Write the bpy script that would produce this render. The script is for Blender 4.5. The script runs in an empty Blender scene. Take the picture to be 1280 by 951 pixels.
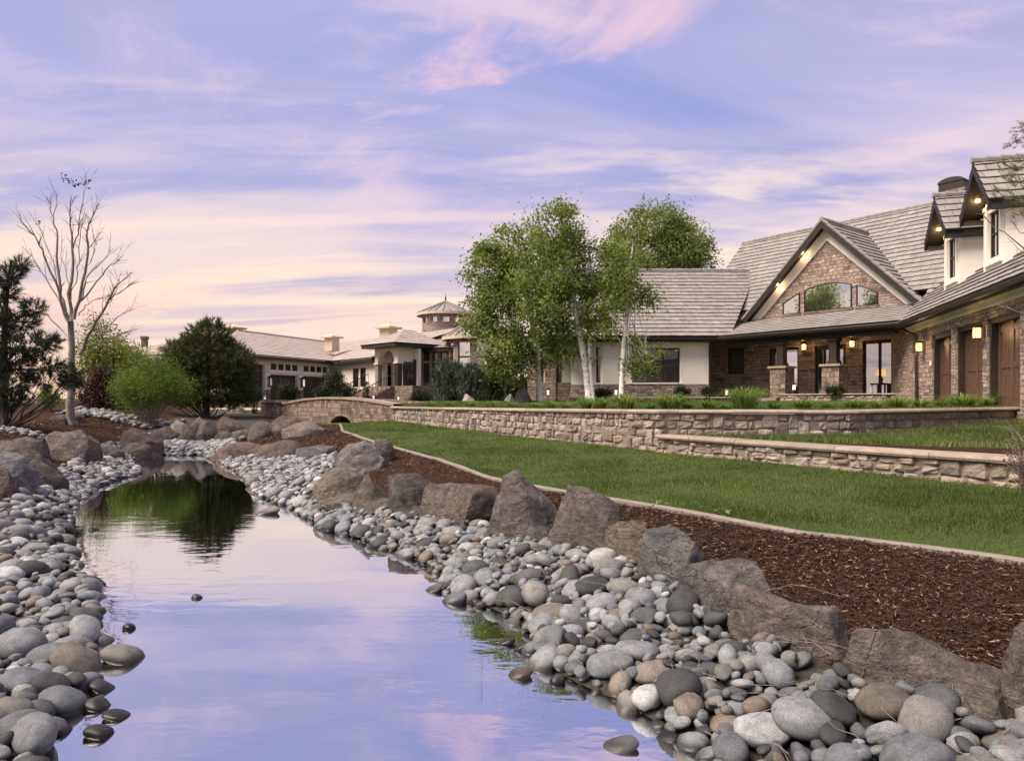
import bpy, math, random
import numpy as np
from mathutils import Vector, Matrix, noise
from mathutils.bvhtree import BVHTree

SC = bpy.context.scene
COL = SC.collection
RNG = random.Random(7)
NR = np.random.default_rng(11)
FPX, HZ, CAMZ = 853.0, 498.0, 1.8


def s(r, g, b, a=1.0):
    f = lambda c: ((c / 255.0) / 12.92 if c <= 10 else (((c / 255.0) + 0.055) / 1.055) ** 2.4)
    return (f(r), f(g), f(b), a)


# ------------------------------------------------------------------ camera
cd = bpy.data.cameras.new('camera')
cd.sensor_fit = 'HORIZONTAL'
cd.sensor_width = 36.0
cd.lens = 36.0 * FPX / 1280.0
cd.shift_y = (HZ - 475.5) / 1280.0
cd.clip_start = 0.05
cd.clip_end = 6000
cam = bpy.data.objects.new('camera', cd)
COL.objects.link(cam)
cam.location = (0, 0, CAMZ)
cam.rotation_euler = (math.radians(90), 0, 0)
SC.camera = cam

# ------------------------------------------------------------------ node helpers
def nd(nt, typ, i=None, **kw):
    n = nt.nodes.new(typ)
    for k, v in kw.items():
        setattr(n, k, v)
    for k, v in (i or {}).items():
        sock = n.inputs[k]
        if isinstance(v, bpy.types.NodeSocket):
            nt.links.new(v, sock)
        else:
            sock.default_value = v
    return n


def mixc(nt, fac, a, b, blend='MIX'):
    n = nt.nodes.new('ShaderNodeMix')
    n.data_type = 'RGBA'
    n.blend_type = blend
    for idx, v in ((0, fac), (6, a), (7, b)):
        if isinstance(v, bpy.types.NodeSocket):
            nt.links.new(v, n.inputs[idx])
        else:
            n.inputs[idx].default_value = v
    return n.outputs[2]


def mth(nt, op, a, b=0.0, c=0.0):
    n = nt.nodes.new('ShaderNodeMath')
    n.operation = op
    for idx, v in enumerate((a, b, c)):
        if isinstance(v, bpy.types.NodeSocket):
            nt.links.new(v, n.inputs[idx])
        else:
            n.inputs[idx].default_value = v
    return n.outputs[0]


def ramp(nt, fac, stops, interp='LINEAR'):
    n = nt.nodes.new('ShaderNodeValToRGB')
    n.color_ramp.interpolation = interp
    el = n.color_ramp.elements
    while len(el) < len(stops):
        el.new(0.5)
    for e, (p, c) in zip(el, stops):
        e.position = p
        e.color = c if len(c) == 4 else (*c, 1)
    nt.links.new(fac, n.inputs[0])
    return n.outputs[0]


def vmath(nt, op, a, b):
    n = nt.nodes.new('ShaderNodeVectorMath')
    n.operation = op
    for idx, v in enumerate((a, b)):
        if isinstance(v, bpy.types.NodeSocket):
            nt.links.new(v, n.inputs[idx])
        else:
            n.inputs[idx].default_value = v
    return n.outputs[0]


# ------------------------------------------------------------------ world: pastel dusk sky with streaked cloud
def build_world():
    w = bpy.data.worlds.new('World')
    SC.world = w
    w.use_nodes = True
    nt = w.node_tree
    nt.nodes.clear()
    d = nd(nt, 'ShaderNodeTexCoord').outputs['Generated']
    sep = nd(nt, 'ShaderNodeSeparateXYZ', {0: d})
    X, Y, Z = sep.outputs
    zc = mth(nt, 'MAXIMUM', Z, 0.0)
    base = ramp(nt, zc, [
        (0.0, s(240, 210, 200)), (0.05, s(232, 208, 206)), (0.13, s(208, 198, 214)),
        (0.24, s(166, 170, 217)), (0.36, s(148, 157, 216)), (0.50, s(158, 165, 218)), (1.0, s(186, 186, 218))])
    # the side of the sky the sun has just left stays warmer
    az = mth(nt, 'MAXIMUM', mth(nt, 'ADD', mth(nt, 'MULTIPLY', X, -0.8), mth(nt, 'MULTIPLY', Y, 0.55)), 0.0)
    low = mth(nt, 'POWER', mth(nt, 'SUBTRACT', 1.0, mth(nt, 'MINIMUM', zc, 1.0)), 11.0)
    glow = mth(nt, 'MINIMUM', mth(nt, 'MULTIPLY', mth(nt, 'MULTIPLY', mth(nt, 'POWER', az, 3.0), low), 1.2), 0.82)
    # cloud deck at one altitude: direction projected on a plane
    k = mth(nt, 'DIVIDE', 1.0, mth(nt, 'ADD', zc, 0.13))
    pv = nd(nt, 'ShaderNodeCombineXYZ', {0: mth(nt, 'MULTIPLY', X, k), 1: mth(nt, 'MULTIPLY', Y, k), 2: 0.0}).outputs[0]

    def layer(loc, rotz, sc, scale, det, rough, dist, lo, hi):
        v = nd(nt, 'ShaderNodeMapping', {'Vector': pv, 'Location': loc, 'Rotation': (0, 0, math.radians(rotz)), 'Scale': sc}).outputs[0]
        n = nd(nt, 'ShaderNodeTexNoise', {'Vector': v, 'Scale': scale, 'Detail': det, 'Roughness': rough, 'Distortion': dist}).outputs[0]
        return nd(nt, 'ShaderNodeMapRange', {0: n, 1: lo, 2: hi}, interpolation_type='SMOOTHSTEP').outputs[0]

    def hgt(a, b):
        return nd(nt, 'ShaderNodeMapRange', {0: zc, 1: a, 2: b}, interpolation_type='SMOOTHSTEP').outputs[0]

    def lay(c, m, f, col):
        return mixc(nt, mth(nt, 'MULTIPLY', m, f), c, col)

    # wide soft veil, then streaks and wisps in it
    veil = layer((0.3, 1.9, 0), -10, (0.45, 0.95, 1), 1.0, 9.0, 0.56, 0.9, 0.36, 0.58)
    vc = mixc(nt, hgt(0.08, 0.40), s(246, 225, 211), s(224, 209, 224))
    c = lay(base, veil, mth(nt, 'SUBTRACT', 0.85, mth(nt, 'MULTIPLY', hgt(0.20, 0.42), 0.45)), vc)
    gap = layer((5.3, 0.4, 0), -7, (0.33, 1.35, 1), 1.6, 7.0, 0.56, 0.7, 0.50, 0.66)
    c = lay(c, gap, 0.85, mixc(nt, hgt(0.02, 0.22), s(198, 180, 198), s(166, 168, 212)))
    wisp = layer((2.3, 8.4, 0), -15, (0.40, 1.25, 1), 1.7, 10.0, 0.6, 0.9, 0.50, 0.70)
    c = lay(c, mth(nt, 'MULTIPLY', wisp, hgt(0.52, 0.26)), 0.85, mixc(nt, hgt(0.14, 0.40), s(252, 232, 214), s(234, 215, 222)))
    streak = layer((9.3, 1.2, 0), -9, (0.24, 1.45, 1), 1.5, 8.0, 0.55, 0.6, 0.46, 0.64)
    c = lay(c, mth(nt, 'MULTIPLY', streak, hgt(0.34, 0.14)), 0.95, s(253, 229, 211))
    pk = layer((3.38, 7.2, 0), 18, (0.6, 0.95, 1), 1.3, 9.0, 0.6, 1.0, 0.545, 0.70)
    c = lay(c, mth(nt, 'MULTIPLY', pk, hgt(0.2, 0.4)), 0.75, s(244, 206, 216))
    pk3 = layer((7.9, 2.6, 0), 8, (0.7, 0.9, 1), 1.1, 9.0, 0.6, 0.9, 0.52, 0.68)
    c = lay(c, mth(nt, 'MULTIPLY', pk3, hgt(0.16, 0.3)), 0.7, s(238, 212, 222))
    pk2 = layer((1.1, 4.2, 0), -6, (0.35, 1.3, 1), 1.3, 7.0, 0.58, 0.7, 0.48, 0.64)
    c = lay(c, mth(nt, 'MULTIPLY', pk2, hgt(0.24, 0.06)), 0.6, s(249, 205, 198))
    c = mixc(nt, glow, c, s(253, 214, 184))
    bg = nd(nt, 'ShaderNodeBackground', {'Color': c, 'Strength': 0.76})
    nd(nt, 'ShaderNodeOutputWorld', {'Surface': bg.outputs[0]})


build_world()

# after-sunset glow: a very wide, weak, slightly warm sun from behind the camera's left shoulder
sl = bpy.data.lights.new('sun', 'SUN')
sl.energy = 5.0
sl.angle = math.radians(36)
sl.color = (1.0, 0.88, 0.73)
so = bpy.data.objects.new('sun', sl)
COL.objects.link(so)
so.rotation_euler = (math.radians(36), 0, math.radians(-66))
so.location = (0, 0, 60)

SC.view_settings.view_transform = 'Standard'
SC.view_settings.look = 'None'
SC.view_settings.exposure = 0.52
SC.view_settings.gamma = 1.0
SC.view_settings.use_curve_mapping = False
SC.render.engine = 'CYCLES'
SC.cycles.max_bounces = 6
SC.cycles.transparent_max_bounces = 12
SC.cycles.use_denoising = True


# ------------------------------------------------------------------ object helpers
def tag(o, label=None, cat=None, group=None, kind=None):
    if label: o['label'] = label
    if cat: o['category'] = cat
    if group: o['group'] = group
    if kind: o['kind'] = kind
    return o


def empty(name, loc, label=None, cat=None, group=None, rz=0.0):
    o = bpy.data.objects.new(name, None)
    o.empty_display_size = 0.2
    COL.objects.link(o)
    o.location = loc
    o.rotation_euler = (0, 0, rz)
    return tag(o, label, cat, group)


def link_mesh(name, me, parent=None, loc=None):
    o = bpy.data.objects.new(name, me)
    COL.objects.link(o)
    if loc is not None:
        o.location = loc
    if parent is not None:
        o.parent = parent
        # vertices are in world space: undo the parent's place
        m = Matrix.LocRotScale(parent.location, parent.rotation_euler, None)
        if parent.parent is not None:
            m = Matrix.Identity(4)
        if loc is None:
            o.matrix_local = m.inverted()
    return o


class MB:
    """collects polygons in world space, with a material slot and a tint for each"""
    def __init__(self):
        self.v, self.f, self.m, self.t = [], [], [], []

    def face(self, pts, m=0, t=0.5):
        b = len(self.v)
        self.v.extend([tuple(p) for p in pts])
        self.f.append(tuple(range(b, b + len(pts))))
        self.m.append(m)
        self.t.append(t)

    def poly(self, verts, faces, m=0, t=0.5):
        b = len(self.v)
        self.v.extend([tuple(p) for p in verts])
        for f in faces:
            self.f.append(tuple(b + k for k in f))
            self.m.append(m)
            self.t.append(t)

    def hexa(self, P, m=0, t=0.5):
        self.poly(P, [(3, 2, 1, 0), (4, 5, 6, 7), (0, 1, 5, 4), (1, 2, 6, 5), (2, 3, 7, 6), (3, 0, 4, 7)], m, t)

    def box(self, x0, x1, y0, y1, z0, z1, m=0, t=0.5):
        self.hexa([(x0, y0, z0), (x1, y0, z0), (x1, y1, z0), (x0, y1, z0),
                   (x0, y0, z1), (x1, y0, z1), (x1, y1, z1), (x0, y1, z1)], m, t)

    def tube(self, pts, rad, n=6, m=0, t=0.5, caps=True):
        pts = [Vector(p) for p in pts]
        b = len(self.v)
        up = Vector((0.13, 0.31, 0.94))
        for i, p in enumerate(pts):
            d = (pts[min(i + 1, len(pts) - 1)] - pts[max(i - 1, 0)])
            if d.length < 1e-7: d = Vector((0, 0, 1))
            d.normalize()
            a = d.cross(up)
            if a.length < 1e-3: a = d.cross(Vector((1, 0, 0)))
            a.normalize()
            c = d.cross(a)
            r = rad[i] if hasattr(rad, '__len__') else rad
            for k in range(n):
                q = 2 * math.pi * k / n
                self.v.append(tuple(p + a * (r * math.cos(q)) + c * (r * math.sin(q))))
        for i in range(len(pts) - 1):
            for k in range(n):
                k2 = (k + 1) % n
                self.f.append((b + i * n + k, b + i * n + k2, b + (i + 1) * n + k2, b + (i + 1) * n + k))
                self.m.append(m); self.t.append(t)
        if caps:
            self.f.append(tuple(b + k for k in range(n))); self.m.append(m); self.t.append(t)
            e = b + (len(pts) - 1) * n
            self.f.append(tuple(e + k for k in reversed(range(n)))); self.m.append(m); self.t.append(t)

    def lathe(self, c, prof, n=12, m=0, t=0.5):
        b = len(self.v)
        for r, z in prof:
            for k in range(n):
                q = 2 * math.pi * k / n
                self.v.append((c[0] + r * math.cos(q), c[1] + r * math.sin(q), c[2] + z))
        for i in range(len(prof) - 1):
            for k in range(n):
                k2 = (k + 1) % n
                self.f.append((b + i * n + k, b + i * n + k2, b + (i + 1) * n + k2, b + (i + 1) * n + k))
                self.m.append(m); self.t.append(t)

    def build(self, name, mats, parent=None, smooth=False):
        me = bpy.data.meshes.new(name)
        me.from_pydata(self.v, [], self.f)
        if not isinstance(mats, (list, tuple)): mats = [mats]
        for mt in mats: me.materials.append(mt)
        me.polygons.foreach_set('material_index', np.array(self.m, dtype=np.int32))
        if smooth:
            me.polygons.foreach_set('use_smooth', np.ones(len(self.f), dtype=bool))
        finish(me, np.array(self.t, dtype=np.float32))
        return link_mesh(name, me, parent)


def finish(me, tint=None):
    """uv in metres: along the wall and up it; tint as a face attribute"""
    me.update()
    nl, npz = len(me.loops), len(me.polygons)
    nrm = np.zeros(npz * 3, dtype=np.float32); me.polygons.foreach_get('normal', nrm); nrm = nrm.reshape(-1, 3)
    tot = np.zeros(npz, dtype=np.int32); me.polygons.foreach_get('loop_total', tot)
    vi = np.zeros(nl, dtype=np.int32); me.loops.foreach_get('vertex_index', vi)
    co = np.zeros(len(me.vertices) * 3, dtype=np.float32); me.vertices.foreach_get('co', co); co = co.reshape(-1, 3)
    ln = np.repeat(nrm, tot, axis=0)
    p = co[vi]
    h = np.maximum(np.hypot(ln[:, 0], ln[:, 1]), 1e-6)
    u = (-ln[:, 1] * p[:, 0] + ln[:, 0] * p[:, 1]) / h
    v = p[:, 2].copy()
    flat = np.abs(ln[:, 2]) > 0.75
    u[flat] = p[flat, 0]; v[flat] = p[flat, 1]
    uv = me.uv_layers.new(name='UVMap')
    uv.data.foreach_set('uv', np.stack([u, v], 1).astype(np.float32).ravel())
    if tint is not None:
        a = me.attributes.new('tint', 'FLOAT', 'FACE')
        a.data.foreach_set('value', tint.astype(np.float32))


def np_mesh(name, V, F, mats, parent=None, tint=None, smooth=False, uv=False):
    """big meshes straight from arrays; F is (n,3) or (n,4)"""
    V = np.asarray(V, dtype=np.float32); F = np.asarray(F, dtype=np.int32)
    k = F.shape[1]
    me = bpy.data.meshes.new(name)
    me.vertices.add(len(V)); me.vertices.foreach_set('co', V.ravel())
    me.loops.add(F.size); me.loops.foreach_set('vertex_index', F.ravel())
    me.polygons.add(len(F))
    me.polygons.foreach_set('loop_start', np.arange(0, F.size, k, dtype=np.int32))
    me.polygons.foreach_set('loop_total', np.full(len(F), k, dtype=np.int32))
    if smooth: me.polygons.foreach_set('use_smooth', np.ones(len(F), dtype=bool))
    me.update(calc_edges=True)
    if not isinstance(mats, (list, tuple)): mats = [mats]
    for mt in mats: me.materials.append(mt)
    if tint is not None:
        a = me.attributes.new('tint', 'FLOAT', 'FACE')
        a.data.foreach_set('value', np.asarray(tint, dtype=np.float32))
    me.validate()
    return link_mesh(name, me, parent)


def at(px, py, D):
    return Vector(((px - 640) / FPX * D, D, CAMZ - (py - HZ) / FPX * D))


class Fr:
    """a building's own axes: u along a wall, v into the building, z up"""
    def __init__(self, O, U, V):
        self.O, self.U, self.V = O, U, V

    def p(self, u, v, z):
        return Vector((self.O[0] + u * self.U[0] + v * self.V[0], self.O[1] + u * self.U[1] + v * self.V[1], z))

    def box(self, mb, u0, u1, v0, v1, z0, z1, m=0, t=0.5):
        q = self.p
        P = [q(u0, v0, z0), q(u1, v0, z0), q(u1, v1, z0), q(u0, v1, z0),
             q(u0, v0, z1), q(u1, v0, z1), q(u1, v1, z1), q(u0, v1, z1)]
        mb.hexa(P, m, t)

    def wall(self, mb, u0, u1, z0, z1, v, th, holes=(), m=0):
        us = sorted({u0, u1, *[h[0] for h in holes], *[h[1] for h in holes]})
        zs = sorted({z0, z1, *[h[2] for h in holes], *[h[3] for h in holes]})
        us = [x for x in us if u0 <= x <= u1]; zs = [x for x in zs if z0 <= x <= z1]
        q = self.p
        for a, b in zip(us, us[1:]):
            for c, d in zip(zs, zs[1:]):
                um, zm = (a + b) / 2, (c + d) / 2
                if any(h[0] < um < h[1] and h[2] < zm < h[3] for h in holes): continue
                mb.face([q(a, v, c), q(b, v, c), q(b, v, d), q(a, v, d)], m)
                mb.face([q(a, v + th, d), q(b, v + th, d), q(b, v + th, c), q(a, v + th, c)], m)
        for a, b, c, d in holes:
            mb.face([q(a, v, c), q(a, v, d), q(a, v + th, d), q(a, v + th, c)], m)
            mb.face([q(b, v, d), q(b, v, c), q(b, v + th, c), q(b, v + th, d)], m)
            mb.face([q(a, v, d), q(b, v, d), q(b, v + th, d), q(a, v + th, d)], m)
            mb.face([q(b, v, c), q(a, v, c), q(a, v + th, c), q(b, v + th, c)], m)
        for a, b, c, d in ((u0, u0, z0, z1), (u1, u1, z0, z1)):
            mb.face([q(a, v, c), q(a, v, d), q(a, v + th, d), q(a, v + th, c)], m)
        mb.face([q(u0, v, z1), q(u1, v, z1), q(u1, v + th, z1), q(u0, v + th, z1)], m)


# ------------------------------------------------------------------ materials
def new_mat(name):
    m = bpy.data.materials.new(name)
    m.use_nodes = True
    nt = m.node_tree
    b = nt.nodes['Principled BSDF']
    return m, nt, b


def bump(nt, b, height, dist=0.02, strength=0.6):
    n = nd(nt, 'ShaderNodeBump', {'Height': height, 'Distance': dist, 'Strength': strength})
    nt.links.new(n.outputs[0], b.inputs['Normal'])


def plain(name, c, rough=0.6, var=0.12, scale=6.0, bmp=0.0, metal=0.0, spec=0.4):
    m, nt, b = new_mat(name)
    g = nd(nt, 'ShaderNodeNewGeometry').outputs['Position']
    n = nd(nt, 'ShaderNodeTexNoise', {'Vector': g, 'Scale': scale, 'Detail': 6.0, 'Roughness': 0.6}).outputs[0]
    lo = tuple(x * (1 - var) for x in c[:3]) + (1,)
    hi = tuple(min(1, x * (1 + var)) for x in c[:3]) + (1,)
    nt.links.new(ramp(nt, n, [(0.3, lo), (0.7, hi)]), b.inputs['Base Color'])
    b.inputs['Roughness'].default_value = rough
    b.inputs['Metallic'].default_value = metal
    b.inputs['Specular IOR Level'].default_value = spec
    if bmp:
        n2 = nd(nt, 'ShaderNodeTexNoise', {'Vector': g, 'Scale': scale * 8, 'Detail': 4.0}).outputs[0]
        bump(nt, b, n2, bmp, 0.5)
    return m


def veneer(name, cols, mortar, bw=0.42, rh=0.13, bmp=0.03):
    """coursed rubble facing in wall metres"""
    m, nt, b = new_mat(name)
    uv = nd(nt, 'ShaderNodeUVMap').outputs[0]
    nz = nd(nt, 'ShaderNodeTexNoise', {'Vector': uv, 'Scale': 3.6, 'Detail': 4.0}).outputs['Color']
    off = vmath(nt, 'MULTIPLY', vmath(nt, 'SUBTRACT', nz, (0.5, 0.5, 0.5)), (0.26, 0.13, 0))
    v = vmath(nt, 'ADD', uv, off)
    br = []
    for sc in (1.0, 0.62):
        br.append(nd(nt, 'ShaderNodeTexBrick', {'Vector': v, 'Color1': (0, 0, 0, 1), 'Color2': (1, 1, 1, 1), 'Mortar': (0.5, 0.5, 0.5, 1), 'Scale': 1.0,
                  'Mortar Size': 0.012, 'Mortar Smooth': 0.35, 'Bias': 0.0, 'Brick Width': bw * sc, 'Row Height': rh * (1.0 if sc == 1 else 1.55)}, offset=0.43, squash=1.35, squash_frequency=3))
    sel = nd(nt, 'ShaderNodeMapRange', {0: nd(nt, 'ShaderNodeTexNoise', {'Vector': uv, 'Scale': 0.9, 'Detail': 2.0}).outputs[0], 1: 0.49, 2: 0.51}).outputs[0]
    rnd = mixc(nt, sel, br[0].outputs[0], br[1].outputs[0])
    mor = mixc(nt, sel, br[0].outputs[1], br[1].outputs[1])
    n = len(cols)
    col = ramp(nt, rnd, [(0.02 + 0.96 * k / (n - 1), c) for k, c in enumerate(cols)])
    big = nd(nt, 'ShaderNodeTexNoise', {'Vector': uv, 'Scale': 7.0, 'Detail': 6.0, 'Roughness': 0.65}).outputs[0]
    col = mixc(nt, 0.75, col, ramp(nt, big, [(0.25, (0.55, 0.52, 0.5, 1)), (0.75, (1.35, 1.3, 1.25, 1))]), 'MULTIPLY')
    col = mixc(nt, mor, col, mortar)
    nt.links.new(col, b.inputs['Base Color'])
    b.inputs['Roughness'].default_value = 0.88
    b.inputs['Specular IOR Level'].default_value = 0.25
    h = mth(nt, 'ADD', mth(nt, 'SUBTRACT', 1.0, mor), mth(nt, 'MULTIPLY', big, 0.6))
    bump(nt, b, h, bmp, 0.9)
    return m


def tinted(name, stops, rough=0.8, nscale=5.0, namt=0.5, bmp=0.0, bscale=20.0, spec=0.3, trans=0.0):
    """colour picked along a ramp by each face's own tint, roughened by noise"""
    m, nt, b = new_mat(name)
    t = nd(nt, 'ShaderNodeAttribute', attribute_name='tint').outputs['Fac']
    col = ramp(nt, t, stops)
    if namt:
        g = nd(nt, 'ShaderNodeNewGeometry').outputs['Position']
        n = nd(nt, 'ShaderNodeTexNoise', {'Vector': g, 'Scale': nscale, 'Detail': 7.0, 'Roughness': 0.65}).outputs[0]
        col = mixc(nt, namt, col, ramp(nt, n, [(0.25, (0.45, 0.45, 0.46, 1)), (0.75, (1.5, 1.45, 1.4, 1))]), 'MULTIPLY')
        if bmp:
            n2 = nd(nt, 'ShaderNodeTexNoise', {'Vector': g, 'Scale': bscale, 'Detail': 6.0}).outputs[0]
            bump(nt, b, n2, bmp, 0.8)
    nt.links.new(col, b.inputs['Base Color'])
    b.inputs['Roughness'].default_value = rough
    b.inputs['Specular IOR Level'].default_value = spec
    if trans:
        tr = nd(nt, 'ShaderNodeBsdfTranslucent', {'Color': mixc(nt, 1.0, col, (1.3, 1.35, 0.7, 1), 'MULTIPLY')})
        mx = nd(nt, 'ShaderNodeMixShader', {0: trans, 1: b.outputs[0], 2: tr.outputs[0]})
        nt.links.new(mx.outputs[0], nt.nodes['Material Output'].inputs[0])
    return m


def glass(name, fac, tintc=(0.02, 0.02, 0.02, 1), clear=0.0):
    m, nt, b = new_mat(name)
    b.inputs['Base Color'].default_value = tintc
    b.inputs['Roughness'].default_value = 0.3
    under = b.outputs[0]
    if clear:
        tp = nd(nt, 'ShaderNodeBsdfTransparent', {'Color': (0.75, 0.75, 0.75, 1)})
        under = nd(nt, 'ShaderNodeMixShader', {0: clear, 1: under, 2: tp.outputs[0]}).outputs[0]
    gl = nd(nt, 'ShaderNodeBsdfGlossy', {'Color': (0.95, 0.97, 1, 1), 'Roughness': 0.01})
    fr = nd(nt, 'ShaderNodeFresnel', {'IOR': 1.5})
    f = mth(nt, 'MINIMUM', mth(nt, 'ADD', fr.outputs[0], fac), 1.0)
    mx = nd(nt, 'ShaderNodeMixShader', {0: f, 1: under, 2: gl.outputs[0]})
    nt.links.new(mx.outputs[0], nt.nodes['Material Output'].inputs[0])
    return m


def lit(name, c, strength):
    m, nt, b = new_mat(name)
    b.inputs['Base Color'].default_value = c
    b.inputs['Emission Color'].default_value = c
    b.inputs['Emission Strength'].default_value = strength
    return m


def rocky(name, src, wet=True):
    """boulder and cobble stone; src: 'color' takes the object's own colour, 'tint' a ramp"""
    m, nt, b = new_mat(name)
    tc = nd(nt, 'ShaderNodeTexCoord').outputs['Object']
    geo = nd(nt, 'ShaderNodeNewGeometry').outputs['Position']
    oi = nd(nt, 'ShaderNodeObjectInfo')
    if src == 'tint':
        t = nd(nt, 'ShaderNodeAttribute', attribute_name='tint').outputs['Fac']
        base = ramp(nt, t, [(0.0, (0.050, 0.050, 0.048, 1)), (0.2, (0.132, 0.139, 0.150, 1)), (0.4, (0.196, 0.203, 0.21, 1)), (0.6, (0.180, 0.172, 0.158, 1)),
                            (0.75, (0.15, 0.122, 0.098, 1)), (0.85, (0.19, 0.172, 0.158, 1)), (1.0, (0.33, 0.33, 0.325, 1))])
        vec = geo
        sc = (26.0, 150.0)
    else:
        base = oi.outputs['Color']
        vec = vmath(nt, 'ADD', geo, nd(nt, 'ShaderNodeCombineXYZ', {0: mth(nt, 'MULTIPLY', oi.outputs['Random'], 37.0)}).outputs[0])
        sc = (26.0, 150.0) if wet else (7.0, 60.0)
    n = nd(nt, 'ShaderNodeTexNoise', {'Vector': vec, 'Scale': sc[0] * (0.5 if wet else 0.6), 'Detail': 8.0, 'Roughness': 0.68, 'Distortion': 0.4}).outputs[0]
    n2 = nd(nt, 'ShaderNodeTexNoise', {'Vector': vec, 'Scale': sc[1], 'Detail': 3.0, 'Roughness': 0.7}).outputs[0]
    col = mixc(nt, 0.8, base, ramp(nt, n, [(0.28, (0.45, 0.43, 0.40, 1)), (0.5, (1, 1, 1, 1)), (0.72, (1.5, 1.47, 1.42, 1))]), 'MULTIPLY')
    col = mixc(nt, 0.6, col, ramp(nt, n2, [(0.30, (0.32, 0.32, 0.32, 1)), (0.5, (1, 1, 1, 1)), (0.70, (1.75, 1.75, 1.75, 1))]), 'MULTIPLY')
    h = mth(nt, 'ADD', n, mth(nt, 'MULTIPLY', n2, 0.35))
    if not wet:
        n4 = nd(nt, 'ShaderNodeTexNoise', {'Vector': vmath(nt, 'MULTIPLY', vec, (1.0, 1.0, 2.2)), 'Scale': 3.0, 'Detail': 9.0, 'Roughness': 0.62, 'Distortion': 1.2}).outputs[0]
        lich = nd(nt, 'ShaderNodeMapRange', {0: n4, 1: 0.56, 2: 0.68}).outputs[0]
        col = mixc(nt, mth(nt, 'MULTIPLY', lich, 0.35), col, (0.22, 0.205, 0.19, 1))
        vr = nd(nt, 'ShaderNodeTexVoronoi', {'Vector': vmath(nt, 'ADD', vec, vmath(nt, 'MULTIPLY', nd(nt, 'ShaderNodeTexNoise', {'Vector': vec, 'Scale': 3.0, 'Detail': 4.0}).outputs['Color'], (0.6, 0.6, 0.6))), 'Scale': 1.5}, feature='DISTANCE_TO_EDGE').outputs[0]
        crack = mth(nt, 'MAXIMUM', nd(nt, 'ShaderNodeMapRange', {0: vr, 1: 0.0, 2: 0.012}).outputs[0], nd(nt, 'ShaderNodeMapRange', {0: n4, 1: 0.50, 2: 0.44}).outputs[0])
        col = mixc(nt, mth(nt, 'ADD', 0.35, mth(nt, 'MULTIPLY', crack, 0.65)), (0.045, 0.038, 0.032, 1), col)
        n5 = nd(nt, 'ShaderNodeTexNoise', {'Vector': vmath(nt, 'MULTIPLY', vec, (1.0, 1.0, 1.7)), 'Scale': 9.0, 'Detail': 10.0, 'Roughness': 0.7, 'Distortion': 0.8}).outputs[0]
        col = mixc(nt, 0.85, col, ramp(nt, n5, [(0.32, (0.42, 0.40, 0.38, 1)), (0.5, (1, 1, 1, 1)), (0.68, (1.75, 1.74, 1.72, 1))]), 'MULTIPLY')
        h = mth(nt, 'ADD', mth(nt, 'ADD', mth(nt, 'ADD', h, mth(nt, 'MULTIPLY', n5, 0.8)), mth(nt, 'MULTIPLY', n4, 1.4)), mth(nt, 'MULTIPLY', crack, 0.35))
        b.inputs['Roughness'].default_value = 0.85
    else:
        z = nd(nt, 'ShaderNodeSeparateXYZ', {0: geo}).outputs[2]
        wetf = nd(nt, 'ShaderNodeMapRange', {0: mth(nt, 'ADD', z, mth(nt, 'MULTIPLY', n, -0.02)), 1: 0.06, 2: 0.015}).outputs[0]
        col = mixc(nt, wetf, col, mixc(nt, 1.0, col, (0.32, 0.30, 0.27, 1), 'MULTIPLY'))
        nt.links.new(mth(nt, 'SUBTRACT', 0.72, mth(nt, 'MULTIPLY', wetf, 0.5)), b.inputs['Roughness'])
    b.inputs['Specular IOR Level'].default_value = 0.3
    nt.links.new(col, b.inputs['Base Color'])
    bump(nt, b, h, 0.006 if wet else 0.085, 0.8)
    return m


def ground_mat(name, c1, c2, scale, bmp, c3=None, bscale=None):
    m, nt, b = new_mat(name)
    g = nd(nt, 'ShaderNodeNewGeometry').outputs['Position']
    n = nd(nt, 'ShaderNodeTexNoise', {'Vector': g, 'Scale': scale, 'Detail': 9.0, 'Roughness': 0.72}).outputs[0]
    n2 = nd(nt, 'ShaderNodeTexNoise', {'Vector': g, 'Scale': scale * 0.09, 'Detail': 5.0, 'Roughness': 0.6}).outputs[0]
    col = ramp(nt, n, [(0.3, c1), (0.7, c2)])
    if c3: col = mixc(nt, nd(nt, 'ShaderNodeMapRange', {0: n2, 1: 0.42, 2: 0.66}).outputs[0], col, c3)
    nt.links.new(col, b.inputs['Base Color'])
    b.inputs['Roughness'].default_value = 0.95
    b.inputs['Specular IOR Level'].default_value = 0.15
    n3 = nd(nt, 'ShaderNodeTexNoise', {'Vector': g, 'Scale': bscale or scale * 2, 'Detail': 8.0, 'Roughness': 0.75}).outputs[0]
    bump(nt, b, n3, bmp, 0.9)
    return m


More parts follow.
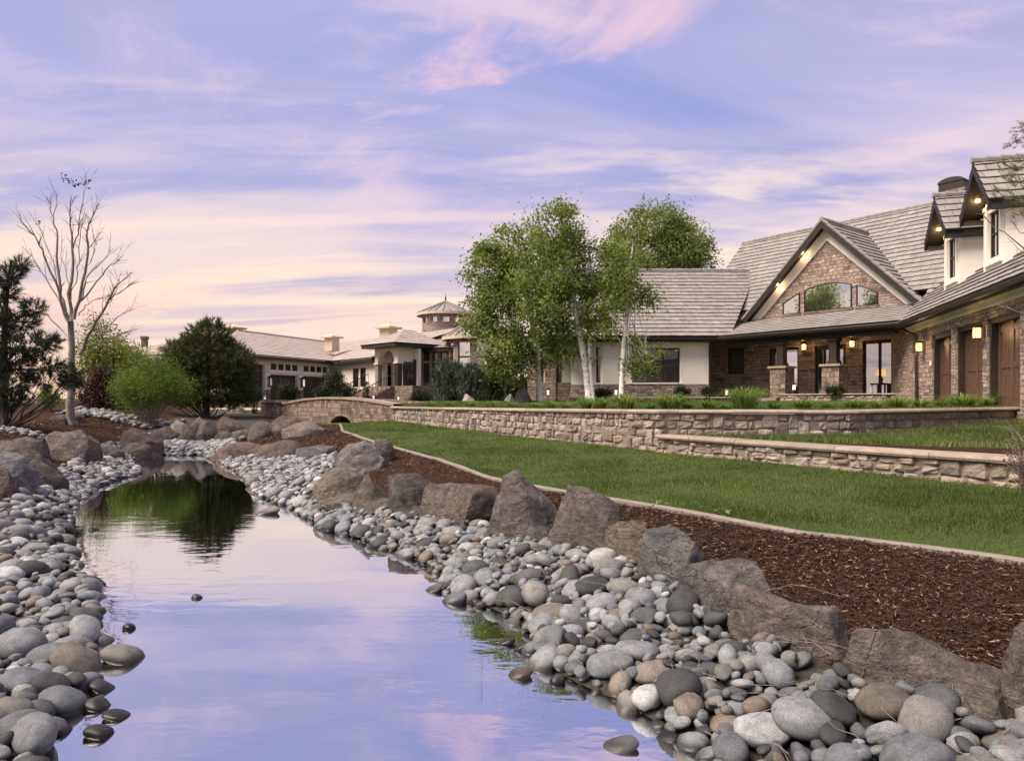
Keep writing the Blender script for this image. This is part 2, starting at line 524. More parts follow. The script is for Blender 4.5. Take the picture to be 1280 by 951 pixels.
def water_mat():
    m, nt, b = new_mat('pond_water')
    g = nd(nt, 'ShaderNodeNewGeometry').outputs['Position']
    mp = nd(nt, 'ShaderNodeMapping', {'Vector': g, 'Scale': (1.0, 2.2, 1)}).outputs[0]
    n = nd(nt, 'ShaderNodeTexNoise', {'Vector': mp, 'Scale': 2.2, 'Detail': 3.0, 'Roughness': 0.5}).outputs[0]
    n2 = nd(nt, 'ShaderNodeTexNoise', {'Vector': g, 'Scale': 0.35, 'Detail': 2.0}).outputs[0]
    amp = nd(nt, 'ShaderNodeMapRange', {0: n2, 1: 0.42, 2: 0.62, 3: 0.12, 4: 1.0}).outputs[0]
    bp = nd(nt, 'ShaderNodeBump', {'Height': mth(nt, 'MULTIPLY', n, amp), 'Distance': 0.006, 'Strength': 0.55})
    tr = nd(nt, 'ShaderNodeBsdfTransparent', {'Color': (0.34, 0.31, 0.24, 1)})
    gl = nd(nt, 'ShaderNodeBsdfGlossy', {'Color': (0.93, 0.95, 1.0, 1), 'Roughness': 0.012, 'Normal': bp.outputs[0]})
    fr = nd(nt, 'ShaderNodeFresnel', {'IOR': 1.33, 'Normal': bp.outputs[0]})
    f = mth(nt, 'MINIMUM', mth(nt, 'ADD', mth(nt, 'MULTIPLY', fr.outputs[0], 0.4), 0.76), 0.97)
    mx = nd(nt, 'ShaderNodeMixShader', {0: f, 1: tr.outputs[0], 2: gl.outputs[0]})
    nt.links.new(mx.outputs[0], nt.nodes['Material Output'].inputs[0])
    return m


M = {}
M['water'] = water_mat()
M['boulder'] = rocky('boulder_stone', 'color', wet=False)
M['cobble'] = rocky('cobble_stone', 'color')
M['cobbles'] = rocky('cobble_stone_mass', 'tint')
M['bed'] = ground_mat('silt_and_gravel', (0.03, 0.026, 0.021, 1), (0.10, 0.09, 0.075, 1), 22, 0.03)
M['pondbed'] = ground_mat('pond_silt', (0.022, 0.020, 0.014, 1), (0.07, 0.06, 0.042, 1), 9, 0.03)
M['mulch'] = ground_mat('bark_mulch', (0.018, 0.009, 0.005, 1), (0.075, 0.036, 0.019, 1), 34, 0.05, bscale=50)
M['turf'] = ground_mat('turf_soil', (0.035, 0.055, 0.012, 1), (0.085, 0.115, 0.028, 1), 14, 0.03, (0.05, 0.075, 0.02, 1))
M['earth'] = ground_mat('dry_earth', (0.045, 0.034, 0.02, 1), (0.10, 0.08, 0.045, 1), 3, 0.03, (0.055, 0.065, 0.025, 1))
M['chips'] = tinted('bark_chip', [(0, (0.016, 0.008, 0.005, 1)), (0.5, (0.056, 0.026, 0.014, 1)), (0.85, (0.115, 0.057, 0.032, 1)), (1, (0.36, 0.25, 0.17, 1))], 0.85, namt=0)
M['grass'] = tinted('grass_blade', [(0, (0.040, 0.060, 0.013, 1)), (0.5, (0.105, 0.142, 0.034, 1)), (1, (0.225, 0.255, 0.085, 1))], 0.6, namt=0, trans=0.3)
M['concrete'] = plain('concrete_edging', (0.21, 0.18, 0.155, 1), 0.85, 0.2, 5, 0.004)
STONES = [(0.115, 0.085, 0.068, 1), (0.25, 0.19, 0.15, 1), (0.32, 0.21, 0.165, 1), (0.20, 0.17, 0.15, 1), (0.36, 0.29, 0.235, 1)]
M['veneer'] = veneer('house_stone', [(0.18, 0.135, 0.115, 1), (0.33, 0.26, 0.225, 1), (0.39, 0.29, 0.25, 1), (0.31, 0.26, 0.235, 1), (0.50, 0.41, 0.35, 1)], (0.13, 0.10, 0.085, 1), 0.36, 0.095)
M['farveneer'] = veneer('rubble_stone', [(0.11, 0.085, 0.07, 1), (0.21, 0.165, 0.135, 1), (0.26, 0.19, 0.155, 1), (0.31, 0.25, 0.21, 1)], (0.13, 0.10, 0.085, 1), 0.30, 0.13, 0.05)
M['ashlar'] = tinted('wall_stone', [(0, (0.17, 0.143, 0.122, 1)), (0.3, (0.25, 0.207, 0.172, 1)), (0.55, (0.29, 0.23, 0.195, 1)), (0.8, (0.36, 0.31, 0.262, 1)), (1, (0.275, 0.244, 0.222, 1))], 0.9, 9, 0.75, 0.03, 26)
M['mortar'] = plain('mortar', (0.21, 0.17, 0.14, 1), 0.95, 0.25, 9, 0.01)
M['capstone'] = tinted('cap_stone', [(0, (0.25, 0.2, 0.162, 1)), (1, (0.36, 0.298, 0.243, 1))], 0.85, 6, 0.6, 0.012, 30)
M['cream'] = plain('cream_stucco', (0.80, 0.76, 0.68, 1), 0.9, 0.05, 1.5, 0.002, spec=0.2)
M['trim'] = plain('cream_trim', (0.82, 0.77, 0.69, 1), 0.75, 0.05, 2)
M['farcream'] = plain('warm_cream_stucco', (0.68, 0.615, 0.52, 1), 0.9, 0.08, 1.0, 0.002, spec=0.2)
M['tan'] = plain('tan_stucco', (0.52, 0.42, 0.31, 1), 0.9, 0.07, 2, 0.002)
M['roof'] = tinted('roof_tile', [(0, (0.195, 0.178, 0.168, 1)), (0.5, (0.25, 0.23, 0.218, 1)), (1, (0.305, 0.283, 0.27, 1))], 0.8, 3.0, 0.4, 0.008, 30)
M['farroof'] = tinted('pale_roof_tile', [(0, (0.31, 0.265, 0.235, 1)), (0.5, (0.375, 0.32, 0.285, 1)), (1, (0.43, 0.37, 0.33, 1))], 0.85, 1.5, 0.3, 0.004, 20)
M['darkwood'] = plain('dark_wood', (0.030, 0.021, 0.016, 1), 0.55, 0.3, 7)
M['doorwood'] = plain('door_wood', (0.125, 0.072, 0.050, 1), 0.5, 0.3, 9)
M['fascia'] = plain('dark_fascia', (0.022, 0.017, 0.014, 1), 0.5, 0.2, 5)
M['bronze'] = plain('bronze_metal', (0.035, 0.028, 0.022, 1), 0.4, 0.2, 8, metal=0.4)
M['glass'] = glass('window_glass', 0.22, clear=0.85)
M['glassdark'] = glass('dark_window_glass', 0.05, (0.012, 0.010, 0.009, 1))
M['glassbright'] = glass('bright_window_glass', 0.62)
M['lamp'] = lit('lantern_glow', (1.0, 0.56, 0.17, 1), 2.4)
M['lampwhite'] = lit('path_light_glow', (1.0, 0.86, 0.68, 1), 0.8)
M['spot'] = lit('soffit_spot', (1.0, 0.72, 0.30, 1), 3.0)
M['shade'] = lit('lampshade_glow', (1.0, 0.50, 0.14, 1), 1.6)
M['room'] = plain('room_wall', (0.16, 0.12, 0.09, 1), 0.9, 0.1)
M['bark'] = plain('grey_bark', (0.23, 0.195, 0.17, 1), 0.9, 0.3, 14, 0.01)
M['deadbark'] = plain('dead_bark', (0.22, 0.185, 0.165, 1), 0.9, 0.4, 14, 0.01)
M['darkbark'] = plain('dark_bark', (0.055, 0.045, 0.037, 1), 0.95, 0.3, 14, 0.01)


def birch():
    m, nt, b = new_mat('birch_bark')
    g = nd(nt, 'ShaderNodeNewGeometry').outputs['Position']
    mp = nd(nt, 'ShaderNodeMapping', {'Vector': g, 'Scale': (5, 5, 14)}).outputs[0]
    n = nd(nt, 'ShaderNodeTexNoise', {'Vector': mp, 'Scale': 1.0, 'Detail': 5.0}).outputs[0]
    nt.links.new(ramp(nt, n, [(0.30, (0.10, 0.09, 0.08, 1)), (0.40, (0.55, 0.52, 0.48, 1)), (0.7, (0.70, 0.68, 0.64, 1))]), b.inputs['Base Color'])
    b.inputs['Roughness'].default_value = 0.8
    return m


M['birch'] = birch()


def leafmat(name, a, b_, c, tr=0.35):
    return tinted(name, [(0, a + (1,)), (0.5, b_ + (1,)), (1, c + (1,))], 0.55, namt=0, trans=tr)


M['aspen'] = leafmat('aspen_leaf', (0.070, 0.100, 0.028), (0.175, 0.222, 0.066), (0.33, 0.385, 0.145), 0.48)
M['pine'] = leafmat('pine_needle', (0.026, 0.034, 0.013), (0.075, 0.088, 0.032), (0.18, 0.185, 0.075), 0.15)
M['spruce'] = leafmat('dark_needle', (0.013, 0.019, 0.012), (0.032, 0.043, 0.022), (0.075, 0.088, 0.042), 0.12)
M['brightleaf'] = leafmat('bright_leaf', (0.055, 0.092, 0.016), (0.12, 0.185, 0.030), (0.21, 0.28, 0.06))
M['yellowleaf'] = leafmat('yellow_green_leaf', (0.10, 0.12, 0.025), (0.18, 0.21, 0.05), (0.30, 0.33, 0.10))
M['purple'] = leafmat('purple_leaf', (0.020, 0.009, 0.010), (0.045, 0.018, 0.018), (0.08, 0.034, 0.028))
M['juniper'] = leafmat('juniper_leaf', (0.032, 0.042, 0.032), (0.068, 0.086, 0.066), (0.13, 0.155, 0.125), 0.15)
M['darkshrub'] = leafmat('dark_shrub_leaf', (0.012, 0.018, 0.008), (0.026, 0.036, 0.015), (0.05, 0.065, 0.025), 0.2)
M['lily'] = leafmat('lily_blade', (0.060, 0.092, 0.016), (0.14, 0.20, 0.036), (0.25, 0.32, 0.085), 0.35)
M['redtwig'] = leafmat('red_twig', (0.07, 0.035, 0.022), (0.13, 0.06, 0.035), (0.20, 0.10, 0.06), 0.2)
M['dryleaf'] = leafmat('dry_leaf', (0.03, 0.025, 0.025), (0.05, 0.04, 0.035), (0.08, 0.06, 0.05), 0.2)
M['palepine'] = leafmat('pale_pine_needle', (0.10, 0.105, 0.06), (0.18, 0.18, 0.10), (0.30, 0.28, 0.17), 0.2)

# ------------------------------------------------------------------ the lie of the land: lines running away from the camera, as x and z against y
def pz(px, py, z):
    D = FPX * (CAMZ - z) / (py - HZ)
    return ((px - 640) / FPX * D, D, z)


def line(pts):
    pts = sorted(pts, key=lambda p: p[1])
    a = np.array(pts, dtype=float)
    return a[:, 1], a[:, 0], a[:, 2]


WR = line([(2.7, -4, 0), (2.0, 0, 0), (1.3, 2, 0)] + [pz(x, y, 0) for x, y in (
    (905, 951), (860, 926), (785, 880), (725, 855), (675, 826), (668, 790), (622, 763), (566, 740), (545, 712), (500, 690), (410, 660), (358, 632), (318, 618), (312, 600), (285, 583), (262, 571))]
    + [(-10.1, 22.2, 0.04), (-11.0, 25, 0.3), (-12.5, 30, 0.75), (-13.5, 36, 1.2)])
WL = line([(-2.7, -4, 0), (-2.35, 0, 0), (-2.35, 2, 0)] + [pz(x, y, 0) for x, y in (
    (52, 951), (60, 900), (112, 850), (116, 800), (108, 750), (90, 710), (78, 670), (80, 645), (114, 612), (176, 590), (160, 575))]
    + [(-11.75, 22.2, 0.04), (-12.4, 25, 0.3), (-13.5, 30, 0.75), (-14.5, 36, 1.2)])
BR = line([(5.6, -4, .3), (3.8, 0, .3), (2.9, 2.2, .28), (2.55, 3.25, .25), (2.07, 3.46, .25), (1.75, 4.2, .25), (1.5, 4.95, .25), (1.25, 5.8, .25), (.95, 6.4, .25), (.2, 7.8, .25),
           (-.74, 9, .25), (-1.6, 9.9, .25), (-2.8, 11.3, .25), (-3.6, 13, .25), (-4.5, 17, .27), (-5.4, 19.5, .3), (-8.0, 20.6, .3), (-9.0, 22.2, .3), (-9.7, 25, .42), (-10.2, 27, .5), (-11, 30, .7), (-12, 36, 1.25)])
CR = line([(9, -4, .6), (6.6, 0, .6), (4.9, 3, .6), (3.74, 4.99, .6), (3.03, 5.62, .6), (2.54, 6.02, .6), (1.83, 7.1, .6), (1.29, 7.87, .6), (0, 9.57, .6), (-.36, 10.3, .6), (-1.37, 12.96, .62),
           (-2.5, 15.3, .65), (-3.57, 17.4, .7), (-4.67, 19.9, .75), (-5.2, 21, .77), (-5.75, 23, .83), (-6.3, 25, .84), (-6.9, 26.5, .74), (-9.0, 31, .7), (-10, 36, 1.3)])
WB = line([(20, -4, .8), (14.3, 0, .8), (8.2, 5, .8), (5.72, 7.5, .8), (4.55, 9.5, .82), (2.85, 12.8, .8), (.1, 17.3, .87), (-4.3, 25.4, .96), (-5.0, 27, .84), (-6.5, 31, .8), (-7.5, 36, 1.35)])
BL = line([(-5.6, -4, .3), (-5.4, 3, .3), (-6.1, 6, .3), (-7.0, 9, .32), (-7.8, 10.9, .34), (-9.25, 13.8, .3), (-10.4, 16.7, .3), (-12.1, 20, .3), (-12.9, 22.2, .34), (-13.6, 25, .5), (-15, 30, .9), (-16, 36, 1.25)])


def lx(L, y): return np.interp(y, L[0], L[1])
def lz(L, y): return np.interp(y, L[0], L[2])


ML = (BL[0], BL[1] - 3.0, np.maximum(BL[2] + 0.62, 0.92))
OUT = (BL[0], np.full(len(BL[0]), -30.0), np.full(len(BL[0]), 1.3))
ROWS = np.concatenate([np.arange(-4, 12, 0.13), np.arange(12, 36.01, 0.26)])


def loft(name, A, B, ncol, mat, dip=0.0, bumpa=0.0, rows=ROWS, kind='structure', hump=0.0):
    n = len(rows)
    t = np.linspace(0, 1, ncol + 1)
    ax, az, bx, bz = lx(A, rows), lz(A, rows), lx(B, rows), lz(B, rows)
    X = ax[:, None] + (bx - ax)[:, None] * t[None]
    Z = az[:, None] + (bz - az)[:, None] * t[None]
    Yg = np.repeat(rows[:, None], ncol + 1, 1)
    sh = np.sin(np.pi * t)[None]
    if dip:
        fade = np.clip((22.0 - rows) / 3.0, 0, 1)[:, None]
        Z = Z - dip * fade * np.sqrt(np.maximum(sh, 0))
    if hump: Z = Z + hump * sh
    if bumpa:
        for i in range(n):
            for j in range(1, ncol):
                Z[i, j] += bumpa * noise.noise(Vector((X[i, j] * 1.1, Yg[i, j] * 1.1, 3))) + 0.5 * bumpa * noise.noise(Vector((X[i, j] * 4, Yg[i, j] * 4, 9)))
    V = np.stack([X, Yg, Z], 2).reshape(-1, 3)
    idx = np.arange(n * (ncol + 1)).reshape(n, ncol + 1)
    F = np.stack([idx[:-1, :-1], idx[:-1, 1:], idx[1:, 1:], idx[1:, :-1]], 2).reshape(-1, 4)
    o = np_mesh(name, V, F, mat, smooth=True)
    tag(o, kind=kind)
    SHEETS.append((V, F))
    return o


SHEETS = []
loft('mulch_bed', OUT, ML, 14, M['mulch'], bumpa=0.05)
loft('mulch_bed', ML, BL, 14, M['mulch'], bumpa=0.06)
loft('stony_bank', BL, WL, 14, M['bed'], bumpa=0.02)
loft('pond_bed', WL, WR, 16, M['pondbed'], dip=0.4)
loft('stony_bank', WR, BR, 14, M['bed'], bumpa=0.02)
loft('mulch_bed', BR, CR, 14, M['mulch'], bumpa=0.04, hump=0.06)
loft('lawn', CR, WB, 22, M['turf'], bumpa=0.02, hump=0.03)

# upper terrace, and the planting strip between the two retaining walls
UP = [(-6.6, 31.0, 1.5), (-4.5, 25.6, 1.5), (0.0, 17.2, 1.55), (2.76, 12.9, 1.59), (6.2, 12.6, 1.585), (12.0, 16.0, 1.6), (20.0, 20.8, 1.6)]
UPBASE = [1.0, .95, .84, .80, 1.08, 1.26, 1.35]
LOW = [(2.72, 12.75, 1.13), (4.45, 9.5, 1.14), (5.65, 7.5, 1.15), (8.1, 5.0, 1.15), (14.2, 0.0, 1.15), (20, -4, 1.15)]
LOWBASE = [.80, .82, .80, .8, .8, .8]


def resample(P, n):
    P = np.array(P, dtype=float)
    d = np.concatenate([[0], np.cumsum(np.hypot(*np.diff(P[:, :2], axis=0).T))])
    q = np.linspace(0, d[-1], n)
    return np.stack([np.interp(q, d, P[:, k]) for k in range(P.shape[1])], 1)


def sheet(name, A, B, n, m, mat, zf=None, kind='structure', bumpa=0.0):
    a, b = resample(A, n), resample(B, n)
    t = np.linspace(0, 1, m)
    V = a[:, None] + (b - a)[:, None] * t[None, :, None]
    if zf: V[:, :, 2] = a[:, None, 2] + (b - a)[:, None, 2] * zf(t)[None]
    if bumpa:
        for i in range(n):
            for j in range(1, m - 1):
                V[i, j, 2] += bumpa * noise.noise(Vector((V[i, j, 0], V[i, j, 1], 5)))
    idx = np.arange(n * m).reshape(n, m)
    F = np.stack([idx[:-1, :-1], idx[1:, :-1], idx[1:, 1:], idx[:-1, 1:]], 2).reshape(-1, 4)
    V = V.reshape(-1, 3)
    o = np_mesh(name, V, F, mat, smooth=True)
    tag(o, kind=kind)
    SHEETS.append((V, F))
    return o, V.reshape(n, m, 3)


upin = [(x + .12, y + .12, z - .03) for x, y, z in UP]
_, TERR = sheet('terrace', upin, [(-6.6, 47, 1.64), (0, 47, 1.66), (8, 47, 1.66), (16, 47, 1.66), (30, 47, 1.66), (44, 40, 1.66), (60, 30, 1.66)], 110, 60, M['turf'], zf=lambda t: np.clip(t / 0.22, 0, 1), bumpa=0.01)
lowa = [(x, y, z - .05) for x, y, z in LOW]
mid = [(2.74, 12.78, 1.09), (5.1, 11.2, 1.11), (8.6, 10.8, 1.17), (13.5, 12.0, 1.2), (18.5, 14.5, 1.25), (27, 15, 1.3)]
upl = [(2.76, 12.8, 1.09), (6.2, 12.5, 1.10), (12, 15.9, 1.28), (20, 20.7, 1.35), (30, 22, 1.4), (40, 22, 1.4)]
frac = [tuple(np.array(p) * .55 + np.array(q) * .45) for p, q in zip(resample(lowa, 6), resample(mid, 6))]
_, S1 = sheet('planting_bed', lowa, frac, 60, 8, M['mulch'], bumpa=0.02)
_, S2 = sheet('upper_lawn', frac, upl, 60, 20, M['turf'], bumpa=0.02)


def outer():
    mb = MB()
    def grid(xs, ys, zf):
        b = len(mb.v)
        for y in ys:
            for x in xs: mb.v.append((x, y, zf(x, y)))
        n = len(xs)
        for i in range(len(ys) - 1):
            for j in range(n - 1):
                mb.f.append((b + i * n + j, b + i * n + j + 1, b + (i + 1) * n + j + 1, b + (i + 1) * n + j)); mb.m.append(0); mb.t.append(.5)
    xs = [-2500, -700, -250, -120, -70, -50, -40, -30, -22, -16, -10, -6.6, 0, 10, 25, 45, 70, 120, 250, 700, 2500]
    grid(xs, [36, 40, 47, 55, 65, 80, 110, 160, 300, 700, 1500, 3500], lambda x, y: min(1.3 + (y - 36) * .02, 1.7) - (.12 if x > -7 else 0))
    grid([-2500, -700, -250, -120, -70, -45, -30], [-60, -30, -4, 5, 15, 25, 36], lambda x, y: 1.3)
    grid([-2500, -200, -30, -10, 20, 60, 200, 2500], [-2500, -300, -60, -20, -4], lambda x, y: 1.3 if x < -8 or x > 19 else (.25 if y > -15 else 1.0))
    grid([60, 120, 700, 2500], [-4, 15, 30, 47], lambda x, y: 1.6)
    o = mb.build('ground', M['earth'])
    SHEETS.append((np.array(mb.v), [f for f in mb.f]))
    return tag(o, kind='structure')


outer()
vs, fs, k = [], [], 0
for V, F in SHEETS:
    vs.extend([tuple(map(float, p)) for p in V])
    fs.extend([tuple(int(a) + k for a in f) for f in F])
    k = len(vs)
LAND = BVHTree.FromPolygons(vs, fs)
del vs, fs


def hz(x, y, default=1.6):
    h = LAND.ray_cast(Vector((x, y, 40)), Vector((0, 0, -1)))
    return h[0].z if h[0] else default


def gp(px, py):
    """the point of the ground seen at a pixel"""
    d = Vector(((px - 640) / FPX, 1, -(py - HZ) / FPX)).normalized()
    h = LAND.ray_cast(Vector((0, 0, CAMZ)), d)
    return h[0]


# ------------------------------------------------------------------ water
def pond():
    rows = ROWS[ROWS < 22.1]
    n = 12
    V, F = [], []
    for y in rows:
        a, b = lx(WL, y) - .7, lx(WR, y) + .7
        for k in range(n + 1): V.append((a + (b - a) * k / n, y, 0.0))
    for i in range(len(rows) - 1):
        for k in range(n): F.append((i * (n + 1) + k, i * (n + 1) + k + 1, (i + 1) * (n + 1) + k + 1, (i + 1) * (n + 1) + k))
    tag(np_mesh('pond_water', V, F, M['water'], smooth=True), kind='structure')


pond()


# ------------------------------------------------------------------ concrete edging between mulch and lawn
def kerb():
    mb = MB()
    ys = np.arange(-3.5, 26.3, 0.28)
    prof = [(-.04, -.1), (-.04, .022), (-.028, .036), (.028, .038), (.04, .026), (.04, -.1)]
    ring = []
    for y in ys:
        x, z = lx(CR, y), lz(CR, y)
        dx = (lx(CR, y + .3) - lx(CR, y - .3)) / .6
        nrm = Vector((1, -dx, 0)).normalized()
        x += .012 * noise.noise(Vector((y * 1.3, 0, 1)))
        ring.append([(x + nrm.x * a, y + nrm.y * a, z + b + .012 * noise.noise(Vector((y * .9, 4, 1)))) for a, b in prof])
    for i in range(len(ring) - 1):
        for k in range(len(prof) - 1):
            mb.face([ring[i][k], ring[i + 1][k], ring[i + 1][k + 1], ring[i][k + 1]])
    tag(mb.build('kerb', M['concrete']), kind='structure')


kerb()


# ------------------------------------------------------------------ stone retaining walls
def stone_wall(name, P, bases, label, group=None, cap_w=0.42, cap_h=0.085, row=(.09, .175), ln=(.10, .34), th=.34, rng=random.Random(3), caps_len=1.1, out=1.0):
    """P: (x, y, top). Stones are laid on the side to the left of the run's direction turned by out."""
    P = np.array(P, dtype=float)
    d = np.concatenate([[0], np.cumsum(np.hypot(*np.diff(P[:, :2], axis=0).T))])
    L = d[-1]
    fx = lambda q: (np.interp(q, d, P[:, 0]), np.interp(q, d, P[:, 1]))
    ft = lambda q: np.interp(q, d, P[:, 2])
    fb = lambda q: np.interp(q, d, bases)
    def nrm(q):
        a, b = fx(max(q - .25, 0)), fx(min(q + .25, L))
        t = Vector((b[0] - a[0], b[1] - a[1], 0)).normalized()
        return Vector((t.y * out, -t.x * out, 0)), t
    root = empty(name, (float(P[0, 0]), float(P[0, 1]), float(bases[0])), label, 'wall', group)
    body = MB()
    qs = np.arange(0, L + .01, .35)
    prev = None
    for q in list(qs) + [L]:
        x, y = fx(q); n, t = nrm(q)
        a = Vector((x, y, 0)); b = a - n * th
        cur = [(a.x, a.y, fb(q) - .3), (a.x, a.y, ft(q) - cap_h), (b.x, b.y, ft(q) - cap_h), (b.x, b.y, fb(q) - .3)]
        if prev:
            for k in range(4): body.face([prev[k], cur[k], cur[(k + 1) % 4], prev[(k + 1) % 4]])
        else: body.face(cur)
        prev = cur
    body.face(prev)
    body.build('mortar', M['mortar'], root)
    st = MB()
    def stone(q0, q1, z0, z1):
        tint = rng.random(); g = .005
        nu = 4; depth = rng.uniform(.014, .04)
        tilt = rng.uniform(-.02, .02); vv = []
        us = [0, .09, .5, .91, 1]; ws = [0, .13, .5, .87, 1]
        jit = [[rng.uniform(-.014, .014) for _ in range(5)] for _ in range(5)]
        sk = [rng.uniform(-.03, .03) for _ in range(4)]
        for i, w in enumerate(ws):
            for j, u in enumerate(us):
                e = (1 if 0 < i < 4 else 0) * (1 if 0 < j < 4 else 0)
                q = q0 + g + (q1 - q0 - 2 * g) * u + sk[0] * (1 - w) * (1 - u) + sk[1] * w * u
                z = z0 + g + (z1 - z0 - 2 * g) * w + sk[2] * (1 - u) * w + sk[3] * u * (1 - w)
                if i in (0, 4) or j in (0, 4):
                    corner = (i in (0, 4)) and (j in (0, 4))
                    if corner:
                        q += (.014 if j == 0 else -.014); z += (.010 if i == 0 else -.010)
                z = min(z, ft(q) - cap_h - .006)
                x, y = fx(q); n, t = nrm(q)
                o = -.01 if not e else depth * (1 + .3 * ((i == 2) + (j == 2)) / 2) + tilt * (u - .5) * 2 + jit[i][j]
                vv.append(Vector((x, y, z)) + n * o)
        st.poly(vv, [(i * 5 + j, i * 5 + j + 1, (i + 1) * 5 + j + 1, (i + 1) * 5 + j) for i in range(4) for j in range(4)], 0, tint)
    zlo, zhi = min(bases) - .2, max(P[:, 2])
    z = zlo; rows = []
    while z < zhi:
        h = rng.uniform(*row); rows.append((z, z + h)); z += h
    skip = {}
    for ri, (z0, z1) in enumerate(rows):
        q = -rng.uniform(0, .2)
        while q < L:
            l = rng.uniform(*ln); q1 = min(q + l, L)
            qm = (max(q, 0) + q1) / 2
            hit = any(a < qm < b for a, b in skip.get(ri, []))
            if not hit and z0 < ft(qm) - cap_h - .03 and z1 > fb(qm) - .1 and q1 - max(q, 0) > .06:
                top = z1
                r = rng.random()
                if r < .16 and ri + 1 < len(rows):
                    top = rows[ri + 1][1]; skip.setdefault(ri + 1, []).append((max(q, 0) - .02, q1 + .02))
                    stone(max(q, 0), q1, z0, top)
                elif r < .32 and z1 - z0 > .18:
                    zm = z0 + (z1 - z0) * rng.uniform(.4, .6)
                    stone(max(q, 0), q1, z0, zm); stone(max(q, 0), q1, zm, z1)
                else:
                    stone(max(q, 0), q1, z0, top)
            q = q1
    st.build('stone_facing', M['ashlar'], root)
    cp = MB()
    q = 0.0
    while q < L - .05:
        q1 = min(q + caps_len * rng.uniform(.7, 1.3), L)
        if L - q1 < .4: q1 = L
        tint = rng.random(); off = rng.uniform(-.008, .008)
        m = max(2, int((q1 - q) / .3) + 1)
        ring = []
        for a in np.linspace(q + .004, q1 - .004, m):
            x, y = fx(a); n, t = nrm(a); c = Vector((x, y, 0)) - n * (th / 2 - .03)
            zt = ft(a) + off * .5
            hw = cap_w / 2
            wob = .014 * noise.noise(Vector((a * 3, zlo, 2)))
            pr = [(hw + wob, -cap_h + .012), (hw + .012 + wob, -cap_h * .5), (hw - .004 + wob, -.014), (hw - .028, 0), (-hw + .02, 0), (-hw, -.02), (-hw, -cap_h)]
            ring.append([c + n * (w + off) + Vector((0, 0, zt + dz)) for w, dz in pr])
        for i in range(len(ring) - 1):
            for k in range(len(pr)):
                k2 = (k + 1) % len(pr)
                cp.face([ring[i][k], ring[i + 1][k], ring[i + 1][k2], ring[i][k2]], 0, tint)
        cp.face(ring[0], 0, tint); cp.face(list(reversed(ring[-1])), 0, tint)
        q = q1
    cp.build('cap', M['capstone'], root)
    return root


stone_wall('retaining_wall', UP[1:], UPBASE[1:], 'long tall stone retaining wall holding up the house terrace', 'stone retaining walls', rng=random.Random(5))
stone_wall('retaining_wall', LOW, LOWBASE, 'lower stone retaining wall stepping out in front of the long one', 'stone retaining walls', rng=random.Random(8), row=(.09, .165))


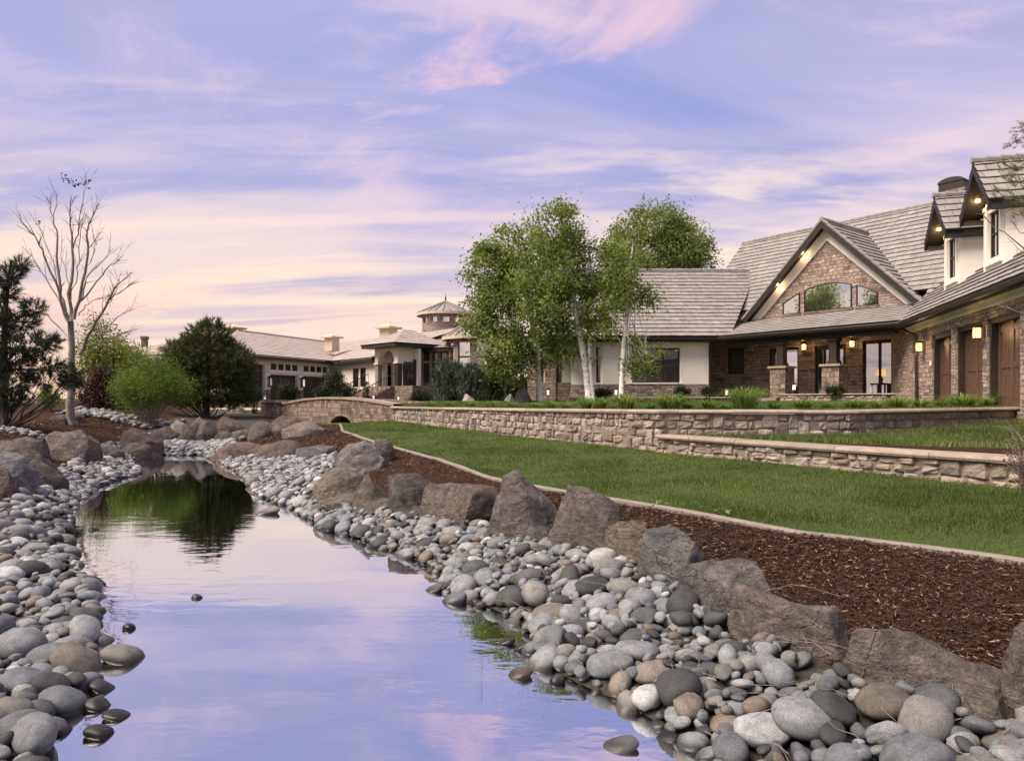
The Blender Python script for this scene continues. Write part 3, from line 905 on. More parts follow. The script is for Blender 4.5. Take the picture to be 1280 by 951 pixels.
# ------------------------------------------------------------------ arched stone bridge over the stream
def bridge():
    root = empty('stone_bridge', tuple(at(425, 528, 29)), 'low arched stone footbridge at the far end of the lawn', 'bridge')
    # crown line from the near abutment to the far pier (px, D, top py)
    pts = [(493, 25.7, 507.6), (478, 26.2, 505), (455, 27.2, 501.2), (430, 28.4, 499), (405, 29.6, 498.6), (380, 30.8, 500.5), (355, 32, 505.5), (350, 32.2, 503), (326, 33.2, 502.6)]
    W = []
    for px, D, py in pts: W.append(at(px, py, D))
    a0, a1 = 411, 440
    body, cap = MB(), MB()
    n = 90
    ds = [0]
    for p, q in zip(W, W[1:]): ds.append(ds[-1] + math.hypot(q.x - p.x, q.y - p.y))
    qs = np.linspace(0, ds[-1], n)
    X = np.interp(qs, ds, [p.x for p in W]); Y = np.interp(qs, ds, [p.y for p in W]); Zt = np.interp(qs, ds, [p.z for p in W])
    dirv = Vector((W[-1].x - W[0].x, W[-1].y - W[0].y, 0)).normalized()
    back = Vector((dirv.y, -dirv.x, 0))
    if back.y < 0: back = -back
    th = 2.6
    px = 640 + FPX * X / Y
    low = np.full(n, 0.35)
    inside = (px > a0) & (px < a1)
    mid = (a0 + a1) / 2
    zc = CAMZ - (519.5 - HZ) / FPX * Y
    zb = CAMZ - (536 - HZ) / FPX * Y
    e = 1 - ((px - mid) / ((a1 - a0) / 2)) ** 2
    low = np.where(inside, zb + (zc - zb) * np.sqrt(np.maximum(e, 0)), low)
    for i in range(n - 1):
        A, B = Vector((X[i], Y[i], 0)), Vector((X[i + 1], Y[i + 1], 0))
        up = lambda p, z: Vector((p.x, p.y, z))
        A2, B2 = A + back * th, B + back * th
        body.face([up(A, low[i]), up(B, low[i + 1]), up(B, Zt[i + 1]), up(A, Zt[i])])
        body.face([up(A2, low[i]), up(A2, Zt[i]), up(B2, Zt[i + 1]), up(B2, low[i + 1])])
        body.face([up(A, low[i]), up(A2, low[i]), up(B2, low[i + 1]), up(B, low[i + 1])])
        f = -back * .05
        cz = .09
        c = [up(A + f, Zt[i]), up(B + f, Zt[i + 1]), up(B + f, Zt[i + 1] + cz), up(A + f, Zt[i] + cz),
             up(A + back * .4, Zt[i]), up(B + back * .4, Zt[i + 1]), up(B + back * .4, Zt[i + 1] + cz), up(A + back * .4, Zt[i] + cz)]
        cap.poly(c, [(0, 1, 2, 3), (3, 2, 6, 7), (7, 6, 5, 4)], 0, .3 + .5 * ((i // 5) % 2) * .4)
        body.face([up(A + back * .4, Zt[i] + .0), up(B + back * .4, Zt[i + 1]), up(B2, Zt[i + 1] - .3), up(A2, Zt[i] - .3)])
    for i in (0, n - 1):
        A = Vector((X[i], Y[i], 0)); A2 = A + back * th
        body.face([Vector((A.x, A.y, low[i])), Vector((A.x, A.y, Zt[i])), Vector((A2.x, A2.y, Zt[i])), Vector((A2.x, A2.y, low[i]))])
    body.build('parapet', M['farveneer'], root)
    cap.build('cap', M['capstone'], root)
    # end pier
    pm, pc = MB(), MB()
    p = W[-1]; q = W[-2]
    u = (W[-1] - W[-2]); u.z = 0; u.normalize()
    F2 = Fr((q.x - u.x * .05, q.y - u.y * .05 - .06), (u.x, u.y), (back.x, back.y))
    F2.box(pm, 0, 1.15, -.07, .9, .4, p.z - .02); F2.box(pc, -.06, 1.21, -.14, .96, p.z - .017, p.z + .1)
    pr = pm.build('pier', M['farveneer'], root); pc.build('pier_cap', M['capstone'], pr)


bridge()

# ------------------------------------------------------------------ roofs laid in courses of real tiles
def clip(poly, a, b, c):
    """keep a*x+b*y<=c"""
    out = []
    for i in range(len(poly)):
        p, q = poly[i], poly[(i + 1) % len(poly)]
        dp, dq = a * p[0] + b * p[1] - c, a * q[0] + b * q[1] - c
        if dp <= 0: out.append(p)
        if dp * dq < 0:
            t = dp / (dp - dq)
            out.append((p[0] + (q[0] - p[0]) * t, p[1] + (q[1] - p[1]) * t))
    return out


def roof_plane(mb, pts, course=.31, tile=.33, lift=.032, rng=random.Random(21), jit=.016, under=.06):
    pts = [Vector(p) for p in pts]
    e1 = (pts[1] - pts[0]).normalized()
    n = e1.cross(pts[2] - pts[0]).normalized()
    if n.z < 0: n = -n
    e2 = n.cross(e1)
    if e2.z < 0: e1 = -e1; e2 = n.cross(e1)
    o = pts[0]
    P = [((p - o).dot(e1), (p - o).dot(e2)) for p in pts]
    W = lambda x, y, h: o + e1 * x + e2 * y + n * h
    mb.face([W(x, y, -under) for x, y in P], 1)
    for i in range(len(P)):
        a, b = P[i], P[(i + 1) % len(P)]
        mb.face([W(*a, -under), W(*b, -under), W(*b, .004), W(*a, .004)], 1)
    area = sum(P[i][0] * P[(i + 1) % len(P)][1] - P[(i + 1) % len(P)][0] * P[i][1] for i in range(len(P)))
    if area < 0: P = P[::-1]
    x0, x1 = min(p[0] for p in P), max(p[0] for p in P)
    y0, y1 = min(p[1] for p in P), max(p[1] for p in P)
    y = y0
    i = 0
    while y < y1 - 1e-4:
        rowp = clip(clip(P, 0, -1, -y), 0, 1, y + course)
        if len(rowp) >= 3:
            x = x0 - (tile * .5 if i % 2 else 0) - rng.uniform(0, .05)
            while x < x1:
                w = tile * rng.uniform(.8, 1.2)
                c = clip(clip(rowp, -1, 0, -(x + .004)), 1, 0, x + w - .004)
                if len(c) >= 3:
                    j0, j1 = rng.uniform(0, jit), rng.uniform(0, jit)
                    dy = rng.uniform(0, .035)
                    hgt = lambda q: .006 + (lift + j0 + (j1 - j0) * (q[0] - x) / w) * max(0, 1 - (q[1] - y) / course)
                    t = min(1, max(0, rng.gauss(.5, .13)))
                    V = []
                    for q in c:
                        yy = q[1] - (dy if q[1] < y + 1e-4 and i else 0)
                        V.append(W(q[0], yy, hgt(q)))
                    mb.face(V, 0, t)
                    for a in range(len(c)):
                        p, q = c[a], c[(a + 1) % len(c)]
                        if p[1] < y + 1e-4 and q[1] < y + 1e-4:
                            mb.face([V[a], W(p[0], p[1] + .012, -.01), W(q[0], q[1] + .012, -.01), V[(a + 1) % len(c)]], 0, t * .75)  # butt face tinted darker: shade line under the course put into its colour
                x += w
        y += course
        i += 1


def ridge(mb, a, b, r=.10, n=.34, rng=random.Random(4)):
    a, b = Vector(a), Vector(b)
    L = (b - a).length
    k = max(1, int(L / n))
    for i in range(k):
        p, q = a.lerp(b, i / k), a.lerp(b, (i + 1.08) / k)
        up = Vector((0, 0, 1))
        mb.tube([p + up * .05, q + up * .02], [r * 1.0, r * .88], 7, 0, rng.uniform(.25, .7))


def fascia_box(mb, fr, u0, u1, v, z, h=.2, th=.05):
    fr.box(mb, u0, u1, v, v + th, z - h, z - .055)


def window(root, fr, u0, u1, z0, z1, v, rec=.1, bars=(), hbars=(), gl='glass', fw=.07, frame='bronze', label=None):
    f = MB()
    fr.box(f, u0, u0 + fw, v + rec - .04, v + rec + .05, z0, z1)
    fr.box(f, u1 - fw, u1, v + rec - .04, v + rec + .05, z0, z1)
    fr.box(f, u0 + fw, u1 - fw, v + rec - .04, v + rec + .05, z0, z0 + fw)
    fr.box(f, u0 + fw, u1 - fw, v + rec - .04, v + rec + .05, z1 - fw, z1)
    for b in bars: fr.box(f, b - fw * .45, b + fw * .45, v + rec - .035, v + rec + .045, z0 + fw, z1 - fw)
    for h in hbars: fr.box(f, u0 + fw, u1 - fw, v + rec - .032, v + rec + .042, h - fw * .4, h + fw * .4)
    o = f.build('window', M[frame], root)
    g = MB()
    g.face([fr.p(u0 + fw * .5, v + rec, z0 + fw * .5), fr.p(u1 - fw * .5, v + rec, z0 + fw * .5), fr.p(u1 - fw * .5, v + rec, z1 - fw * .5), fr.p(u0 + fw * .5, v + rec, z1 - fw * .5)])
    g.build('pane', M[gl], o)
    if label: o['label'] = label
    return o


def lantern(root, p, outdir, on=True, sc=1.0, power=6):
    """box wall lantern on a short arm"""
    f, g = MB(), MB()
    d = Vector(outdir).normalized(); t = Vector((-d.y, d.x, 0))
    c = Vector(p) + d * .17
    fr = Fr((c.x, c.y), (t.x, t.y), (d.x, d.y)); z = c.z
    fr.box(f, -.05, .05, -.17, -.15, z - .14, z + .14)
    fr.box(f, -.015, .015, -.15, -.02, z + .17 * sc, z + .20 * sc)
    for a in (-1, 1):
        for b in (-1, 1): fr.box(f, a * .085 * sc - .009, a * .085 * sc + .009, b * .085 * sc - .009, b * .085 * sc + .009, z - .16 * sc, z + .13 * sc)
    fr.box(f, -.10 * sc, .10 * sc, -.10 * sc, .10 * sc, z - .185 * sc, z - .16 * sc)
    q = fr.p
    apex = q(0, 0, z + .23 * sc); k = .125 * sc
    base = [q(-k, -k, z + .13 * sc), q(k, -k, z + .13 * sc), q(k, k, z + .13 * sc), q(-k, k, z + .13 * sc)]
    for i in range(4): f.face([base[i], base[(i + 1) % 4], apex])
    f.face(base[::-1])
    o = f.build('wall_lantern', M['bronze'], root)
    fr.box(g, -.07 * sc, .07 * sc, -.07 * sc, .07 * sc, z - .155 * sc, z + .12 * sc)
    g.build('lantern_glass', M['lamp'] if on else M['glassdark'], o)
    if on and power:
        l = bpy.data.lights.new('lantern_light', 'POINT'); l.energy = power; l.color = (1, .62, .28); l.shadow_soft_size = .06
        lo = bpy.data.objects.new('lantern_light', l); COL.objects.link(lo)
        lo.location = c + d * .14 - Vector((0, 0, .02))
        lo.parent = root; lo.location = lo.location - root.location
    return o


def soffit_spot(root, p, power=5):
    mb = MB()
    mb.lathe(p, [(.0, -.03), (.055, -.03), (.06, 0), (.06, .05)], 10)
    mb.build('soffit_light', M['spot'], root, True)
    l = bpy.data.lights.new('soffit_light', 'POINT'); l.energy = power; l.color = (1, .66, .3); l.shadow_soft_size = .04
    lo = bpy.data.objects.new('soffit_light', l); COL.objects.link(lo)
    lo.parent = root
    lo.location = Vector(p) - Vector((0, 0, .1)) - root.location


# ------------------------------------------------------------------ the stone house on the terrace
A = Fr((9.07, 30), (.6, -.8), (.8, .6))           # porch front
Lw = Fr((0, 30.4), (1, 0), (0, 1))                # wing that faces the pond
G = Fr((14.0, 24.0), (-.27604, -.96115), (.96115, -.27604))    # garage wing
HOUSE = empty('stone_house', (11, 29, 1.6), 'large stone house with gabled front, tiled roofs and garage wing', 'house')
ROOFM = [M['roof'], M['fascia']]


def house():
    R = HOUSE
    ZF = 1.75
    # --- walls
    w = MB()
    holes = [(-1.33, -.41, 2.96, 4.2), (.87, 2.3, 1.76, 4.04), (3.03, 4.37, 1.76, 4.04), (5.05, 6.43, 1.9, 4.12)]
    A.wall(w, -3.2, 7.62, 1.3, 5.45, 2.5, .3, holes)
    A.box(w, -3.9, -3.5, 2.7, 11, 1.3, 5.4)
    q = A.p
    w.face([q(-.05, 2.5, 5.452), q(7.25, 2.5, 5.452), q(3.6, 2.5, 9.05)])
    G.wall(w, -2.6, 14.5, 1.2, 4.4, 0, .42, [(.3, .75, 2.7, 4.0), (2.44, 4.22, 1.5, 3.8), (4.62, 6.58, 1.5, 3.82), (6.9, 8.8, 1.5, 3.82), (9.5, 11.4, 1.5, 3.82)])
    w.build('stone_wall', M['veneer'], R)
    # wing: stone plinth and cream panels
    pl = MB()
    Lw.wall(pl, 4.06, 8.78, 1.3, 2.44, -.06, .4)
    Lb = Fr((2.75, 31.75), (.7, -.72), (.72, .7)); k = math.hypot(.7, .72); Lb = Fr((2.75, 31.75), (.7 / k, -.72 / k), (.72 / k, .7 / k))
    lb = math.hypot(4.06 - 2.75, 1.35)
    Lb.wall(pl, 0, lb + .03, 1.3, 2.44, -.06, .4)
    Lc = Fr((0, 32.3), (1, 0), (0, 1))
    Lc.wall(pl, .9, 2.85, 1.3, 2.55, -.06, .4)
    Lc.box(pl, 1.55, 2.05, -.14, .3, 1.3, 4.45)
    Lc.box(pl, .75, 1.15, -.14, .3, 1.3, 4.45)
    pl.build('stone_plinth', M['veneer'], R)
    cr = MB()
    Lw.wall(cr, 4.06, 8.76, 2.44, 4.5, 0, .3, [(5.35, 7.48, 2.51, 4.05)])
    Lb.wall(cr, 0, lb, 2.44, 4.5, 0, .3, [(lb - .42, lb - .16, 2.5, 4.1)])
    Lc.wall(cr, .9, 2.85, 2.55, 4.5, 0, .3, [(2.1, 2.35, 2.56, 4.1), (1.2, 1.5, 2.56, 4.1)])
    cr.build('stucco_wall', M['cream'], R)
    tr = MB()
    Lw.box(tr, 4.07, 8.78, -.035, -.003, 4.17, 4.44)
    Lw.box(tr, 7.52, 7.57, -.02, -.003, 2.45, 4.165); Lw.box(tr, 5.26, 5.31, -.02, -.003, 2.45, 4.165)
    Lw.box(tr, 5.2, 7.62, -.09, -.003, 2.442, 2.505)
    Lb.box(tr, .02, lb - .02, -.035, -.003, 4.17, 4.44)
    G.box(tr, -.3, 14.4, -.045, -.003, 4.10, 4.36)
    G.box(tr, -.3, 14.4, -.075, -.048, 4.28, 4.36)
    tr.build('trim', M['trim'], R)
    # --- windows and doors
    window(R, A, -1.33, -.41, 2.96, 4.2, 2.5, .12, gl='glassdark')
    window(R, A, .87, 2.3, 1.78, 4.04, 2.5, .12, bars=(1.6,), hbars=(), fw=.10)
    window(R, A, 3.03, 4.37, 1.78, 4.04, 2.5, .12, bars=(3.42, 3.98), fw=.10)
    window(R, A, 5.05, 6.43, 1.92, 4.12, 2.5, .12, bars=(5.68,), fw=.08, label='porch window with a lit table lamp behind it')
    window(R, Lw, 5.35, 7.48, 2.51, 4.05, 0, .1, bars=(6.75,), gl='glassdark')
    window(R, Lb, lb - .42, lb - .16, 2.5, 4.1, 0, .08, gl='glassdark', fw=.04)
    window(R, Lc, 2.1, 2.35, 2.56, 4.1, 0, .08, gl='glassdark', fw=.04)
    window(R, Lc, 1.2, 1.5, 2.56, 4.1, 0, .08, gl='glassdark', fw=.04)
    window(R, G, .3, .75, 2.7, 4.0, 0, .2, gl='glassdark', fw=.05)
    for (a, b, top) in ((2.44, 4.22, 3.8), (4.62, 6.58, 3.82), (6.9, 8.8, 3.82), (9.5, 11.4, 3.82)):
        j, d = MB(), MB()
        G.box(j, a + .002, a + .12, .05, .30, 1.5, top - .002); G.box(j, b - .12, b - .002, .05, .30, 1.5, top - .002); G.box(j, a + .12, b - .12, .05, .30, top - .14, top - .002)
        jo = j.build('garage_door', M['darkwood'], R)
        G.box(d, a + .125, b - .125, .24, .295, 1.5, top - .145)
        wd = b - a - .25
        for fx in (0, .46, .92):
            G.box(d, a + .125 + wd * fx, a + .125 + wd * (fx + .08), .20, .238, 1.5, top - .15)
        for zz in (1.6, 2.55, top - .36):
            G.box(d, a + .125 + wd * .08 + .002, b - .125 - wd * .08 - .002, .205, .237, zz, zz + .14)
        npl = 9
        for i in range(npl):
            x0 = a + .125 + wd * i / npl
            G.box(d, x0 + .012, x0 + wd / npl - .004, .222, .2385, 1.5, top - .18)
        d.build('door_panel', M['doorwood'], jo)
    kp = MB(); G.box(kp, 2.36 - .06, 2.36 + .04, -.03, -.002, 2.85, 3.0)
    kp.build('keypad', M['trim'], R)
    # arched window in the gable, in three lights
    zb = 5.50
    arc = lambda u: 6.62 - .245 * ((u - 3.62) ** 2) * (.62 if abs(u - 3.62) < 1.1 else .62)
    for (a, b) in ((1.58, 2.37), (2.59, 4.63), (4.83, 5.66)):
        us = np.linspace(a, b, 13)
        out = [(a, zb)] + [(b, zb)] + [(u, max(arc(u), zb + .15)) for u in us[::-1]]
        cx = sum(p[0] for p in out) / len(out); cz = sum(p[1] for p in out) / len(out)
        f, g = MB(), MB()
        fw = .065
        inner = []
        m = len(out)
        for i in range(m):
            p0, p1, p2 = Vector(out[i - 1]), Vector(out[i]), Vector(out[(i + 1) % m])
            d1, d2 = (p1 - p0).normalized(), (p2 - p1).normalized()
            n1, n2 = Vector((-d1.y, d1.x)), Vector((-d2.y, d2.x))
            nn = (n1 + n2); nn = nn / max(nn.length_squared, .3) * 2 * .5 * 2
            inner.append(p1 + nn * fw * .5 * 2 / 2)
        for i in range(m):
            a0, a1 = out[i], out[(i + 1) % m]; b0, b1 = inner[i], inner[(i + 1) % m]
            vf, vb = 2.44, 2.5
            f.face([q(a0[0], vf, a0[1]), q(a1[0], vf, a1[1]), q(b1[0], vf, b1[1]), q(b0[0], vf, b0[1])])
            f.face([q(a0[0], vb, a0[1]), q(a1[0], vb, a1[1]), q(a1[0], vf, a1[1]), q(a0[0], vf, a0[1])])
            f.face([q(b0[0], vf, b0[1]), q(b1[0], vf, b1[1]), q(b1[0], vb, b1[1]), q(b0[0], vb, b0[1])])
        fo = f.build('window', M['bronze'], R)
        fo['label'] = 'light of the arched gable window'
        g.face([q(p[0], 2.475, p[1]) for p in inner])
        g.build('pane', M['glassbright'], fo)
        sl_ = MB(); A.box(sl_, a - .05, b + .05, 2.40, 2.497, zb - .09, zb - .003); sl_.build('sill', M['farveneer'], fo)
    # --- gable trim and dark rake boards
    gt, gr = MB(), MB()
    for sgn in (-1, 1):
        c = 3.6
        P = lambda d, v, z: q(c + sgn * d, v, z)
        # frieze following the slope on the wall
        gt.hexa([P(0, 2.42, 8.42), P(3.3, 2.42, 5.12 + .1), P(3.3, 2.497, 5.22), P(0, 2.497, 8.42), P(0, 2.42, 8.98), P(3.58, 2.42, 5.40), P(3.58, 2.497, 5.40), P(0, 2.497, 8.98)] if sgn > 0 else
                [P(3.3, 2.42, 5.22), P(0, 2.42, 8.42), P(0, 2.497, 8.42), P(3.3, 2.497, 5.22), P(3.58, 2.42, 5.40), P(0, 2.42, 8.98), P(0, 2.497, 8.98), P(3.58, 2.497, 5.40)])
        for (va, vb, dz0, dz1) in ((2.02, 2.07, .30, .07), (2.07, 2.42, .17, .10)):
            gr.hexa([P(0, va, 9.18 - dz0), P(3.86, va, 5.32 - dz0), P(3.86, vb, 5.32 - dz0), P(0, vb, 9.18 - dz0), P(0, va, 9.18 - dz1), P(3.86, va, 5.32 - dz1), P(3.86, vb, 5.32 - dz1), P(0, vb, 9.18 - dz1)])
    gt.build('gable_frieze', M['trim'], R); gr.build('rake_board', M['fascia'], R)
    # --- roofs
    r = MB()
    roof_plane(r, [(1.1, 30, 4.54), (9.6, 30, 4.54), (12.3, 34.36, 8.2), (5.46, 34.36, 8.2)])
    roof_plane(r, [(1.1, 38.7, 4.54), (1.1, 30, 4.54), (5.46, 34.36, 8.2)])
    roof_plane(r, [(12.3, 38.7, 4.54), (1.1, 38.7, 4.54), (5.46, 34.36, 8.2), (12.3, 34.36, 8.2)], course=.8, tile=1.5)
    ridge(r, (5.46, 34.36, 8.2), (11.9, 34.36, 8.2)); ridge(r, (1.15, 30.05, 4.58), (5.46, 34.36, 8.2))
    roof_plane(r, [q(-3.5, 2.6, 5.9), q(8.3, 2.6, 5.9), q(8.3, 6.9, 10.15), q(-3.5, 6.9, 10.15)])
    roof_plane(r, [q(8.3, 11.2, 5.9), q(-3.5, 11.2, 5.9), q(-3.5, 6.9, 10.15), q(8.3, 6.9, 10.15)], course=.8, tile=1.5)
    ridge(r, q(-3.5, 6.9, 10.15), q(8.3, 6.9, 10.15))
    roof_plane(r, [q(7.46, 2.0, 5.3), q(9.3, 2.0, 5.3), q(9.3, 2.58, 5.88), q(7.46, 2.58, 5.88)])
    roof_plane(r, [q(-.24, 2.6, 5.34), q(-.24, 2.02, 5.34), q(3.6, 2.02, 9.18), q(3.6, 6.1, 9.18)])
    roof_plane(r, [q(7.44, 2.02, 5.34), q(7.44, 2.6, 5.34), q(3.6, 6.1, 9.18), q(3.6, 2.02, 9.18)])
    ridge(r, q(3.6, 2.0, 9.2), q(3.6, 5.95, 9.2))
    for sgn in (-1, 1): ridge(r, q(3.6 + sgn * 3.84, 2.06, 5.36), q(3.6, 2.06, 9.2), .07)
    roof_plane(r, [q(-.35, 0, 4.54), q(8.3, 0, 4.54), q(8.3, 2.52, 5.40), q(-1.3, 2.52, 5.40)], lift=.02, jit=.005)
    g = G.p
    roof_plane(r, [g(-1.5, -.4, 4.45), g(14.8, -.4, 4.45), g(14.8, 6, 9.82), g(-8, 6, 9.82)])
    roof_plane(r, [g(14.8, 12.4, 4.45), g(-1.5, 12.4, 4.45), g(-8, 6, 9.82), g(14.8, 6, 9.82)], course=.8, tile=1.5)
    ridge(r, g(-8, 6, 9.82), g(14.8, 6, 9.82))
    r.build('roof', ROOFM, R)
    # far gable ends, closed
    e = MB()
    e.face([q(-3.3, 2.7, 5.8), q(-3.3, 11.1, 5.8), q(-3.3, 6.9, 9.95)])
    e.face([g(14.5, 0, 4.4), g(14.5, 12, 4.4), g(14.5, 6, 9.4)]); e.face([g(14.5, 0, 1.3), g(14.5, 12, 1.3), g(14.5, 12, 4.4), g(14.5, 0, 4.4)])
    e.build('end_wall', M['cream'], R)
    # --- eaves: fascia, soffit, gutters
    f = MB()
    Fw = Fr((0, 30), (1, 0), (0, 1))
    Fw.box(f, 1.1, 9.0, 0, .05, 4.28, 4.475); Fw.box(f, 1.15, 9.1, .05, .75, 4.38, 4.43)
    A.box(f, -.3, 8.0, 0, .05, 4.28, 4.475); A.box(f, -.3, 7.6, .06, 2.5, 4.40, 4.44)
    A.box(f, .2, 7.3, .25, .55, 4.12, 4.39)
    G.box(f, -1.4, 14.7, -.4, -.35, 4.2, 4.385); G.box(f, -1.4, 14.7, -.345, -.003, 4.31, 4.40)
    f.build('fascia', M['fascia'], R)
    gu = MB()
    for fr, a, b, z in ((Fw, 1.1, 8.95, 4.47), (A, -.05, 7.75, 4.47), (G, -.9, 14.7, 4.385)):
        v0 = -.4 if fr is G else 0
        pr = [(0, 0), (-.11, 0), (-.12, -.02), (-.10, -.12), (0, -.13)]
        pa = [fr.p(a, v0 - .002 + d, z + h) for d, h in pr]; pb = [fr.p(b, v0 - .002 + d, z + h) for d, h in pr]
        for i in range(1, len(pr) - 1): gu.face([pa[i], pb[i], pb[i + 1], pa[i + 1]])
        gu.face(pa); gu.face(pb[::-1])
        gu.face([pa[0], pa[1], pb[1], pb[0]])
    gu.build('gutter', M['bronze'], R)
    for pts in ([Fw.p(8.82, -.05, 4.38), Fw.p(8.82, .18, 4.2), Fw.p(8.80, .32, 4.05), Fw.p(8.80, .32, 1.7)],
                [G.p(.0, -.42, 4.3), G.p(.55, -.30, 4.15), G.p(.98, -.08, 3.95), G.p(1.05, -.07, 1.7)]):
        d = MB(); d.tube(pts, .045, 8); d.build('downspout', M['bronze'], R)
    # --- porch columns: stone base, dark post
    for u in (2.79, 5.0):
        c, p_, cp_ = MB(), MB(), MB()
        A.box(c, u - .34, u + .34, .1, .78, 1.4, 3.03)
        co = c.build('column', M['farveneer'], R)
        A.box(cp_, u - .41, u + .41, .03, .85, 3.033, 3.12); cp_.build('column_cap', M['capstone'], co)
        A.box(p_, u - .15, u + .15, .26, .56, 3.123, 4.118); A.box(p_, u - .19, u + .19, .22, .60, 3.124, 3.25); A.box(p_, u - .2, u + .2, .21, .60, 4.0, 4.115)
        p_.build('post', M['darkwood'], co)
    fl = MB(); A.box(fl, -.4, 7.6, -.2, 2.49, 1.5, 1.78); fl.build('porch_floor', M['concrete'], R)
    # --- lanterns
    for u in (2.66, 4.72): lantern(R, A.p(u, 2.5, 4.02), (-A.V[0], -A.V[1], 0), sc=.8, power=9)
    for u in (1.72, 6.74): lantern(R, G.p(u, 0, 3.50), (-G.V[0], -G.V[1], 0), sc=.9, power=16)
    for px, py in ((1003, 317), (971.5, 355.5)):
        d = (px - 640) / FPX
        # on the soffit under the left rake, half way out
        O = np.array(A.O); t = (2.24 + O @ np.array(A.V)) / (np.array([d, 1]) @ np.array(A.V))
        u = (np.array([d * t, t]) - O) @ np.array(A.U)
        soffit_spot(R, A.p(u, 2.24, 9.18 - (3.6 - u) - .19), 5)
    # --- room behind the porch glass
    rm = MB()
    A.wall(rm, -1.6, 7.2, 1.75, 4.6, 6.0, .1, [(3.4, 4.05, 1.8, 4.25), (4.15, 4.95, 1.8, 4.25), (1.45, 2.45, 2.7, 4.1), (-.75, .3, 2.4, 4.1)]); A.box(rm, -1.6, 7.2, 2.82, 5.99, 1.62, 1.75); A.box(rm, -1.6, 7.2, 2.82, 5.99, 4.5, 4.6)
    A.box(rm, -1.7, -1.61, 2.82, 6.1, 1.75, 4.6); A.box(rm, 7.21, 7.3, 2.82, 6.1, 1.75, 4.6)
    rm.build('room', M['room'], R)
    # --- dormers on the garage roof
    for c in (2.3, 5.62):
        dm = empty('dormer', tuple(G.p(c, .6, 5.2)), None)
        dm.parent = R; dm.location = dm.location - R.location
        dw, dr, ds, dwi = MB(), MB(), MB(), MB()
        h = .74
        G.wall(dw, c - h, c + h, 4.9, 6.95, .6, .2, [(c - .40, c + .40, 5.62, 7.0 - .12)])
        G.box(dw, c + h - .2, c + h, .803, 4.5, 4.9, 6.95); G.box(dw, c - h, c - h + .2, .803, 4.5, 4.9, 6.95)
        dw.face([g(c - h, .6, 6.95), g(c + h, .6, 6.95), g(c, .6, 8.0)])
        for a, b, z0, z1 in ((c - .50, c - .403, 5.52, 6.98), (c + .403, c + .50, 5.52, 6.98)): G.box(dw, a, b, .56, .597, z0, z1)
        G.box(dw, c - .55, c + .55, .53, .597, 5.42, 5.517); G.box(dw, c - h - .01, c + h + .01, .57, .598, 6.99, 7.1)
        G.box(dw, c + h + .003, c + h + .035, .6, 4.2, 6.62, 6.78)
        world_child('wall', dw, M['cream'], dm)
        roof_plane(dr, [g(c - 1.06, 4.3, 6.93), g(c - 1.06, .1, 6.93), g(c, .1, 8.2), g(c, 4.3, 8.2)])
        roof_plane(dr, [g(c + 1.06, .1, 6.93), g(c + 1.06, 4.3, 6.93), g(c, 4.3, 8.2), g(c, .1, 8.2)])
        ridge(dr, g(c, .06, 8.22), g(c, 4.2, 8.22))
        world_child('roof', dr, ROOFM, dm)
        for sg in (-1, 1):
            P = lambda d, v, z: g(c + sg * d, v, z)
            ds.hexa([P(0, .10, 7.93), P(1.03, .10, 6.70), P(1.03, .15, 6.70), P(0, .15, 7.93), P(0, .10, 8.13), P(1.03, .10, 6.89), P(1.03, .15, 6.89), P(0, .15, 8.13)])
            ds.hexa([P(0, .15, 8.0), P(1.0, .15, 6.8), P(1.0, .597, 6.8), P(0, .597, 8.0), P(0, .15, 8.1), P(1.03, .15, 6.86), P(1.03, .597, 6.86), P(0, .597, 8.1)])
            G.box(ds, c + sg * .745 if sg > 0 else c - 1.05, c + 1.05 if sg > 0 else c - .745, .16, 4.0, 6.72, 6.80)
        world_child('fascia', ds, M['fascia'], dm)
        G.box(dwi, c - .40, c + .40, .70, .72, 5.62, 6.88, 1)
        for a, b in ((c - .40, c - .34), (c + .34, c + .40), (c - .025, c + .025)): G.box(dwi, a, b, .66, .695, 5.62, 6.88, 0)
        for a, b in ((5.62, 5.68), (6.82, 6.88), (6.25, 6.30)): G.box(dwi, c - .34, c + .34, .665, .69, a, b, 0)
        world_child('window', dwi, [M['bronze'], M['glassbright']], dm)
        soffit_spot(R, tuple(G.p(c - .5, .38, 7.28)), 5)
    # --- chimney
    ch, cc = MB(), MB()
    c0 = A.p(6.86, 6.64, 0)
    Fc = Fr((c0.x, c0.y), A.U, A.V)
    Fc.box(ch, -.5, .5, -.5, .5, 8, 10.35); Fc.box(ch, -.56, .56, -.56, .56, 10.25, 10.4)
    cho = ch.build('chimney', M['farveneer'], R)
    Fc.box(cc, -.46, .46, -.44, .44, 10.403, 10.75)
    ks = np.linspace(0, math.pi, 9)
    arcp = [(-.5 * math.cos(t), 10.75 + .2 * math.sin(t)) for t in ks]
    for i in range(8):
        a, b = arcp[i], arcp[i + 1]
        cc.face([Fc.p(a[0], -.47, a[1]), Fc.p(b[0], -.47, b[1]), Fc.p(b[0], .47, b[1]), Fc.p(a[0], .47, a[1])])
    cc.face([Fc.p(a, -.47, z) for a, z in arcp]); cc.face([Fc.p(a, .47, z) for a, z in arcp[::-1]])
    cc.build('chimney_cap', M['fascia'], cho)


def world_child(name, mb, mats, parent):
    """a sub-part under a part that is itself an Empty, its vertices still in world space"""
    o = mb.build(name, mats)
    o.parent = parent
    o.matrix_local = Matrix.Translation(-(parent.location + parent.parent.location))
    return o


house()


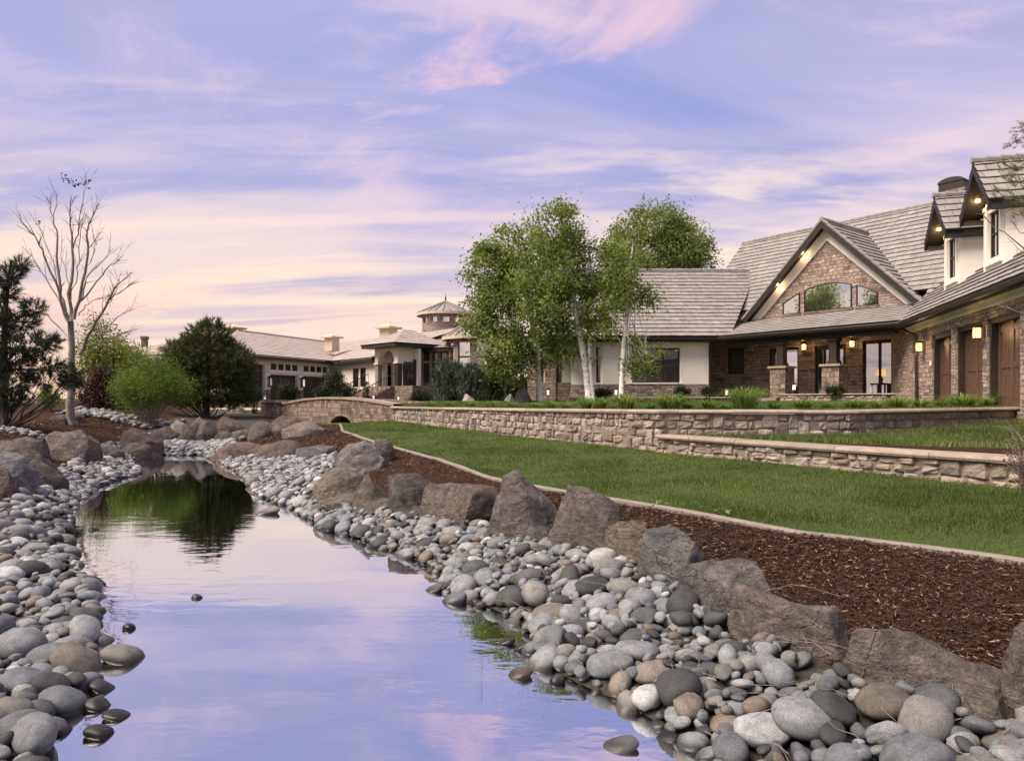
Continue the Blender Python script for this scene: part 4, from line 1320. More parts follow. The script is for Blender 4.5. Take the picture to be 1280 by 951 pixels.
def low_walls():
    """low stone bed walls before the house"""
    r = stone_wall('bed_wall', [A.p(3.35, -.6, 1.98).to_tuple(), A.p(7.55, -.6, 1.98).to_tuple(), G.p(1.9, -.9, 1.98).to_tuple()], [1.6, 1.6, 1.6],
               'low stone bed wall along the front of the porch', 'low bed walls', cap_w=.4, cap_h=.06, row=(.10, .16), ln=(.18, .45), rng=random.Random(15))
    r = stone_wall('bed_wall', [(2.4, 28.6, 1.86), (6.0, 28.5, 1.86), (8.9, 28.9, 1.86), A.p(2.2, -.7, 1.86).to_tuple()], [1.55, 1.55, 1.55, 1.55],
               'low stone bed wall below the wide window of the cream wing', 'low bed walls', cap_w=.4, cap_h=.06, row=(.10, .15), ln=(.18, .45), rng=random.Random(16))
    s_ = MB()
    A.box(s_, 2.25, 3.3, -1.35, -.75, 1.5, 1.72); A.box(s_, 2.3, 3.25, -.75, -.25, 1.5, 1.83)
    tag(s_.build('stone_step', M['concrete']), 'pale concrete step up to the porch beside the stone column', 'step')


low_walls()


def inside_lamp():
    p = A.p(5.42, 3.3, 1.75)
    t = empty('side_table', p, 'dark side table standing inside behind the porch window', 'table')
    mb = MB(); A2 = Fr((p.x, p.y), A.U, A.V)
    A2.box(mb, -.3, .3, -.3, .3, 2.36, 2.41); mb.build('table_top', M['darkwood'], t)
    for a in (-.25, .25):
        for b in (-.25, .25):
            mb = MB(); A2.box(mb, a - .025, a + .025, b - .025, b + .025, 1.75, 2.358); mb.build('leg', M['darkwood'], t)
    l = empty('table_lamp', (p.x, p.y, 2.411), 'lit table lamp with an orange shade seen through the porch window', 'lamp')
    mb = MB(); mb.lathe((p.x, p.y, 2.412), [(0, 0), (.09, 0), (.09, .02), (.03, .05), (.07, .14), (.05, .24), (.015, .28), (.015, .40)], 14); mb.build('base', M['bronze'], l, True)
    mb = MB(); mb.lathe((p.x, p.y, 2.72), [(.20, 0), (.14, .26), (0, .27)], 18); mb.build('lamp_shade', M['shade'], l, True)
    c = A.p(6.0, 3.6, 1.75)
    ch = empty('armchair', c, 'dark armchair inside the porch window', 'chair')
    F3 = Fr((c.x, c.y), A.U, A.V)
    mb = MB(); F3.box(mb, -.36, .36, -.32, .36, 1.95, 2.2); mb.build('seat', M['darkwood'], ch)
    mb = MB(); mb.hexa([F3.p(-.36, .3, 2.2), F3.p(.36, .3, 2.2), F3.p(.36, .42, 2.2), F3.p(-.36, .42, 2.2), F3.p(-.33, .42, 2.85), F3.p(.33, .42, 2.85), F3.p(.33, .52, 2.85), F3.p(-.33, .52, 2.85)]); mb.build('backrest', M['darkwood'], ch)
    for a in (-.32, .32):
        mb = MB(); F3.box(mb, a - .05, a + .05, -.3, .3, 2.2, 2.4); mb.build('arm', M['darkwood'], ch)
        for b in (-.26, .3):
            mb = MB(); F3.box(mb, a - .03, a + .03, b - .03, b + .03, 1.75, 1.95); mb.build('leg', M['darkwood'], ch)


inside_lamp()


# ------------------------------------------------------------------ the pale mansion beyond the bridge
def mansion():
    base = at(440, 503, 56)
    R = empty('mansion', base, 'pale stucco mansion with arched portico and round stone tower beyond the bridge', 'house')
    # garage wing: wall runs from near left to the inner corner
    a = at(250, 498, 46.0); b = at(417, 498, 60)
    d = Vector((b.x - a.x, b.y - a.y, 0)); L = d.length; d.normalize()
    nin = Vector((-d.y, d.x, 0))           # away from the court
    GW = Fr((a.x, a.y), (d.x, d.y), (nin.x, nin.y))
    def upx(px):
        k = (px - 640) / FPX
        # solve (a + u d) on ray
        return (k * a.y - a.x) / (d.x - k * d.y)
    EZ = 5.0
    doors = [(upx(300), upx(331)), (upx(338.5), upx(372)), (upx(379), upx(408.5))]
    w = MB()
    small = []
    for x0, x1 in ((338.5, 372), (379.5, 409.5)):
        u0, u1 = upx(x0), upx(x1)
        n = 4; g = .16; wd = (u1 - u0 - g * (n - 1)) / n
        for i in range(n): small.append((u0 + i * (wd + g), u0 + i * (wd + g) + wd, 4.02, 4.50))
    holes = [(doors[0][0], doors[0][1], 1.4, 4.35)] + [(u0, u1, 1.4, 3.65) for u0, u1 in doors[1:]]
    GW.wall(w, 3.0, L, 1.2, EZ, 0, .4, holes + small)
    w.build('stucco_wall', M['farcream'], R)
    tr = MB()
    for x0, x1 in ((336.5, 374), (377.5, 411)):
        GW.box(tr, upx(x0), upx(x1), -.06, -.003, 3.82, 3.95)
    for x0, x1 in ((332.5, 337), (373, 378.2)): GW.box(tr, upx(x0), upx(x1), -.05, -.003, 2.5, 3.66)
    tr.build('trim', M['trim'], R)
    st = MB()
    for x0, x1 in ((332, 337.6), (372.6, 378.4), (409.2, 413)): GW.box(st, upx(x0), upx(x1), -.09, -.003, 1.3, 2.45)
    st.build('stone_plinth', M['farveneer'], R)
    for (u0, u1, z0, z1) in holes:
        g = MB(); GW.box(g, u0 + .003, u1 - .003, .25, .32, z0, z1 - .003)
        for k in range(1, 5): GW.box(g, u0 + .02, u1 - .02, .215, .248, z0 + (z1 - z0) * k / 5 - .02, z0 + (z1 - z0) * k / 5 + .02)
        g.build('garage_door', M['darkwood'], R)
    for h in small: window(R, GW, *h, 0, .1, gl='glassdark', fw=.05, bars=((h[0] + h[1]) / 2,), hbars=(4.26,))
    for px in (335.5, 376): lantern(R, GW.p(upx(px), 0, 3.1), (-nin.x, -nin.y, 0), on=False, sc=2.0)
    # roof of the garage wing
    r = MB()
    g = GW.p
    dp = 7.0; rz = 7.6
    roof_plane(r, [g(2.4, -.6, EZ + .05), g(L + .1, -.6, EZ + .05), g(25.6, dp, rz), g(11, dp, rz)], course=.5, tile=.8, lift=.02, jit=.006)
    roof_plane(r, [g(2.4, 2 * dp, EZ), g(2.4, -.6, EZ + .05), g(11, dp, rz)], course=.5, tile=.8, lift=.02, jit=.006)
    f = MB()
    GW.box(f, 2.45, L - .2, -.6, -.52, EZ - .28, EZ - .02); GW.box(f, 2.45, L - .2, -.515, -.003, EZ - .2, EZ - .1)
    # centre wing: from the inner corner to the portico
    c = at(478, 498, 53.6)
    d2 = Vector((c.x - b.x, c.y - b.y, 0)); L2 = d2.length; d2.normalize()
    n2 = Vector((-d2.y, d2.x, 0))
    CW = Fr((b.x, b.y), (d2.x, d2.y), (n2.x, n2.y))
    def u2(px):
        k = (px - 640) / FPX
        return (k * b.y - b.x) / (d2.x - k * d2.y)
    w = MB()
    wins = [(u2(441), u2(448.2), 2.75, 4.3), (u2(450), u2(457.2), 2.75, 4.3)]
    CW.wall(w, -.2, L2 + .1, 1.2, EZ, 0, .4, wins)
    w.build('stucco_wall', M['farcream'], R)
    for h in wins: window(R, CW, *h, 0, .1, gl='glassdark', fw=.06, hbars=((h[2] + h[3]) / 2,))
    q = CW.p
    roof_plane(r, [q(-.5, -.6, EZ + .05), q(L2 - .5, -.6, EZ + .05), q(L2 + 3, 6, 7.6), q(-11.3, 6, 7.6)], course=.5, tile=.8, lift=.02, jit=.006)
    CW.box(f, -.1, L2 - .6, -.6, -.52, EZ - .28, EZ - .02); CW.box(f, -.1, L2 - .6, -.515, -.003, EZ - .2, EZ - .1)
    ridge(r, g(11, dp, rz), g(25.5, dp, rz), .12)
    # portico: block with an arched opening under a hipped roof
    p0 = at(468.5, 498, 53.2); p1 = at(497, 498, 51.0)
    d3 = Vector((p1.x - p0.x, p1.y - p0.y, 0)); W3 = d3.length; d3.normalize(); n3 = Vector((-d3.y, d3.x, 0))
    if n3.y < 0: n3 = -n3
    PO = Fr((p0.x, p0.y), (d3.x, d3.y), (n3.x, n3.y))
    pt = PO.p
    zt, zs = 5.95, 4.55
    po = MB()
    a0, a1 = .36, W3 - .42
    mid, ra = (a0 + a1) / 2, (a1 - a0) / 2
    n = 16
    top = [(a0 + (a1 - a0) * i / n, zs + .95 * math.sqrt(max(0, 1 - ((a0 + (a1 - a0) * i / n - mid) / ra) ** 2))) for i in range(n + 1)]
    for dv, fl in ((0, 1), (.45, -1)):
        for i in range(n):
            (x, z), (x2, z2) = top[i], top[i + 1]
            P = [pt(x, dv, z), pt(x2, dv, z2), pt(x2, dv, zt), pt(x, dv, zt)]
            po.face(P if fl > 0 else P[::-1])
    for i in range(n):
        (x, z), (x2, z2) = top[i], top[i + 1]
        po.face([pt(x, 0, z), pt(x, .45, z), pt(x2, .45, z2), pt(x2, 0, z2)])
    PO.box(po, 0, a0, 0, .45, zs, zt); PO.box(po, a1, W3, 0, .45, zs, zt)
    PO.box(po, W3 - .45, W3, .453, 1.497, zs + .05, zt); PO.box(po, 0, .45, .453, 1.497, zs + .05, zt)
    PO.box(po, .45, W3 - .45, .46, 1.497, 5.75, 5.9)
    for x0, x1 in ((-.06, .5), (W3 - .5, W3 + .06)): PO.box(po, x0, x1, -.07, .52, zs - .12, zs - .003)
    PO.wall(po, -2.8, W3 + .5, 1.2, 5.6, 1.5, .3, [(-1.68, -.95, 2.75, 4.4), (-.62, .02, 2.75, 4.4)])
    po.build('portico', M['farcream'], R)
    for x0, x1 in ((-1.68, -.95), (-.62, .02)): window(R, PO, x0, x1, 2.75, 4.4, 1.5, .08, gl='glassdark', fw=.06, hbars=(3.6,))
    for x in (.22, W3 - .22):
        for v in (.22,):
            c_ = MB(); PO.box(c_, x - .2, x + .2, v - .2, v + .2, 2.3, zs - .123); PO.box(c_, x - .28, x + .28, v - .28, v + .28, 1.8, 2.5)
            c_.build('column', M['darkwood'] if x > 1 else M['bark'], R)
    # recessed entry: dark tall door behind the portico's right
    e = MB()
    PO.box(e, 1.75, W3 + .3, 1.40, 1.495, 2.5, 4.75); eo = e.build('door', M['darkwood'], R)
    g2 = MB()
    for k in range(3): PO.box(g2, 1.83 + k * .5, 2.25 + k * .5, 1.37, 1.397, 2.8, 4.6)
    g2.build('pane', M['glassdark'], eo)
    ez = zt - .02; ov = .8
    hx = [pt(-ov, -ov, ez), pt(W3 + ov, -ov, ez), pt(W3 + ov, 4.4, ez), pt(-ov, 4.4, ez)]
    ap = [pt(W3 / 2, 1.8, ez + 1.25), pt(W3 / 2, 2.4, ez + 1.25)]
    for poly in ([hx[0], hx[1], ap[0]], [hx[1], hx[2], ap[1], ap[0]], [hx[3], hx[0], ap[0], ap[1]], [hx[2], hx[3], ap[1]]):
        roof_plane(r, poly, course=.4, tile=.6, lift=.025, jit=.006)
    PO.box(f, -ov + .05, W3 + ov - .05, -ov + .04, 4.3, ez - .28, ez - .07)
    # steps and landing up to the portico, with rails
    sp = MB()
    for i in range(9):
        z1 = 1.25 + .16 * (i + 1)
        PO.box(sp, -.5 + .02 * i, W3 + .3, -3.6 + .34 * i, -3.6 + .34 * (i + 1), 1.0, z1)
    PO.box(sp, -.3, W3 + 2.6, -.535, 1.49, 1.0, 2.72)
    sp.build('steps', M['farveneer'], R)
    for x in (-.45, W3 + .2):
        rl = MB()
        P0, P1 = pt(x, -3.5, 2.25), pt(x, -.3, 3.7)
        rl.tube([P0, P1], .035, 6)
        for k in range(9):
            p = P0.lerp(P1, k / 8); rl.tube([p - Vector((0, 0, .9)), p], .018, 5)
        rl.build('handrail', M['bronze'], R)
    # stone hall right of the entry
    s0, s1 = at(522, 498, 53.4), at(578, 498, 52.4)
    d4 = Vector((s1.x - s0.x, s1.y - s0.y, 0)); W4 = d4.length; d4.normalize(); n4 = Vector((-d4.y, d4.x, 0))
    SH = Fr((s0.x, s0.y), (d4.x, d4.y), (n4.x, n4.y))
    u4 = lambda px: (px - 522) / 56 * W4
    w = MB()
    hs = []
    for x0, x1 in ((529.5, 537), (540, 548), (551, 559)):
        hs += [(u4(x0), u4(x1), 3.0, 4.55), (u4(x0), u4(x1), 4.72, 5.4)]
    SH.wall(w, 0, W4, 1.2, 5.6, 0, .45, hs)
    w.build('stone_wall', M['veneer'], R)
    for h in hs: window(R, SH, *h, 0, .12, gl='glassdark', fw=.07)
    sq = SH.p
    roof_plane(r, [sq(-.6, -.6, 5.7), sq(W4 + .5, -.6, 5.7), sq(W4 + .5, 6, 8.0), sq(1.5, 6, 8.0)], course=.4, tile=.6)
    roof_plane(r, [sq(-.6, 10, 5.7), sq(-.6, -.6, 5.7), sq(1.5, 6, 8.0)], course=.4, tile=.6)
    SH.box(f, -.55, W4 + .4, -.55, -.003, 5.42, 5.63)
    lantern(R, SH.p(.15, 0, 4.0), (-n4.x, -n4.y, 0), on=False, sc=2.0)
    r.build('roof', [M['farroof'], M['fascia']], R); f.build('fascia', M['fascia'], R)
    # round tower with a metal cone roof
    def drum(px, D, rad, z0, zw0, zw1, z1, zap, ov, nwin, name, wfrac, glz, wallm, ribs, arc0=0):
        c = at(px, 498, D); N = 72
        t = MB(); gl = MB(); fr_ = MB()
        per = N // nwin
        for i in range(N):
            a0_, a1_ = 2 * math.pi * (i + arc0) / N, 2 * math.pi * (i + 1 + arc0) / N
            P = lambda a, z, rr=rad: Vector((c.x + rr * math.cos(a), c.y + rr * math.sin(a), z))
            win = (i % per) < wfrac * per
            zs_ = [(z0, zw0), (zw1, z1)] if win else [(z0, z1)]
            for za, zb in zs_: t.face([P(a0_, za), P(a1_, za), P(a1_, zb), P(a0_, zb)])
            if win:
                gl.face([P(a0_, zw0, rad - .12), P(a1_, zw0, rad - .12), P(a1_, zw1, rad - .12), P(a0_, zw1, rad - .12)])
                for zz, up in ((zw0, 1), (zw1, -1)):
                    t.face([P(a0_, zz), P(a1_, zz), P(a1_, zz, rad - .14), P(a0_, zz, rad - .14)])
                if i % per == 0: t.face([P(a0_, zw0), P(a0_, zw1), P(a0_, zw1, rad - .14), P(a0_, zw0, rad - .14)])
                if (i + 1) % per >= wfrac * per or (i + 1) % per == 0: t.face([P(a1_, zw0), P(a1_, zw0, rad - .14), P(a1_, zw1, rad - .14), P(a1_, zw1)])
                if zw1 - zw0 > 1.5:
                    zm = zw0 + (zw1 - zw0) * .62
                    for zz in (zm,):
                        fr_.face([P(a0_, zz - .06, rad - .08), P(a1_, zz - .06, rad - .08), P(a1_, zz + .06, rad - .08), P(a0_, zz + .06, rad - .08)])
        to = t.build(name, M[wallm], R)
        gl.build('pane', M[glz], to)
        if fr_.f: fr_.build('window_bar', M['bronze'], to)
        ro = MB()
        R1 = rad + ov
        NS = 24
        for i in range(NS):
            a0_, a1_ = 2 * math.pi * i / NS, 2 * math.pi * (i + 1) / NS
            P = lambda a, rr, z: Vector((c.x + rr * math.cos(a), c.y + rr * math.sin(a), z))
            for (r0, za), (r1, zb) in (((R1, z1), (R1 * .5, z1 + (zap - z1) * .52)), ((R1 * .5, z1 + (zap - z1) * .52), (.06, zap))):
                ro.face([P(a0_, r0, za), P(a1_, r0, za), P(a1_, r1, zb), P(a0_, r1, zb)], 0, .35 + .3 * (i % 2))
            ro.face([P(a0_, R1, z1 - .22), P(a1_, R1, z1 - .22), P(a1_, R1, z1), P(a0_, R1, z1)], 2)
            ro.face([P(a1_, R1, z1 - .22), P(a0_, R1, z1 - .22), P(a0_, rad - .1, z1 - .1), P(a1_, rad - .1, z1 - .1)], 1)
            ro.tube([P(a0_, R1, z1 + .03), P(a0_, R1 * .5, z1 + (zap - z1) * .52 + .04), P(a0_, .06, zap + .04)], .05, 5, 0, .2)
        ro.build('cone_roof', [M['roof'], M['fascia'], M['tan']], to)
        if ribs:
            fi = MB(); fi.lathe((c.x, c.y, zap - .1), [(.12, 0), (.12, .15), (.05, .25), (.09, .4), (.03, .55), (.0, .95)], 8); fi.build('finial', M['bronze'], to, True)
    drum(557, 62, 2.12, 5.5, 8.55, 9.0, 9.45, 10.6, .5, 12, 'tower', .4, 'glassbright', 'veneer', True)
    drum(592, 52.5, 1.9, 1.2, 3.1, 6.0, 6.45, 7.9, .55, 8, 'round_bay', .62, 'glassbright', 'veneer', False, 2)
    # hip-capped chimneys
    for px, D, zt_, wpx, hpx in ((293, 62, 405, 18, 20), (415, 62, 416.5, 17, 6), (485.5, 60, 403.5, 21, 20), (536, 66, 412, 24, 12)):
        c = at(px, zt_, D); k = wpx / FPX * D / 2
        m = MB(); Fc = Fr((c.x, c.y), (.86, -.5), (.5, .86))
        zb = c.z - hpx / FPX * D
        Fc.box(m, -k * .75, k * .75, -k * .75, k * .75, zb - 1.2, c.z - k * .75)
        co = m.build('chimney', M['tan'], R)
        m = MB(); kk = k * 1.18; z0 = c.z - k * .74
        Fc.box(m, -kk, kk, -kk, kk, z0, z0 + k * .22)
        P = [Fc.p(-kk, -kk, z0 + k * .22), Fc.p(kk, -kk, z0 + k * .22), Fc.p(kk, kk, z0 + k * .22), Fc.p(-kk, kk, z0 + k * .22)]
        tp = Fc.p(0, 0, c.z)
        for i in range(4): m.face([P[i], P[(i + 1) % 4], tp])
        m.build('chimney_cap', M['tan'], co)


mansion()


def far_neighbour():
    R = empty('far_house', at(180, 500, 105), 'grey roofed house far off behind the shrubs at left', 'house')
    c = at(182, 500, 105)
    w, r = MB(), MB()
    w.box(c.x - 8, c.x + 6, c.y, c.y + 9, 1.2, 7)
    w.build('wall', M['tan'], R)
    rp = [(c.x - 8.8, c.y - .8, 6.9), (c.x + 6.8, c.y - .8, 6.9), (c.x + 5.5, c.y + 4.5, 10.1), (c.x - 7.5, c.y + 4.5, 10.1)]
    roof_plane(r, rp, course=.8, tile=1.2)
    roof_plane(r, [(c.x + 6.8, c.y - .8, 6.9), (c.x + 6.8, c.y + 9.8, 6.9), (c.x + 5.5, c.y + 4.5, 10.1)], course=.8, tile=1.2)
    ro = r.build('roof', ROOFM, R)
    m = MB(); m.box(c.x - 2.6, c.x - 1.9, c.y + 3.5, c.y + 4.3, 9, 11.3); m.box(c.x - 2.7, c.x - 1.8, c.y + 3.4, c.y + 4.4, 11.3, 11.7); m.build('chimney', M['farveneer'], ro)
    for k in range(4):
        window(R, Fr((c.x, c.y), (1, 0), (0, 1)), -7 + 3.2 * k, -5.6 + 3.2 * k, 3.5, 5.4, -.06, .02, gl='glassdark')


far_neighbour()

# ------------------------------------------------------------------ boulders
def ico(sub):
    import bmesh
    bm = bmesh.new(); bmesh.ops.create_icosphere(bm, subdivisions=sub, radius=1.0)
    bm.verts.ensure_lookup_table()
    V = np.array([v.co[:] for v in bm.verts]); F = np.array([[v.index for v in f.verts] for f in bm.faces])
    bm.free()
    return V, F


IV5, IF5 = ico(5)
IV4, IF4 = ico(4)
IV3, IF3 = ico(3)
IV2, IF2 = ico(2)
IV1, IF1 = ico(1)


def fbm(p, o=4, lac=2.1, g=.5):
    a, f, r = 1.0, 1.0, 0.0
    for _ in range(o):
        r += a * noise.noise(p * f); a *= g; f *= lac
    return r


def boulder(name, px0, px1, pyt, pyb, label, cat='boulder', prof=None, col=(.19, .15, .125), seed=1, depth=.75, cuts=7, push=.55, group=None, sub=5, rough=1.0, yaw=0.0, fall=None):
    rg = random.Random(seed)
    pc = (px0 + px1) / 2
    b = gp(pc, pyb)
    D = b.y
    w = (px1 - px0) / FPX * D
    dp = w * depth
    Dc = D + dp * .5 * push
    w = (px1 - px0) / FPX * Dc * 1.02
    cx = (pc - 640) / FPX * Dc
    zt = CAMZ - (pyt - HZ) / FPX * Dc
    zb = b.z
    H = max(zt - zb, .08)
    base = IV5 if sub == 5 else IV4
    F = IF5 if sub == 5 else IF4
    V = base.copy()
    # boxier than a ball
    p = 3.2
    r = (np.abs(V) ** p).sum(1) ** (1 / p)
    V = V / r[:, None]
    a0 = rg.uniform(-.22, .22)
    V = V @ np.array([[math.cos(a0), math.sin(a0), 0], [-math.sin(a0), math.cos(a0), 0], [0, 0, 1]])
    # flat faces struck off it
    for _ in range(cuts):
        th = rg.uniform(0, 2 * math.pi); el = rg.uniform(-.1, .95)
        n = np.array([math.cos(th) * math.cos(el), math.sin(th) * math.cos(el), math.sin(el)])
        d = V @ n
        off = rg.uniform(.70, .90) * d.max()
        over = np.maximum(d - off, 0)
        V -= np.outer(over * .97, n)
    prof = prof or [(-1, .55), (-.5, .95), (0, 1), (.5, .9), (1, .5)]
    pxs, pys = zip(*prof)
    V[:, 0] /= np.abs(V[:, 0]).max(); V[:, 1] /= np.abs(V[:, 1]).max()
    top = V[:, 2].max()
    k = np.interp(V[:, 0], pxs, pys)
    up = V[:, 2] > 0
    # outline as seen from the front: the highest point at each x reaches the profile
    nb = 40
    bi = np.clip(((V[:, 0] + 1) / 2 * nb).astype(int), 0, nb - 1)
    env = np.full(nb, .05)
    np.maximum.at(env, bi, V[:, 2])
    env = np.convolve(np.pad(env, 2, mode='edge'), np.ones(5) / 5, 'valid')
    E = np.interp(V[:, 0], (np.arange(nb) + .5) / nb * 2 - 1, env)
    mixk = .95
    V[up, 2] = V[up, 2] / (mixk * E[up] + (1 - mixk) * top) * k[up]
    # the top falls away towards the water
    fr = np.clip((.35 - V[:, 1]) / 1.35, 0, 1)
    V[up, 2] *= (1 - (fall if fall is not None else rg.uniform(.18, .34)) * fr[up] ** 1.2)
    P = np.empty_like(V)
    P[:, 0] = V[:, 0] * w / 2; P[:, 1] = V[:, 1] * dp / 2
    P[:, 2] = np.where(up, V[:, 2] * H, V[:, 2] * min(.35 * H, .3))
    sc = 1.0 / max(w, .2)
    o = Vector((seed * 7.3, seed * 3.1, seed * 1.7))
    for i in range(len(P)):
        q = Vector(P[i])
        n1 = fbm(q * (2.1 * sc) + o, 3)
        n2 = fbm(q * (7.0 * sc) + o, 4)
        n3 = 1 - abs(noise.noise(q * (4.2 * sc) + o * 2)) * 2
        dirn = Vector(V[i]).normalized()
        P[i] += np.array(dirn) * w * rough * (.034 * n1 + .018 * n2 + .020 * n3)
    # bring the top back to its height
    P[:, 2] *= np.where(P[:, 2] > 0, H / max(P[:, 2].max(), 1e-3), 1)
    o_ = np_mesh(name, P, F, M['boulder'], smooth=True)
    o_.location = (cx, Dc, zb)
    o_.rotation_euler = (0, 0, yaw)
    o_.color = (col[0] * .64, col[1] * .63, col[2] * .63, 1)
    tag(o_, label, cat, group or 'boulders edging the pond')
    BOULDERS.append((cx, Dc, w / 2, dp / 2, zb, H))
    return o_


BOULDERS = []


def bank_boulder(bl, br, tops, label, col, seed, depth=.6, cuts=9, fall=.2, lean=0.0):
    """a boulder lying along the bank: bl, br are where its two ends meet the ground, tops its skyline (all as seen in the photograph)"""
    rg = random.Random(seed)
    Lp, Rp = gp(*bl), gp(*br)
    ax = Vector((Rp.x - Lp.x, Rp.y - Lp.y, 0)); w = ax.length; ax.normalize()
    pv = Vector((-ax.y, ax.x, 0))
    if pv.y < 0: pv = -pv
    dp = w * depth
    V = IV5.copy()
    p = 2.6
    V /= ((np.abs(V) ** p).sum(1) ** (1 / p))[:, None]
    a0 = rg.uniform(-.2, .2)
    V = V @ np.array([[math.cos(a0), math.sin(a0), 0], [-math.sin(a0), math.cos(a0), 0], [0, 0, 1]])
    for _ in range(cuts):
        th = rg.uniform(0, 2 * math.pi); el = rg.uniform(-.1, 1.0)
        n = np.array([math.cos(th) * math.cos(el), math.sin(th) * math.cos(el), math.sin(el)])
        d = V @ n
        V -= np.outer(np.maximum(d - rg.uniform(.58, .84) * d.max(), 0) * .985, n)
    V[:, 0] /= np.abs(V[:, 0]).max(); V[:, 1] /= np.abs(V[:, 1]).max()
    xs, hs = [], []
    for px, py in tops:
        k = (px - 640) / FPX
        o = Lp + pv * dp * .36
        t = (k * o.y - o.x) / (ax.x - k * ax.y)
        t = max(0, min(w, t)); q = o + ax * t
        xs.append(t / w * 2 - 1); hs.append(max(.05, CAMZ - (py - HZ) / FPX * q.y - (Lp.z + (Rp.z - Lp.z) * t / w)))
    order = np.argsort(xs); xs = np.array(xs)[order]; hs = np.array(hs)[order] * 1.12
    nb = 40
    bi = np.clip(((V[:, 0] + 1) / 2 * nb).astype(int), 0, nb - 1)
    env = np.full(nb, .05); np.maximum.at(env, bi, V[:, 2])
    env = np.convolve(np.pad(env, 2, mode='edge'), np.ones(5) / 5, 'valid')
    E = np.interp(V[:, 0], (np.arange(nb) + .5) / nb * 2 - 1, env)
    Hx = np.interp(V[:, 0], xs, hs)
    up = V[:, 2] > 0
    E = np.maximum(E, .42)
    z = np.where(up, V[:, 2] / E * Hx, V[:, 2] * .28)
    fr = np.clip((.45 - V[:, 1]) / 1.45, 0, 1)
    z = np.where(up, z * (1 - fall * fr ** 1.3), z)
    # the face towards the water leans in or out with height
    yy = V[:, 1] * dp / 2 + dp * .12 - np.where(up, lean * z, 0)
    P = np.stack([(V[:, 0]) * w * .485, yy, z], 1)
    sc = 1.0 / max(w, .3); o = Vector((seed * 7.3, seed * 3.1, seed * 1.7))
    for i in range(len(P)):
        q = Vector(P[i])
        qs = Vector((q.x, q.y, q.z * 1.9))
        n1 = fbm(q * (2.3 * sc) + o, 3); n2 = fbm(qs * (6.5 * sc) + o, 4)
        n3 = 1 - abs(noise.noise(qs * (3.6 * sc) + o * 2)) * 2
        n4 = abs(noise.noise(qs * (9.0 * sc) + o * 3))
        P[i] += V[i] / max(np.linalg.norm(V[i]), .1) * w * (.016 * n1 + .013 * n2 + .015 * n3 - .016 * n4)
    mid = (Lp + Rp) / 2
    ob = np_mesh('boulder', P, IF5, M['boulder'], smooth=True)
    ob.location = mid
    ob.rotation_euler = (0, 0, math.atan2(ax.y, ax.x))
    kk = rg.uniform(.46, .64)
    ob.color = (col[0] * kk, col[1] * kk, col[2] * kk, 1)
    tag(ob, label, 'boulder', 'boulders edging the pond')
    n = max(3, int(w / (dp * .5)))
    for k in range(n):
        t = (k + .5) / n; c = Lp + ax * (w * t) + pv * dp * .24
        BOULDERS.append((c.x, c.y, dp * .42, dp * .42, c.z, float(np.interp(t * 2 - 1, xs, hs))))


G1, G2, G3, G4 = (.165, .138, .122), (.185, .178, .175), (.215, .182, .158), (.125, .104, .094)
bank_boulder((1018, 842), (1286, 917), [(1022, 822), (1031, 812), (1044, 800), (1057, 790), (1085, 777), (1117, 782), (1158, 802), (1211, 828), (1252, 843), (1268, 862), (1272, 880)], 'long wedge-shaped brown boulder sloping down to the right, nearest big one beside the mulch', G3, 3, .5, 8, .26)
bank_boulder((910, 792), (1060, 838), [(902, 752), (915, 739), (943, 730), (975, 742), (1016, 755), (1050, 758), (1062, 772), (1068, 795)], 'low broad boulder with a creased top left of the long wedge-shaped one', (.172, .142, .124), 6, .5, 8, .24)
bank_boulder((848, 748), (988, 780), [(844, 732), (858, 715), (872, 704), (888, 694), (911, 690), (943, 698), (975, 714), (1000, 733), (1006, 750)], 'cracked grey-brown boulder with a rounded sloping back against the mulch', (.178, .158, .150), 9, .48, 8, .3)
bank_boulder((804, 716), (880, 738), [(800, 702), (806, 680), (814, 659), (844, 655), (872, 667), (890, 686), (893, 705)], 'sharp-edged two-faced boulder, grey face to the right and brown face left', G2, 13, .7, 11, .2)
bank_boulder((757, 697), (802, 712), [(751, 684), (762, 661), (787, 651), (803, 656), (812, 668), (815, 688)], 'small blunt brown boulder between the block-shaped one and the sharp-edged one', (.23, .185, .15), 17, .7, 8, .3)
bank_boulder((696, 671), (772, 698), [(691, 655), (697, 632), (703, 619), (721, 610), (749, 612), (768, 623), (780, 642), (786, 668)], 'dark block-shaped boulder right of the tall pointed one', G1, 19, .75, 9, .08)
bank_boulder((620, 648), (694, 676), [(618, 640), (626, 607), (634, 586), (648, 579), (664, 585), (683, 604), (700, 619), (706, 645)], 'tall pointed boulder with a steep right flank, highest in the row by the lawn', (.175, .150, .138), 23, .75, 9, .10)
bank_boulder((516, 643), (618, 655), [(513, 628), (519, 618), (528, 612), (563, 608), (600, 608), (623, 610), (628, 625)], 'flat-topped slab of brown rock left of the tall pointed boulder', (.20, .165, .138), 29, .55, 9, .05)
bank_boulder((484, 635), (538, 646), [(482, 622), (492, 600), (510, 592), (527, 596), (540, 612), (542, 630)], 'smooth round dark boulder beside the flat-topped slab', G4, 31, .85, 6, .22)
bank_boulder((447, 628), (490, 638), [(446, 614), (452, 592), (462, 585), (478, 592), (490, 606), (494, 622)], 'upright brown boulder left of the smooth round dark one', (.19, .152, .122), 37, .85, 9, .15)
bank_boulder((400, 617), (456, 629), [(398, 602), (410, 588), (428, 584), (450, 586), (460, 598), (462, 615)], 'sandy tan boulder, leftmost of the row curving up the right bank', (.27, .225, .18), 41, .8, 9, .18)
